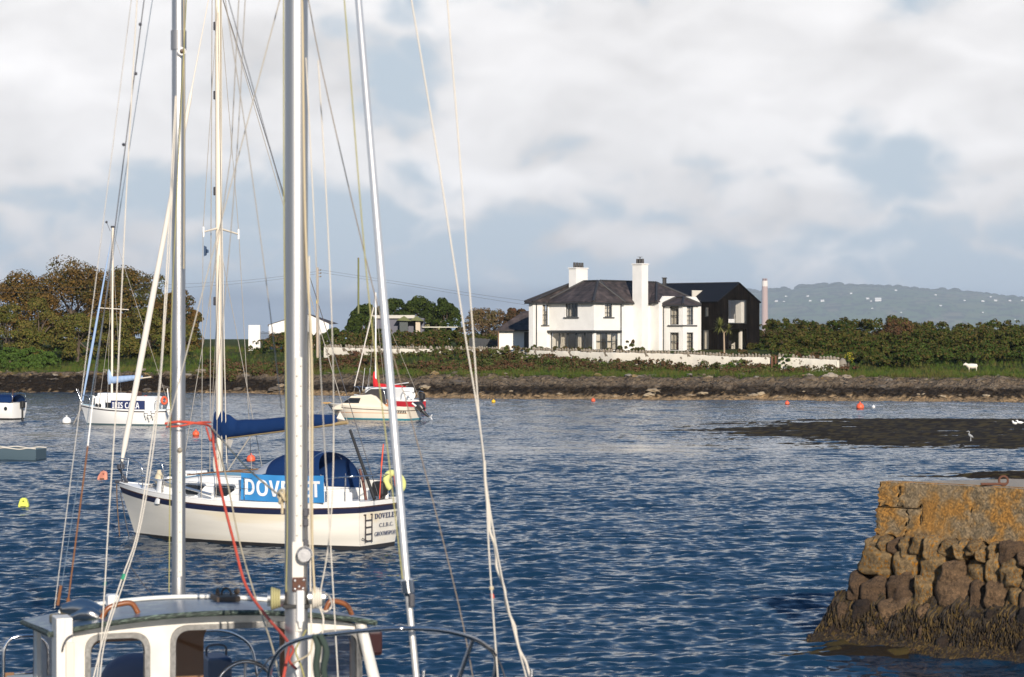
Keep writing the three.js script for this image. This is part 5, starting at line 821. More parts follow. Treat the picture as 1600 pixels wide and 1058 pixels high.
  const fl = P(320, 392, 62.9); const lf = g.worldToLocal(fl.clone()); stay(f, 'flag_halyard', V(mx - 0.03, sy, lf.z), V(lf.x - 0.1, 1.3, lf.z), 0.006, ropeGrey);
  mesh('burgee', sheet((u, v) => V(lf.x - u * 0.16 + 0.03, lf.y + 0.14 - (v * 0.28) * (1 - u * 0.75) - u * 0.12, lf.z + 0.05 * Math.sin(u * 6)), 8, 6), mat([0.03, 0.06, 0.12], 0.8), g);
}
// ---- the small white sloop with the light blue sail cover
{
  const f = boatFrame('small_sloop', 'small white sloop with light blue sail cover, navy name dodger and hanging fenders', 'sailboat', 266, 145.5, 126, 147.5), { g, L, at } = f;
  const h = { L, beam: 1.95, rake: 0.6, plan: planSail, sheer: (u) => 0.92 + 0.05 * Math.pow(1 - u, 3) + 0.32 * Math.pow(u, 2.4), flat: 0.3 };
  buildHull(f, h, [['topsides', () => 0.09, (u) => h.sheer(u) - 0.16, gel], ['boot_top', () => -0.4, () => 0.09, mat([0.08, 0.13, 0.14], 0.7)], ['dark_stripe', (u) => h.sheer(u) - 0.16, (u) => h.sheer(u) - 0.09, mat([0.03, 0.025, 0.03], 0.5), 0.005], ['bulwark', (u) => h.sheer(u) - 0.09, (u) => h.sheer(u), gel]], mat([0.45, 0.62, 0.66], 0.7));
  const c0 = at(242, 630, -0.5).x, c1 = at(148, 630, -0.5).x, ct = at(190, 619, -0.5).y;
  mesh('coachroof', join([rbox(c0, c1, 0.8, ct, -0.6, 0.6, 0.12), rbox(at(215, 620).x, at(157, 615).x, ct - 0.05, at(180, 614).y, -0.45, 0.45, 0.08)]), gel, g);
  mesh('companion', rbox(at(217, 620).x, at(202, 615).x, ct, at(205, 613).y, -0.4, 0.4, 0.04), brownTrim, g);
  for (const px of [151, 156]) mesh('porthole', new THREE.CylinderGeometry(0.1, 0.1, 0.03, 14).scale(1, 1, 1.4).rotateX(Math.PI / 2).translate(at(px, 634, -0.6).x, at(px, 634, -0.6).y, -0.605), smoked, g);
  mesh('window', rbox(at(174, 633, -.6).x, at(165, 633, -.6).x, at(170, 638, -.6).y, at(170, 629, -.6).y, -0.615, -0.59, 0.01), smoked, g);
  const z = -0.88, b0 = at(173, 633, z).x, b1 = at(226, 633, z).x, y0 = at(200, 641, z).y, y1 = at(200, 626, z).y, bn = mesh('name_dodger', sheet((u, v) => V(lerp(b0, b1, u), lerp(y0, y1, v), z + 0.015 * Math.sin(u * 14)), 20, 3), mat([0.012, 0.025, 0.10], 0.8), g);
  mesh('lettering', lettering('IRIS CARA', 'sans_bold', (y1 - y0) * 0.62, 0.004, (b0 - b1) * 0.80).rotateY(Math.PI).translate((b0 + b1) / 2 + 0.12, (y0 + y1) / 2, z - 0.025), mat([0.82, 0.82, 0.84], 0.7), bn);
  for (const [px, py] of [[228, 646], [233, 649], [239, 646], [263, 640]]) mesh('fender', sweep([at(px, py + 9, -1.02), at(px, py, -1.04), at(px, py - 9, -1.02)], [0.03, 0.13, 0.03], 10, 12), gel, g);
  mesh('lifebuoy', new THREE.TorusGeometry(0.2, 0.07, 8, 18).rotateY(1.2).translate(0.15, 1.5, -0.5), mat([0.75, 0.12, 0.05], 0.6), g);
  mesh('fuel_can', new THREE.SphereGeometry(0.16, 10, 8).translate(at(225, 622).x, at(225, 622).y, 0.2), mat([0.62, 0.12, 0.07], 0.6), g);
  const pu = []; for (const s of [-1, 1]) pu.push(tube([V(L * 0.86, h.sheer(0.86), s * 0.35), V(L * 0.88, h.sheer(0.9) + 0.5, s * 0.34), V(L * 1.01, h.sheer(1) + 0.55, 0)], 0.016, 5, 16), rod(V(L - 0.15, h.sheer(1), s * 0.05), V(L + 0.25, h.sheer(1) + 0.9, s * 0.1), 0.014), tube([V(0.6, h.sheer(0.1), s * 0.85), V(0.55, h.sheer(0.1) + 0.5, s * 0.85), V(0.0, h.sheer(0) + 0.5, s * 0.5)], 0.016, 5, 12)); mesh('rails', join(pu), steel, g);
  for (const u of [0.25, 0.45, 0.65]) mesh('stanchion', rod(V(L * u, h.sheer(u), -0.9 * h.plan(u)), V(L * u, h.sheer(u) + 0.5, -0.9 * h.plan(u)), 0.012), steel, g);
  const mx = at(174.5, 600).x, top = at(176, 356).y; const ms = mesh('mast', rod(V(mx, 1.2, 0), V(mx - 0.08, top, 0), 0.07, 0.06, 12), mastPaint, g);
  mesh('masthead', join([rbox(mx - 0.2, mx + 0.05, top, top + 0.12, -0.05, 0.05, 0.02), rod(V(mx + 0.1, top - 0.2, 0), V(mx + 0.35, top + 0.35, 0), 0.015), new THREE.SphereGeometry(0.08, 8, 6).translate(mx + 0.36, top + 0.35, 0)]), wireDark, ms);
  const sy = at(176, 484).y; mesh('spreader', rod(at(153, 481, 0), at(201, 484, 0), 0.03), mastPaint, ms);
  mesh('boom', rod(V(mx, at(174, 597).y, 0), at(236, 589), 0.04), mastPaint, g);
  const e = at(221, 590), yb = at(174, 598).y; mesh('sail_cover', sheet((u, v) => { const a = v * 6.283, hh = u < 0.12 ? lerp(0.95, 0.5, u / 0.12) : lerp(0.45, 0.28, u), x = lerp(mx + 0.2, e.x, u), y = lerp(yb - 0.12, e.y - 0.12, Math.pow(u, 0.8)); return V(x, y + hh * (0.5 - 0.5 * Math.cos(a)), Math.sin(a) * 0.18 * (1 + 0.06 * Math.sin(u * 50))); }, 40, 12), canvasSky, g);
  const fs = at(129, 626), ft = at(174, 372); mesh('furled_jib', sweep([fs, fs.clone().lerp(ft, 0.3), fs.clone().lerp(ft, 0.8), ft], [0.05, 0.085, 0.05, 0.015], 8, 40), canvasSky, g);
  for (const s of [-1, 1]) { stay(f, 'shroud', V(mx, top - 0.2, 0), V(mx - 0.2, 1, s * 0.9), 0.012, ropeGrey); stay(f, 'shroud', V(mx, sy, 0), V(mx + 0.4, 1, s * 0.9), 0.012, ropeGrey); } stay(f, 'backstay', V(mx, top, 0), V(0.02, 1, 0), 0.012, ropeGrey); stay(f, 'mooring_line', V(L - 0.1, 1.1, 0), V(L + 0.6, -0.1, 0.1), 0.03, ropeGrey);
  mesh('tiller_post', rod(V(0.2, 0.9, 0.3), V(0.35, 2.2, 0.3), 0.03), gel, g); mesh('rudder', box(-0.3, 0.0, -0.3, 0.9, -0.03, 0.03), brownTrim, g);
}
// ---- cream cabin cruiser
{
  const f = boatFrame('cabin_cruiser', 'cream cabin cruiser with tilted black outboard and orange side line', 'motorboat', 647, 155.5, 511, 158), { g, L, at } = f, cream = mat([0.78, 0.70, 0.57], 0.45);
  const h = { L, beam: 2.2, rake: 1.1, plan: (u) => u < 0.5 ? 0.96 + 0.04 * u : Math.max(0, 1 - Math.pow((u - 0.5) / 0.5, 2.6)), sheer: (u) => 0.78 + 0.24 * Math.pow(u, 1.6), flat: 0.16 };
  buildHull(f, h, [['topsides', () => 0.10, (u) => h.sheer(u) - 0.2, cream], ['boot_top', () => -0.4, () => 0.10, mat([0.03, 0.22, 0.28], 0.6)], ['rub_rail', (u) => h.sheer(u) - 0.2, (u) => h.sheer(u) - 0.15, mat([0.16, 0.12, 0.09], 0.6), 0.015], ['gunwale', (u) => h.sheer(u) - 0.15, (u) => h.sheer(u), cream]], cream);
  mesh('side_line', join(hullSurf(h, (u) => 0.42 + 0.02 * u, (u) => 0.45 + 0.02 * u, 20, 1, [-1], 0.012)), mat([0.62, 0.26, 0.08], 0.6), g);
  for (let i = 0; i < 6; i++) mesh('vent_slash', box(-0.025, 0.025, -0.08, 0.08, -0.012, 0.012).applyMatrix4(new THREE.Matrix4().makeShear(0, 0, 0.35, 0, 0, 0)).translate(at(620 + i * 2.6, 644, -1.1).x, 0.52, -1.075), blackRub, g);
  const X = (px) => at(px, 630, -0.85).x, Y = (py) => at(570, py, -0.85).y;
  const side = new THREE.Shape([[X(520), Y(638)], [X(538), Y(630)], [X(549), Y(620)], [X(578), Y(617.5)], [X(585), Y(620)], [X(601), Y(636)], [X(601), Y(640)], [X(520), Y(640)]].map(([a, b]) => new THREE.Vector2(a, b)));
  mesh('cabin', new THREE.ExtrudeGeometry(side, { depth: 1.6, bevelEnabled: true, bevelSize: 0.05, bevelThickness: 0.08, bevelSegments: 2 }).translate(0, 0, -0.8), cream, g);
  mesh('side_window', new THREE.ExtrudeGeometry(new THREE.Shape([[X(536), Y(630)], [X(547), Y(622)], [X(564), Y(622)], [X(561), Y(630)]].map(([a, b]) => new THREE.Vector2(a, b))), { depth: 0.02, bevelEnabled: false }).translate(0, 0, -0.90), smoked, g);
  mesh('windscreen', new THREE.ExtrudeGeometry(new THREE.Shape([[X(565), Y(617)], [X(577), Y(608)], [X(596), Y(608)], [X(603), Y(630)], [X(597), Y(632)], [X(585), Y(618)]].map(([a, b]) => new THREE.Vector2(a, b))), { depth: 1.3, bevelEnabled: false }).translate(0, 0, -0.65), mat([0.05, 0.045, 0.045], 0.25), g);
  mesh('canopy_frame', join([-0.7, 0.7].map((z) => tube([at(565, 617, z), at(577, 607, z), at(597, 607, z), at(604, 632, z)], 0.02, 5, 20))), steel, g);
  mesh('seat', rbox(X(607), X(598), 0.6, Y(624), -0.6, 0.2, 0.06), mat([0.55, 0.22, 0.07], 0.7), g);
  mesh('cockpit_side', rbox(0.0, X(600), 0.62, 0.86, -1.02, -0.9, 0.04), cream, g);
  mesh('pulpit', tube([V(L * 0.72, 1.0, -0.8), V(L * 0.75, 1.35, -0.7), V(L * 0.98, 1.4, 0), V(L * 0.75, 1.35, 0.7)], 0.018, 5, 20), steel, g);
  mesh('anchor_plate', rbox(L - 0.25, L + 0.35, 0.96, 1.06, -0.16, 0.16, 0.03), mat([0.55, 0.33, 0.12], 0.6), g);
  const ob = mesh('outboard', join([sweep([at(644, 630), at(655, 634), at(661, 641)], [0.1, 0.27, 0.22], 10, 14), sweep([at(656, 636), at(664, 646), at(671, 652)], [0.16, 0.11, 0.07], 8, 12)]), mat([0.03, 0.03, 0.032], 0.35), g);
  mesh('propeller', join([0, 1, 2].map((i) => new THREE.SphereGeometry(0.12, 8, 6).scale(1, 0.3, 0.6).translate(0.1, 0, 0).rotateZ(i * 2.09).translate(at(673, 652).x, at(673, 652).y, 0))), mat([0.66, 0.66, 0.66], 0.4), ob);
  mesh('decal', box(-0.18, 0.18, -0.05, 0.05, -0.01, 0.01).rotateZ(0.6).translate(at(650, 632).x, at(650, 632).y, -0.27), gel, ob);
  mesh('mooring_line', rod(V(L, 0.98, 0), V(L + 1.2, -0.1, 0.2), 0.02), ropeGrey, g);
}
// ---- red and white sloop behind the cruiser
{
  const f = boatFrame('red_sloop', 'red hulled sloop with red sail cover moored behind the cream cruiser', 'sailboat', 655, 172, 553, 176), { g, L, at } = f, red = mat([0.48, 0.02, 0.03], 0.45);
  const h = { L, beam: 1.9, rake: 0.6, plan: planSail, sheer: (u) => 0.86 + 0.3 * Math.pow(u, 2.4), flat: 0.3 };
  buildHull(f, h, [['topsides', () => 0.08, (u) => h.sheer(u) - 0.1, red], ['boot_top', () => -0.4, () => 0.08, gel], ['bulwark', (u) => h.sheer(u) - 0.1, (u) => h.sheer(u), gel]], gel);
  mesh('coachroof', join([rbox(at(632, 620, -.5).x, at(571, 620, -.5).x, 0.8, at(600, 605, -.5).y, -0.62, 0.62, 0.14)]), gel, g); for (const px of [612, 600]) mesh('window', rbox(at(px + 4, 614, -.6).x, at(px - 4, 614, -.6).x, at(px, 617, -.6).y, at(px, 608, -.6).y, -0.64, -0.60, 0.01), px === 612 ? brownTrim : smoked, g);
  const mx = at(587, 600).x, top = at(586.5, 457).y; mesh('mast', rod(V(mx, 1, 0), V(mx, top, 0), 0.065, 0.055, 10), gel, g);
  mesh('sail_cover', sheet((u, v) => { const a = v * 6.283, hh = u < 0.1 ? lerp(1.25, 0.42, u / 0.1) : lerp(0.40, 0.22, u), x = lerp(mx + 0.14, at(632, 600).x, u), y = at(590, 607).y - 0.0; return V(x, y + hh * (0.5 - 0.5 * Math.cos(a)), Math.sin(a) * 0.15); }, 40, 10), mat([0.62, 0.015, 0.02], 0.85), g);
  mesh('boom', rod(V(mx, at(590, 605).y, 0), at(638, 598), 0.035), gel, g);
  stay(f, 'furled_jib', at(554, 603), at(584, 480), 0.045, sailWhite); stay(f, 'forestay', at(553, 612), at(586, 460), 0.014, ropeGrey); stay(f, 'backstay', at(586, 458), at(654, 620), 0.012, ropeGrey); for (const s of [-1, 1]) stay(f, 'shroud', at(586, 462), V(mx - 0.15, 0.9, s * 0.9), 0.012, ropeGrey);
  const pu = []; for (const s of [-1, 1]) pu.push(tube([V(L * 0.84, 1.0, s * 0.4), V(L * 0.86, 1.6, s * 0.4), V(L * 1.0, 1.72, 0)], 0.02, 5, 14), tube([V(0.9, 0.9, s * 0.85), V(0.8, 1.4, s * 0.85), V(0, 1.4, s * 0.5)], 0.02, 5, 14)); mesh('rails', join(pu), steel, g);
  for (const px of [566, 574]) mesh('whip_aerial', rod(at(px, 610, -0.4), at(px + 4, 575, -0.4), 0.014), gel, g);
  mesh('outboard', join([rbox(-0.45, -0.1, 0.85, 1.35, -0.2, 0.2, 0.1), rod(V(-0.25, 0.1, 0), V(-0.25, 0.9, 0), 0.07)]), blackRub, g); mesh('lifebuoy', new THREE.TorusGeometry(0.22, 0.07, 8, 16).rotateY(1.3).translate(0.2, 1.2, -0.55), gel, g);
}
// ---- white boat cut by the frame, and the blue-grey dinghy
{
  const f = boatFrame('white_motorboat', 'white boat with blue canvas cover and a small black outboard on its stern', 'boat', 31, 156, -110, 159), { g, L, at } = f;
  const h = { L, beam: 2.0, rake: 0.7, stern: 0.15, plan: planSail, sheer: (u) => 1.08 + 0.2 * Math.pow(u, 2), flat: 0.62 };
  buildHull(f, h, [['topsides', () => 0.1, (u) => h.sheer(u), gel], ['boot_top', () => -0.4, () => 0.1, blackRub]], gel);
  mesh('canvas_cover', sheet((u, v) => V(lerp(0.1, 3.4, u), h.sheer(0) + 0.02 + 0.50 * Math.pow(Math.sin(v * Math.PI), 0.7), (v * 2 - 1) * 0.85), 14, 14), canvasNavy, g);
  mesh('outboard', join([rbox(-0.35, -0.08, 0.75, 1.2, -0.16, 0.16, 0.08), rod(V(-0.2, -0.1, 0), V(-0.2, 0.8, 0), 0.06)]), blackRub, g);
  mesh('porthole', new THREE.CylinderGeometry(0.12, 0.12, 0.03, 14).rotateX(Math.PI / 2).translate(0.5, 0.72, -0.84), smoked, g); mesh('window_slot', rbox(0.9, 1.5, 0.66, 0.80, -0.95, -0.9, 0.02), smoked, g); mesh('stern_post', rod(V(0.15, 1.1, -0.6), V(0.1, 1.95, -0.6), 0.035), brownTrim, g);
  for (const s of [-1, 1]) mesh('rail', tube([V(0.1, 1.15, s * 0.7), V(0.1, 1.6, s * 0.7), V(1.4, 1.62, s * 0.9)], 0.018, 5, 12), steel, g);
  const d = boatFrame('rowing_dinghy', 'blue-grey open dinghy with white rope along its rim', 'dinghy', 64, 104.8, -75, 105.5), tone = mat([0.05, 0.085, 0.11], 0.6);
  const q = { L: d.L, beam: 1.4, rake: 0.4, plan: (u) => u < 0.5 ? 0.9 + 0.2 * u : Math.max(0, 1 - Math.pow((u - 0.5) / 0.5, 2.6)), sheer: (u) => 0.44 + 0.14 * u * u, flat: 0.15 };
  for (const [nm, lo, hi, m] of [['hull', () => -0.2, (u) => q.sheer(u), tone]]) mesh(nm, join(hullSurf(q, lo, hi, 30, 6)), m, d.g);
  mesh('transom', sheet((u, v) => V(-0.01, lerp(0.44, -0.25, v), (u * 2 - 1) * 0.63 * (1 - 0.1 * v)), 6, 4), tone, d.g); mesh('floor', sheet((u, v) => V(d.L * u * 0.95, 0.06, (v * 2 - 1) * 0.6 * q.plan(u)), 12, 4), mat([0.2, 0.24, 0.26], 0.8), d.g);
  mesh('thwart', box(1.3, 1.6, 0.3, 0.34, -0.66, 0.66), mat([0.55, 0.55, 0.52], 0.7), d.g); mesh('rim_rope', join([-1, 1].map((s) => tube(Array.from({ length: 12 }, (_, i) => { const u = i / 11 * 0.97; return V(d.L * u, q.sheer(u) + 0.03 + 0.03 * Math.sin(i * 2.1), s * 0.7 * q.plan(u)); }), 0.025, 5, 40))), ropeWhite, d.g);
}
// ------------------------------------------------------------------ buoys
function ballBuoy(px, py, rpx, m, label, d, category = 'buoy') {
  const dist = d ?? dWater(py + rpx * 0.75), r = rpx * dist / F, x = (px - 800) * dist / F, b = thing('mooring_buoy', label, category, V(x, 0, -dist));
  mesh('ball', new THREE.SphereGeometry(r, 24, 18).translate(0, r * 0.55, 0), m, b); mesh('eye', join([rod(V(0, r * 1.5, 0), V(0, r * 1.68, 0), r * 0.16), new THREE.TorusGeometry(r * 0.14, r * 0.05, 6, 12).translate(0, r * 1.74, 0)]), m, b); mesh('waterline_slime', new THREE.CylinderGeometry(r * 0.93, r * 0.9, r * 0.14, 24, 1, true).translate(0, r * 0.08, 0), mat([0.05, 0.045, 0.02], 0.8), b); return b;
}
const whiteBuoy = mat([0.80, 0.79, 0.77], 0.4), yellowBuoy = mat([0.75, 0.45, 0.02], 0.5), pinkBuoy = mat([0.78, 0.30, 0.20], 0.5), limeBuoy = mat([0.62, 0.66, 0.10], 0.5);
ballBuoy(104, 657, 7, whiteBuoy, 'large white ball buoy at the bow of the small sloop');
ballBuoy(392, 716, 7, orangeBuoy, 'orange ball buoy showing just ahead of the blue sprayhood'); ballBuoy(306, 677, 5.5, orangeBuoy, 'orange ball buoy beyond the white sloop, beside its mast');
ballBuoy(927, 625, 3.2, orangeBuoy, 'small orange buoy close under the shore in front of the white house'); ballBuoy(1230, 629.5, 3.5, orangeBuoy, 'small orange buoy under the shore below the gate gap');
ballBuoy(1344, 634.5, 6, orangeBuoy, 'largest orange ball buoy off the end of the short white wall'); ballBuoy(1365, 635.5, 2.6, whiteBuoy, 'small white buoy beside the largest orange one'); ballBuoy(771, 627, 3.2, yellowBuoy, 'small yellow buoy close under the shore beyond the open water');
function handleBuoy(px, py, rpx, m, label, tilt) {
  const d = dWater(py + rpx), r = rpx * d / F, b = thing('pickup_buoy', label, 'buoy', V((px - 800) * d / F, 0, -d)); const s = new THREE.Shape([[-1, -0.6], [1, -0.6], [1.02, 0.1], [0.62, 1.35], [0.3, 1.62], [-0.3, 1.62], [-0.62, 1.35], [-1.02, 0.1]].map(([a, c]) => new THREE.Vector2(a * r, c * r))); s.holes.push(new THREE.Path([[-0.36, 0.75], [0.36, 0.75], [0.2, 1.25], [-0.2, 1.25]].map(([a, c]) => new THREE.Vector2(a * r, c * r))));
  mesh('float', new THREE.ExtrudeGeometry(s, { depth: r * 0.8, bevelEnabled: true, bevelSize: r * 0.16, bevelThickness: r * 0.3, bevelSegments: 4 }).translate(0, 0.25 * r, -r * 0.4).rotateZ(tilt), m, b); mesh('slime_band', new THREE.CylinderGeometry(r * 1.12, r * 1.08, r * 0.25, 20, 1, true).scale(1, 1, 0.75).translate(0, r * 0.05, 0), mat([0.05, 0.05, 0.02], 0.9), b);
}
handleBuoy(37, 785, 7, limeBuoy, 'lime yellow pick-up buoy with a moulded handle, alone on open water', 0); handleBuoy(160, 742, 6.5, pinkBuoy, 'faded orange pick-up buoy with a handle ahead of the white sloop', -0.25);
// ------------------------------------------------------------------ birds and the sheep
{
  const d = dWater(688, 0.12), a = P(1516, 686, d), t = thing('grey_heron', 'grey heron standing on the dark seaweed bed', 'heron', V(a.x, 0.05, a.z)), hm = mat([0.30, 0.31, 0.32], 0.9);
  const s = 0.52 / 0.9; const body = sweep([V(0.28, 0.36, 0), V(0.12, 0.46, 0), V(-0.04, 0.56, 0), V(-0.12, 0.66, 0), V(-0.06, 0.78, 0), V(-0.10, 0.88, 0), V(-0.18, 0.90, 0), V(-0.34, 0.87, 0)].map((v) => v.multiplyScalar(s)), [0.02, 0.10, 0.12, 0.06, 0.035, 0.04, 0.035, 0.006].map((r) => r * s), 10, 50);
  mesh('body', join([body, rod(V(0.02 * s, 0, 0.03), V(0.04 * s, 0.46 * s, 0.02), 0.012), rod(V(0.08 * s, 0, -0.03), V(0.07 * s, 0.46 * s, -0.02), 0.012)]), hm, t);
  for (const [px, py, n] of [[1594, 660, 0], [1586, 661, 1]]) { const e = dWater(py + 3, 0.1), b = P(px, py + 3, e), q = thing('gull', 'small white gull resting on the seaweed bed', 'gull', V(b.x, 0.08, b.z), n * 0.6, 'gulls on the seaweed'); mesh('body', join([sweep([V(0.24, 0.13, 0), V(0.05, 0.12, 0), V(-0.12, 0.15, 0), V(-0.17, 0.24, 0), V(-0.27, 0.24, 0)], [0.01, 0.08, 0.07, 0.045, 0.008], 10, 24), rod(V(0, 0, 0.02), V(0, 0.08, 0.02), 0.008), rod(V(0, 0, -0.02), V(0, 0.08, -0.02), 0.008)]), gel, q); }
  const ds = 227, g0 = P(1519, 580, ds), gy = groundY(g0.x, ds), sh = thing('white_sheep', 'white goat or sheep grazing on the grass before the gorse', 'sheep', V(g0.x, gy, -ds)), wool = mat([0.72, 0.66, 0.56], 0.95);
  mesh('body', join([sweep([V(0.52, 0.62, 0), V(0.42, 0.62, 0), V(0.0, 0.60, 0), V(-0.34, 0.64, 0), V(-0.50, 0.74, 0), V(-0.66, 0.78, 0), V(-0.82, 0.70, 0)], [0.04, 0.20, 0.25, 0.22, 0.13, 0.11, 0.05], 12, 40), ...[[0.34, 0.1], [0.34, -0.1], [-0.3, 0.1], [-0.3, -0.1]].map(([x, z]) => sweep([V(x, 0.5, z), V(x + (x > 0 ? 0.05 : 0), 0.28, z), V(x, -0.03, z)], [0.08, 0.045, 0.035], 8, 10)), sweep([V(-0.62, 0.86, 0.05), V(-0.58, 0.94, 0.13)], [0.04, 0.015], 6, 4), sweep([V(-0.62, 0.86, -0.05), V(-0.58, 0.94, -0.13)], [0.04, 0.015], 6, 4)]), wool, sh);
}
// ------------------------------------------------------------------ the motor-sailer moored below the quay, its bow towards us
{
  const f = boatFrame('motor_sailer', 'white ketch-rigged motor-sailer with wheelhouse, aluminium masts and steel bow rail', 'boat', 165, 26.5, 617, 15.6), { g, L } = f;
  const s0 = g.position.clone(), dir = V(Math.cos(g.rotation.y), 0, -Math.sin(g.rotation.y)), side = V(-dir.z, 0, dir.x);
  // local point seen at (px, py) on the cross-section at station x
  const A = (px, py, x) => { const o = s0.clone().addScaledVector(dir, x), r = (px - 800) / F, z = (r * -o.z - o.x) / (side.x + r * side.z), d = -(o.z + side.z * z); return V(x, EYE - (py - HZ) * d / F, z); };
  const h = { L, beam: 3.3, rake: 1.0, plan: (u) => u < 0.5 ? 1 - 0.35 * Math.pow((0.5 - u) / 0.5, 2) : Math.max(0, 1 - Math.pow((u - 0.5) / 0.5, 2.3)), sheer: (u) => 1.35 + 0.25 * Math.pow(1 - u, 3) + 0.85 * Math.pow(u, 2.6), flat: 0.4 };
  buildHull(f, h, [['topsides', () => 0.15, (u) => h.sheer(u) - 0.12, gelOld], ['boot_top', () => -0.45, () => 0.15, antifoul], ['rubbing_strake', (u) => h.sheer(u) - 0.12, (u) => h.sheer(u), teak, 0.03]], mat([0.30, 0.33, 0.33], 0.8));
  // --- wheelhouse
  const wallT = (() => { const a = tileN(4, 5, 1.8); return noiseTex(512, (x, y) => { const v = 0.93 + 0.12 * a(x, y); return [v, v * 0.99, v * 0.965]; }, true); })();
  const wm = mat([0.80, 0.78, 0.75], 0.4, { map: rep(wallT, 0.7) }), inside = mat([0.28, 0.13, 0.055], 0.6), gasket = (() => { const a = tileN(8, 3, 3.3); const t = noiseTex(256, (x, y) => { const v = 0.85 + 0.25 * a(x, y); return [v, v, v]; }, true); return mat([0.30, 0.29, 0.275], 0.7, { map: rep(t, 2) }); })();
  const WX = 5.7, BX = 4.1, ZL = A(92, 1000, WX).z, ZR = A(566, 1000, WX).z, yTop = (z, x = WX) => 2.66 + 0.155 * (1 - Math.pow(z / 1.45, 2));
  const rr = (z0, z1, y0, y1, r) => { const p = new THREE.Path(), a = Math.min(z0, z1), b = Math.max(z0, z1); p.moveTo(a + r, y0); p.lineTo(b - r, y0); p.quadraticCurveTo(b, y0, b, y0 + r); p.lineTo(b, y1 - r); p.quadraticCurveTo(b, y1, b - r, y1); p.lineTo(a + r, y1); p.quadraticCurveTo(a, y1, a, y1 - r); p.lineTo(a, y0 + r); p.quadraticCurveTo(a, y0, a + r, y0); return p; };
  // shapes live in (z, y); turned so that they face forward
  const faceFwd = (geo, x, t) => geo.rotateY(-Math.PI / 2).translate(x, 0, 0);   // (z, y, depth) -> depth runs to -x
  const wallShape = (lo) => { const pts = []; for (let i = 0; i <= 16; i++) { const z = lerp(ZR, ZL, i / 16); pts.push(new THREE.Vector2(z, yTop(z) - 0.02)); } pts.push(new THREE.Vector2(ZL, lo), new THREE.Vector2(ZR, lo)); return new THREE.Shape(pts); };
  const wins = [[138, 229, 979, 0.13], [271, 455, 957, 0.14], [497, 560, 966, 0.10]].map(([a, b, py, r]) => [A(a, py, WX).z, A(b, py, WX).z, 1.95, Math.min(A((a + b) / 2, py, WX).y, yTop(A(a, py, WX).z) - 0.085, yTop(A(b, py, WX).z) - 0.085), r]);
  const front = wallShape(1.3); for (const w of wins) front.holes.push(rr(...w));
  mesh('wheelhouse_front', metricUV(faceFwd(new THREE.ExtrudeGeometry(front, { depth: 0.05, bevelEnabled: false, curveSegments: 10 }), WX)), wm, g);
  for (const [z0, z1, y0, y1, r] of wins) {
    const a = Math.min(z0, z1), b = Math.max(z0, z1), outer = new THREE.Shape(rr(a - 0.025, b + 0.025, y0 - 0.025, y1 + 0.025, r + 0.02).getPoints(10)); outer.holes.push(rr(a + 0.012, b - 0.012, y0 + 0.012, y1 - 0.012, r));
    const w = mesh('wheelhouse_window', faceFwd(new THREE.ExtrudeGeometry(outer, { depth: 0.07, bevelEnabled: true, bevelSize: 0.006, bevelThickness: 0.006, bevelSegments: 2, curveSegments: 10 }), WX + 0.012), gasket, g);
    mesh('pane', faceFwd(new THREE.ShapeGeometry(new THREE.Shape(rr(a, b, y0, y1, r).getPoints(10))), WX - 0.025), M.glass, w);
  }
  const back = wallShape(1.3); for (const [a, b, py, r] of [[142, 256, 985, 0.12], [318, 438, 957, 0.16], [478, 548, 975, 0.1]]) back.holes.push(rr(A(a, py, BX).z, A(b, py, BX).z, 1.5, Math.min(A((a + b) / 2, py, BX).y, yTop(A(a, py, BX).z) - 0.08, yTop(A(b, py, BX).z) - 0.08), r));
  mesh('wheelhouse_back', faceFwd(new THREE.ExtrudeGeometry(back, { depth: 0.04, bevelEnabled: false, curveSegments: 10 }), BX).translate(0, -0.10, 0), inside, g);
  for (const z of [ZL - 0.02, ZR + 0.02]) { const sd = new THREE.Shape([[BX - 0.04, 1.3], [WX - 0.05, 1.3], [WX - 0.05, yTop(z) - 0.03], [BX - 0.04, yTop(z) - 0.13]].map(([a, b]) => new THREE.Vector2(a, b))); sd.holes.push(rr(BX + 0.2, WX - 0.25, 1.95, 2.62, 0.1)); mesh('wheelhouse_side', new THREE.ExtrudeGeometry(sd, { depth: 0.04, bevelEnabled: false }).translate(0, 0, z - 0.02), wm, g); mesh('side_pane', box(BX + 0.2, WX - 0.25, 1.95, 2.62, z - 0.002, z + 0.002), M.glass, g); }
  mesh('cabin_floor', box(BX + 0.0, WX - 0.06, 1.28, 1.32, ZR + 0.06, ZL - 0.06), inside, g);
  mesh('console', join([rbox(5.1, 5.6, 1.32, 1.92, -1.2, 0.2, 0.05)]), mat([0.10, 0.06, 0.04], 0.6), g);
  mesh('steering_wheel', join([new THREE.TorusGeometry(0.27, 0.018, 8, 30).rotateY(Math.PI / 2).translate(5.0, 2.02, -0.45), ...[0, 1, 2].map((i) => rod(V(5.0, 2.02, -0.45), V(5.0, 2.02 + 0.27 * Math.sin(i * 2.09 + 1.57), -0.45 + 0.27 * Math.cos(i * 2.09 + 1.57)), 0.012))]), steel, g);
  // roof: cambered, blue-grey paint worn green at the lip
  const roofT = (() => { const a = tileN(4, 5, 9.4), b = tileN(24, 3, 3.7); return noiseTex(512, (x, y) => { const w = smooth(0.18, 0.32, a(x, y) + 0.35 * b(x, y)), v = 0.9 + 0.25 * b(x, y); return [lerp(0.40 * v, 0.60, w), lerp(0.52 * v, 0.68, w), lerp(0.64 * v, 0.66, w)]; }, true); })();
  const rf = (z, x, dy) => V(x, yTop(z * 0.98) + 0.045 + dy - 0.058 * Math.max(0, 5.65 - x), z), zl = ZL + 0.09, zr = ZR - 0.09, fx = (z) => WX + 0.20 - 0.10 * Math.pow(z / 1.45, 2);
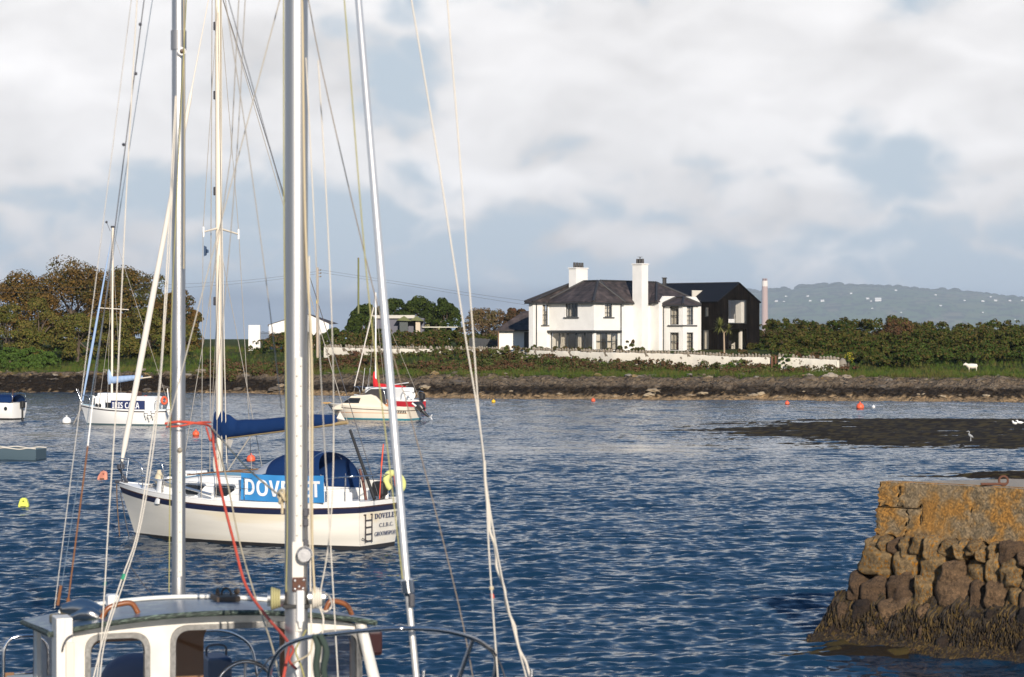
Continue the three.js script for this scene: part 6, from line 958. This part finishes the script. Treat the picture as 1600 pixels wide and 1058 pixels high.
  const roofTop = sheet((u, v) => { const z = lerp(zl, zr, u); return rf(z, lerp(fx(z), BX - 0.12, v), 0); }, 40, 12); { const uv = roofTop.attributes.uv, p = roofTop.attributes.position; for (let i = 0; i < p.count; i++) uv.setXY(i, p.getZ(i), p.getX(i)); }
  const roof = mesh('roof', roofTop, mat([0.62, 0.62, 0.62], 0.32, { map: rep(roofT, 0.6) }), g);
  mesh('roof_underside', sheet((u, v) => { const z = lerp(zl, zr, u); return rf(z, lerp(fx(z), BX - 0.12, v), -0.045); }, 40, 4), mat([0.50, 0.49, 0.46], 0.7), roof);
  const lipT = (() => { const a = tileN(12, 4, 2.4); return noiseTex(512, (x, y) => { const w = smooth(0.12, 0.25, a(x, y)); return [lerp(0.16, 0.58, w), lerp(0.20, 0.66, w), lerp(0.18, 0.58, w)]; }, true); })(), lipM = mat([0.75, 0.75, 0.75], 0.7, { map: rep(lipT, 3, 1) });
  const lip = sheet((u, v) => { const z = lerp(zl, zr, u), a = v * Math.PI - Math.PI / 2; return rf(z, fx(z) + 0.02 * Math.cos(a), -0.0225 + 0.0235 * Math.sin(a)); }, 60, 6); mesh('roof_lip', lip, lipM, roof);
  for (const z of [zl, zr]) mesh('roof_edge', rod(rf(z, fx(z), -0.022), rf(z, BX - 0.12, -0.022), 0.024), lipM, roof);
  mesh('rear_rim', tube(Array.from({ length: 17 }, (_, i) => rf(lerp(zl - 0.3, zr + 0.1, i / 16), BX - 0.08 + 0.25 * Math.pow(Math.abs(i / 8 - 1), 3), 0.022)), 0.022, 6, 50), mat([0.70, 0.69, 0.64], 0.6), roof);
  const varnish = mat([0.22, 0.075, 0.025], 0.3);
  const rail = (pa, pb, py, x) => { const a = A(pa, py, x), b = A(pb, py, x), yr = (z) => rf(z, x, 0).y; const m = [V(x, yr(a.z), a.z), V(x, yr(a.z) + 0.085, lerp(a.z, b.z, 0.18)), V(x, yr((a.z + b.z) / 2) + 0.10, lerp(a.z, b.z, 0.5)), V(x, yr(b.z) + 0.085, lerp(a.z, b.z, 0.82)), V(x, yr(b.z), b.z)]; return tube(m, 0.024, 8, 30); };
  mesh('grab_rail', rail(158, 216, 955, 5.62), varnish, roof); mesh('grab_rail', rail(508, 550, 950, 5.35), varnish, roof);
  const lamp = A(176, 938, 4.5), ly = rf(lamp.z, 4.5, 0).y; mesh('white_lamp_box', rbox(4.42, 4.58, ly, ly + 0.12, lamp.z - 0.055, lamp.z + 0.055, 0.02), gel, roof);
  const hz = A(130, 950, 5.35), hy = rf(hz.z, 5.35, 0).y; mesh('chrome_horn', join([sweep([V(5.2, hy + 0.08, hz.z + 0.16), V(5.3, hy + 0.09, hz.z), V(5.5, hy + 0.06, hz.z - 0.15)], [0.05, 0.09, 0.06], 12, 16), sweep([V(5.45, hy + 0.03, hz.z + 0.12), V(5.55, hy + 0.07, hz.z - 0.02), V(5.6, hy + 0.02, hz.z - 0.14)], [0.03, 0.06, 0.025], 10, 12)]), mat([0.40, 0.39, 0.38], 0.28, { metalness: 1 }), roof);
  const px1 = A(320, 932, 4.5), cy = rf(px1.z, 4.5, 0).y; mesh('roof_clutter', join([rbox(4.35, 4.65, cy, cy + 0.05, px1.z - 0.30, px1.z - 0.08, 0.01), new THREE.TorusGeometry(0.05, 0.01, 6, 14).translate(4.5, cy + 0.06, px1.z - 0.12), new THREE.TorusGeometry(0.06, 0.01, 6, 14).rotateY(0.6).translate(4.5, cy + 0.055, px1.z - 0.2), new THREE.SphereGeometry(0.03, 8, 6).translate(4.5, cy + 0.08, px1.z - 0.3)]), mat([0.13, 0.09, 0.06], 0.7), roof);
  // corner pillar boxes and raked pillar
  const pb0 = A(88, 1000, 6.0).z, pb1 = A(114, 1000, 6.0).z; mesh('light_board', rbox(5.72, 6.0, 1.5, A(100, 966, 6.0).y, Math.min(pb0, pb1), Math.max(pb0, pb1), 0.012), wm, g);
  mesh('board_trim', rbox(6.0, 6.03, 1.5, A(100, 1004, 6.0).y, A(110, 1000, 6.0).z - 0.03, A(104, 1000, 6.0).z + 0.01, 0.008), mat([0.62, 0.58, 0.50], 0.7), g);
  mesh('board_hook', tube([A(97, 1018, 6.02), A(100, 1006, 6.04), A(106, 997, 6.03), A(113, 993, 6.02)], 0.009, 6, 16), wireDark, g);
  mesh('corner_pillar', rod(A(562, 968, WX + 0.04), A(588, 1075, WX + 0.14), 0.05, 0.055, 8), wm, g);
  mesh('side_lamp', rbox(5.25, 5.45, 2.35, 2.58, ZR - 0.26, ZR - 0.06, 0.03), mat([0.05, 0.02, 0.02], 0.5), g); mesh('lamp_lens', rbox(5.46, 5.48, 2.38, 2.55, ZR - 0.24, ZR - 0.08, 0.005), mat([0.03, 0.006, 0.006], 0.3), g);
  // things on the after deck seen through the glass
  const oc = A(338, 1040, 2.6); mesh('blue_crate', join([rbox(2.35, 2.8, 1.45, oc.y + 0.10, oc.z - 0.12, oc.z + 0.12, 0.03)]), mat([0.012, 0.05, 0.11], 0.5), g); mesh('crate_handle', tube([V(2.6, oc.y + 0.1, oc.z - 0.1), V(2.6, oc.y + 0.19, oc.z - 0.09), V(2.6, oc.y + 0.19, oc.z + 0.09), V(2.6, oc.y + 0.1, oc.z + 0.1)], 0.012, 6, 14), wireDark, g);
  const od = A(212, 1045, 2.4); mesh('blue_cover', new THREE.SphereGeometry(0.32, 16, 12).scale(0.8, 0.8, 1.1).translate(2.4, od.y - 0.1, od.z), mat([0.012, 0.04, 0.10], 0.7), g);
  mesh('stern_hoop', tube([A(300, 988, 1.0), A(340, 985, 0.9), A(368, 992, 0.8), A(392, 1012, 0.7), A(404, 1070, 0.7)], 0.016, 6, 30), steel, g); mesh('stern_rail', tube([A(5, 1058, 3.4), A(8, 1010, 3.4), A(20, 997, 3.4), A(84, 993, 3.4)], 0.017, 6, 24), steel, g);
  mesh('stern_rail_post', join([rod(A(76, 993, 3.4), A(74, 1075, 3.4), 0.013), rod(A(22, 1053, 3.4), A(80, 1050, 3.4), 0.013)]), steel, g); const fc = A(61, 1046, 3.5); mesh('rail_block', rbox(3.42, 3.55, fc.y - 0.07, fc.y + 0.06, fc.z - 0.05, fc.z + 0.05, 0.02), wireDark, g);
  // --- masts
  const MX = 8.66, mc = A(463, 700, MX).z, MT = 11.6, mr = 0.087;
  const brushed = mat([0.52, 0.515, 0.51], 0.44, { metalness: 1, bumpMap: rep(plasterTex, 3, 0.3), bumpScale: 0.001 });
  const mm = mesh('main_mast', rod(V(MX, h.sheer(MX / L) - 0.05, mc), V(MX, MT, mc), mr, mr, 28), brushed, g);
  const toCam = (x, z) => { const w = g.localToWorld(V(x, 0, z)), q = V(-w.x, 0, -w.z).normalize(); return V(q.dot(dir), 0, q.dot(side)); }, fw = toCam(MX, mc), sdw = V(-fw.z, 0, fw.x);  // towards the quay, and along the mast's face
  const on = (py, out, across = 0) => V(MX + fw.x * out + sdw.x * across, A(463, py, MX).y, mc + fw.z * out + sdw.z * across);
  const plate = (py0, py1, w, out, t, m, name, across = 0) => { const a = on(py1, out, across), b = on(py0, out, across), gq = rbox(-w / 2, w / 2, 0, b.y - a.y, -t / 2, t / 2, 0.006); gq.rotateY(Math.atan2(fw.x, fw.z)); gq.translate(a.x, a.y, a.z); return mesh(name, gq, m, mm); };
  const cream = mat([0.66, 0.62, 0.55], 0.5), rustM = mat([0.10, 0.045, 0.03], 0.85);
  const tr = plate(558, 985, 0.052, mr + 0.003, 0.014, cream, 'sail_track', -0.018);
  for (let i = 0; i < 22; i++) { const p = on(572 + i * 15.5, mr + 0.012, -0.018 + (i % 2 ? 0.014 : -0.014)); mesh('rivet', new THREE.SphereGeometry(0.0055, 6, 5).translate(p.x, p.y, p.z), wireDark, tr); }
  plate(845, 905, 0.088, mr + 0.014, 0.02, cream, 'winch_pad', -0.012); plate(900, 922, 0.10, mr + 0.02, 0.02, rustM, 'rusty_bracket', -0.02);
  for (const [a, py] of [[-0.055, 904], [0.01, 905], [-0.05, 917], [0.012, 918], [-0.02, 914]]) { const p = on(py, mr + 0.032, a); mesh('bolt', new THREE.SphereGeometry(0.011, 8, 6).translate(p.x, p.y, p.z), alu, mm); }
  { const p = on(864, mr + 0.02, -0.06), q = on(864, mr + 0.12, -0.06), w = mesh('winch', join([rod(p, p.clone().lerp(q, 0.35), 0.062, 0.062, 24), rod(p.clone().lerp(q, 0.35), p.clone().lerp(q, 0.8), 0.040, 0.036, 20), rod(p.clone().lerp(q, 0.8), q, 0.058, 0.05, 24), rod(q, q.clone().lerp(p, -0.1), 0.02, 0.02, 12)]), mat([0.32, 0.32, 0.33], 0.35, { metalness: 1 }), mm); }
  for (const s of [-1, 1]) { const py = s > 0 ? 935 : 934, p = on(py, 0.0, s * (mr + 0.0)), q = on(py, 0.0, s * (mr + 0.13)); const parts = [rod(p, p.clone().lerp(q, 0.3), 0.07, 0.066, 22), rod(p.clone().lerp(q, 0.3), p.clone().lerp(q, 0.75), 0.045, 0.05, 20), rod(p.clone().lerp(q, 0.75), q, 0.062, 0.058, 22)]; mesh('side_winch', join(parts), mat([0.50, 0.49, 0.47], 0.35, { metalness: 1 }), mm); const c = p.clone().lerp(q, 0.52); mesh('rope_turns', join([0, 1, 2, 3].map((i) => { const t = new THREE.TorusGeometry(0.06 + 0.006 * i, 0.011, 6, 20); t.rotateY(Math.atan2(sdw.x, sdw.z)); const e = c.clone().addScaledVector(sdw, (i - 1.5) * 0.018); t.translate(e.x, e.y, e.z); return t; })), s < 0 ? ropeWhite : mat([0.36, 0.33, 0.16], 0.9), mm); }
  { const a = on(920, mr + 0.03, -0.03), b = on(968, mr + 0.03, -0.03); mesh('pole_socket', join([rod(a, b, 0.03, 0.03, 16), rod(b, b.clone().add(V(0, -0.05, 0)), 0.024, 0.012, 12)]), gel, mm); }
  plate(943, 949, 0.20, 0.0, 0.2, blackRub, 'mast_band');
  for (const py of [800, 815, 848]) { const p = on(py, mr + 0.02, -0.07); mesh('cleat', rbox(p.x - 0.015, p.x + 0.015, p.y - 0.03, p.y + 0.03, p.z - 0.02, p.z + 0.02, 0.01), wireDark, mm); }
  // mizzen
  const ZX = 3.7, zc = A(279, 700, ZX).z, zr2 = 0.064, mz = mesh('mizzen_mast', rod(V(ZX, 1.4, zc), V(ZX, MT - 0.3, zc), zr2, zr2, 24), brushed, g), fz = toCam(ZX, zc), sz = V(-fz.z, 0, fz.x), onZ2 = (py, out, ac = 0) => V(ZX + fz.x * out + sz.x * ac, A(279, py, ZX).y, zc + fz.z * out + sz.z * ac);
  { const a = onZ2(48, 0), b = onZ2(78, 0), c = onZ2(82, zr2 + 0.02, -0.03); mesh('mast_collar', join([rod(a, b, 0.074, 0.074, 24), rod(c, c.clone().addScaledVector(fz, 0.03), 0.04, 0.04, 16)]), mat([0.33, 0.33, 0.34], 0.5, { metalness: 0.7 }), mz); mesh('collar_bolt', new THREE.SphereGeometry(0.02, 10, 8).translate(c.x + fz.x * 0.04, c.y, c.z + fz.z * 0.04), mat([0.14, 0.10, 0.08], 0.5), mz); }
  { const a = onZ2(900, zr2 + 0.002, -0.012), b = onZ2(700, zr2 + 0.002, -0.012), q = rbox(-0.02, 0.02, 0, b.y - a.y, -0.005, 0.005, 0.003).rotateY(Math.atan2(fz.x, fz.z)).translate(a.x, a.y, a.z), t = mesh('sail_track', q, cream, mz); for (let i = 0; i < 12; i++) { const p = onZ2(722 + i * 15.5, zr2 + 0.009, -0.012); mesh('rivet', new THREE.SphereGeometry(0.005, 6, 5).translate(p.x, p.y, p.z), wireDark, t); } const e = onZ2(703, zr2 + 0.01, -0.01); mesh('track_end', new THREE.SphereGeometry(0.025, 10, 8).translate(e.x, e.y, e.z), mat([0.3, 0.26, 0.2], 0.6), t); }
  // --- furled headsail foil on the forestay
  const F0 = A(652, 1075, 11.3), F1 = A(637, 925, 11.2), F2 = A(575, 180, 10.2), up = F2.clone().sub(F1).normalize(), top = F2.clone().addScaledVector(up, 4.6);
  const fo = mesh('furling_foil', sweep([F1, F1.clone().lerp(F2, 0.5), F2, top], [0.024, 0.029, 0.026, 0.018], 14, 60), mat([0.66, 0.65, 0.63], 0.35, { metalness: 0.6 }), g);
  mesh('furling_drum', join([rod(A(635.5, 906, 11.2), A(638, 926, 11.2), 0.042, 0.042, 20), rod(A(638, 926, 11.2), A(638.6, 931, 11.2), 0.034, 0.026, 16)]), steel, fo); mesh('lower_foil', rod(A(638, 930, 11.2), F0, 0.021, 0.021, 12), mat([0.62, 0.60, 0.56], 0.4, { metalness: 0.5 }), fo);
  { const p = A(643, 938, 11.25); mesh('shackle', rbox(p.x - 0.02, p.x + 0.02, p.y - 0.045, p.y + 0.045, p.z - 0.018, p.z + 0.018, 0.01), wireDark, fo); mesh('tape', rod(A(643.5, 1002, 11.2), A(644, 1008, 11.2), 0.023, 0.023, 12), wireDark, fo); }
  // --- bow rail
  const br = [[418, 1075, 10.1], [424, 1040, 10.25], [440, 1014, 10.4], [470, 999, 10.6], [520, 991, 10.9], [575, 985, 11.2], [625, 982, 11.4], [680, 984, 11.3], [725, 993, 11.1], [757, 1008, 10.8], [773, 1024, 10.6], [775, 1042, 10.5], [768, 1078, 10.4]].map((p) => A(...p));
  const dsteel = mat([0.42, 0.42, 0.43], 0.13, { metalness: 1 }), pr = mesh('bow_rail', tube(br, 0.0155, 10, 120), dsteel, g);
  mesh('rail_leg', rod(A(739, 998, 11.0), A(712, 1075, 10.9), 0.0145, 0.0145, 10), dsteel, pr); for (const [px, py] of [[662, 1048], [705, 1055], [831, 1046]]) mesh('rail_stub', rod(A(px, py, 10.9), A(px - 2, 1085, 10.9), 0.013, 0.013, 10), steel, pr);
  mesh('dark_line', tube([A(775, 1028, 10.55), A(782, 1038, 10.5), A(788, 1055, 10.5), A(794, 1075, 10.5)], 0.006, 5, 16), wireDark, pr);
  mesh('mossy_rope', join([tube([A(492, 992, 10.8), A(497, 1010, 10.82), A(494, 1040, 10.8), A(500, 1078, 10.78)], 0.024, 7, 24), tube([A(500, 992, 10.85), A(510, 1016, 10.86), A(506, 1048, 10.84), A(514, 1078, 10.82)], 0.022, 7, 24)]), mat([0.035, 0.055, 0.045], 0.95), pr);
  // --- running and standing rigging: photo line, station of each knot
  const rusty = mat([0.20, 0.085, 0.035], 0.95), orange = mat([0.62, 0.085, 0.045], 0.85), tan = mat([0.50, 0.42, 0.28], 0.9), olive = mat([0.34, 0.31, 0.12], 0.9), wire = mat([0.40, 0.38, 0.35], 0.45, { metalness: 0.4 }), blueLine = mat([0.10, 0.14, 0.19], 0.7);
  const rope = (name, pts, r, m, seg) => {
    let q = pts.map((p) => A(...p)); if (pts[0][1] <= 0) { const d = q[0].clone().sub(q[1]).normalize(); const k = (10.9 - q[0].y) / d.y; q = [q[0].clone().addScaledVector(d, k), ...q]; }
    r *= 0.66; return mesh(name, q.length === 2 ? rod(q[0], q[1], r, r, 6) : join(pts.length > 3 || seg ? [tube(q, r, 6, seg ?? q.length * 8)] : q.slice(1).map((p, i) => rod(q[i], p, r, r, 6))), m, g);
  };
  rope('mizzen_shroud', [[205, 0, 4.2], [85, 951, 5.0]], 0.0065, wire); rope('mizzen_shroud', [[238, 0, 4.2], [92, 944, 5.1]], 0.006, blueLine);
  rope('mizzen_shroud', [[225, 0, 4.2], [146, 618, 4.8]], 0.0075, wireDark); rope('shroud_sleeve', [[146, 618, 4.8], [137, 697, 4.86]], 0.010, gel); rope('rusty_shroud', [[137, 697, 4.86], [105, 950, 5.1]], 0.0115, rusty);
  for (const [px, py] of [[219, 38], [212, 115], [193, 226]]) { const p = A(px, py, 4.3); mesh('shroud_bead', new THREE.SphereGeometry(0.016, 8, 6).translate(p.x, p.y, p.z), wireDark, g); }
  mesh('turnbuckle', join([rod(A(95, 915, 5.1), A(90, 946, 5.1), 0.014), rod(A(107, 935, 5.1), A(104, 956, 5.1), 0.017)]), rusty, g); mesh('shroud_foot', rbox(4.95, 5.2, 2.70, 2.78, A(112, 955, 5.1).z, A(80, 955, 5.1).z, 0.02), mat([0.30, 0.25, 0.17], 0.9), g);
  rope('halyard', [[214, 0, 5.0], [198, 290, 5.3], [181, 638, 5.8], [171, 790, 6.0], [158, 1000, 6.2], [150, 1070, 6.2]], 0.0085, ropeWhite, 60); { const p = A(164, 912, 6.1); mesh('tape', rod(A(164.5, 909, 6.1), A(163.5, 915, 6.1), 0.011), mat([0.02, 0.25, 0.13], 0.6), g); }
  rope('halyard', [[274, 150, 4.4], [259, 441, 4.9], [249, 600, 5.2], [237, 690, 5.5], [212, 842, 6.0], [190, 905, 6.2], [165, 985, 6.3], [143, 1070, 6.4]], 0.0095, ropeWhite, 70); rope('halyard', [[276, 150, 4.4], [262, 441, 4.9], [241, 690, 5.5], [215, 842, 6.0], [195, 905, 6.2], [163, 1005, 6.3], [155, 1070, 6.4]], 0.008, ropeWhite, 70); mesh('tape', rod(A(194, 898, 6.18), A(191, 906, 6.2), 0.017), mat([0.02, 0.25, 0.13], 0.6), g);
  rope('mizzen_halyard', [[287, 0, 3.85], [288, 200, 3.85], [287, 420, 3.85]], 0.010, tan); rope('mizzen_halyard', [[291, 0, 3.85], [275, 330, 3.9], [268, 500, 3.92], [266, 700, 3.95], [264, 926, 4.0]], 0.008, olive, 50);
  rope('main_shroud', [[437, 0, 8.4], [310, 480, 6.8], [262, 665, 6.2]], 0.008, ropeWhite); rope('main_shroud', [[357, 0, 8.2], [447, 322, 8.5]], 0.005, wireDark); rope('main_shroud', [[373, 0, 7.8], [361, 240, 7.5], [326, 480, 7.0]], 0.0065, ropeGrey); rope('main_shroud', [[383, 0, 7.8], [370, 240, 7.6], [350, 480, 7.2], [330, 660, 7.0]], 0.006, ropeGrey);
  rope('main_shroud', [[352, 0, 8.2], [386, 220, 8.0], [421, 480, 7.8], [440, 640, 7.8]], 0.006, ropeGrey);
  rope('mast_rope', [[472, 0, 8.74], [478, 378, 8.74], [487, 560, 8.74], [488, 850, 8.74], [492, 935, 8.76]], 0.014, tan, 60); rope('mast_rope', [[483, 400, 8.7], [484, 700, 8.7], [485, 900, 8.72], [488, 1075, 8.75]], 0.010, ropeWhite, 40); rope('mast_rope', [[443, 0, 8.74], [444, 400, 8.74], [449, 800, 8.74], [447, 925, 8.76]], 0.007, olive, 40);
  rope('backstay_wire', [[480, -10, 8.9], [500, 95, 9.0], [596, 500, 9.6], [611, 545, 9.65], [665, 740, 10.0], [720, 960, 10.4], [742, 1075, 10.5]], 0.006, mat([0.22, 0.17, 0.12], 0.8), 60); rope('furling_line', [[538, 0, 10.2], [577, 472, 10.7], [605, 698, 11.0], [629, 905, 11.2]], 0.007, olive, 50);
  rope('bow_halyard', [[643, 0, 10.0], [683, 240, 10.1], [723, 500, 10.3], [756, 715, 10.5], [764, 862, 10.6], [779, 1075, 10.6]], 0.0085, ropeWhite, 60); rope('bow_halyard', [[699, 0, 10.0], [718, 240, 10.1], [736, 480, 10.3], [758, 742, 10.5], [790, 930, 10.6], [828, 1080, 10.6]], 0.0085, ropeWhite, 60);
  { const q = []; for (let i = 0; i <= 18; i++) { const t = i / 18; q.push(A(lerp(757, 826, Math.pow(t, 1.7)) + 2.2 * Math.sin(i * 1.9) * (t > 0.25 ? 1 : 0), lerp(720, 1052, t), 10.55)); } q.push(A(838, 1080, 10.6)); mesh('bow_halyard', tube(q, 0.0095, 6, 120), ropeWhite, g); } { const p = A(768, 926, 10.6); mesh('whipping', join([new THREE.SphereGeometry(0.018, 8, 6).translate(p.x, p.y + 0.03, p.z)]), tan, g); mesh('red_whipping', rod(A(768.5, 928, 10.6), A(770, 935, 10.6), 0.012), orange, g); }
  rope('sheet_rope', [[478, 90, 8.8], [494, 411, 8.8], [502, 600, 8.8], [517, 860, 8.9], [529, 1075, 9.0]], 0.0075, ropeWhite, 40); rope('sheet_rope', [[497, 94, 8.8], [511, 331, 8.8], [521, 600, 8.8], [519, 780, 8.8], [512, 860, 8.8], [500, 928, 8.75]], 0.0075, ropeWhite, 50); rope('sheet_rope', [[505, 925, 8.75], [516, 935, 8.7], [518, 948, 8.7], [508, 956, 8.72], [500, 950, 8.75], [505, 965, 8.75], [503, 1000, 8.8], [500, 1035, 8.8]], 0.011, ropeWhite, 60);
  // orange line round the mizzen, led forward to the bow rail; tan line beside it
  rope('orange_line', [[258, 662, 3.75], [279, 659, 3.86], [310, 662, 4.0], [328, 666, 4.2], [334, 700, 4.8], [345, 765, 5.6], [366, 850, 6.6], [384, 915, 7.3], [418, 965, 8.2], [450, 1005, 9.2], [448, 1030, 9.8], [440, 1075, 10.2]], 0.018, orange, 90); rope('orange_line', [[260, 667, 3.78], [279, 666, 3.88], [312, 660, 4.0], [330, 660, 4.1]], 0.013, orange, 30); rope('orange_line', [[322, 668, 4.2], [330, 690, 4.5], [334, 672, 4.3]], 0.014, orange, 20); rope('orange_line', [[450, 1003, 9.2], [458, 1016, 9.6], [452, 1032, 9.8], [462, 1045, 10.0]], 0.014, orange, 30);
  rope('tan_line', [[331, 668, 4.3], [352, 740, 5.3], [375, 850, 6.5], [398, 930, 7.4], [425, 1010, 8.6], [440, 1075, 9.4]], 0.011, tan, 50); rope('tan_line', [[330, 668, 4.3], [385, 730, 6.4], [438, 776, 8.6], [447, 784, 8.7]], 0.0115, tan, 40); { const p = A(440, 776, 8.62); mesh('tan_knot', join([new THREE.TorusKnotGeometry(0.035, 0.013, 40, 6).translate(p.x, p.y, p.z), rod(A(441, 780, 8.62), A(441, 803, 8.62), 0.011)]), tan, g); }
  rope('mast_line', [[478, 985, 8.8], [470, 1000, 8.9], [462, 1018, 9.0], [470, 1040, 9.0], [480, 1075, 9.0]], 0.011, olive, 30); rope('mast_line', [[452, 1040, 9.0], [466, 1032, 9.1], [484, 1020, 9.0], [490, 990, 8.9]], 0.0105, tan, 30); rope('dark_stay', [[400, 1058, 9.4], [420, 1030, 9.8], [455, 1005, 10.2]], 0.008, wireDark);
  rope('aft_line', [[200, 880, 2.6], [226, 916, 2.6], [240, 930, 2.7]], 0.008, wireDark);
}
renderer.render(scene, camera);
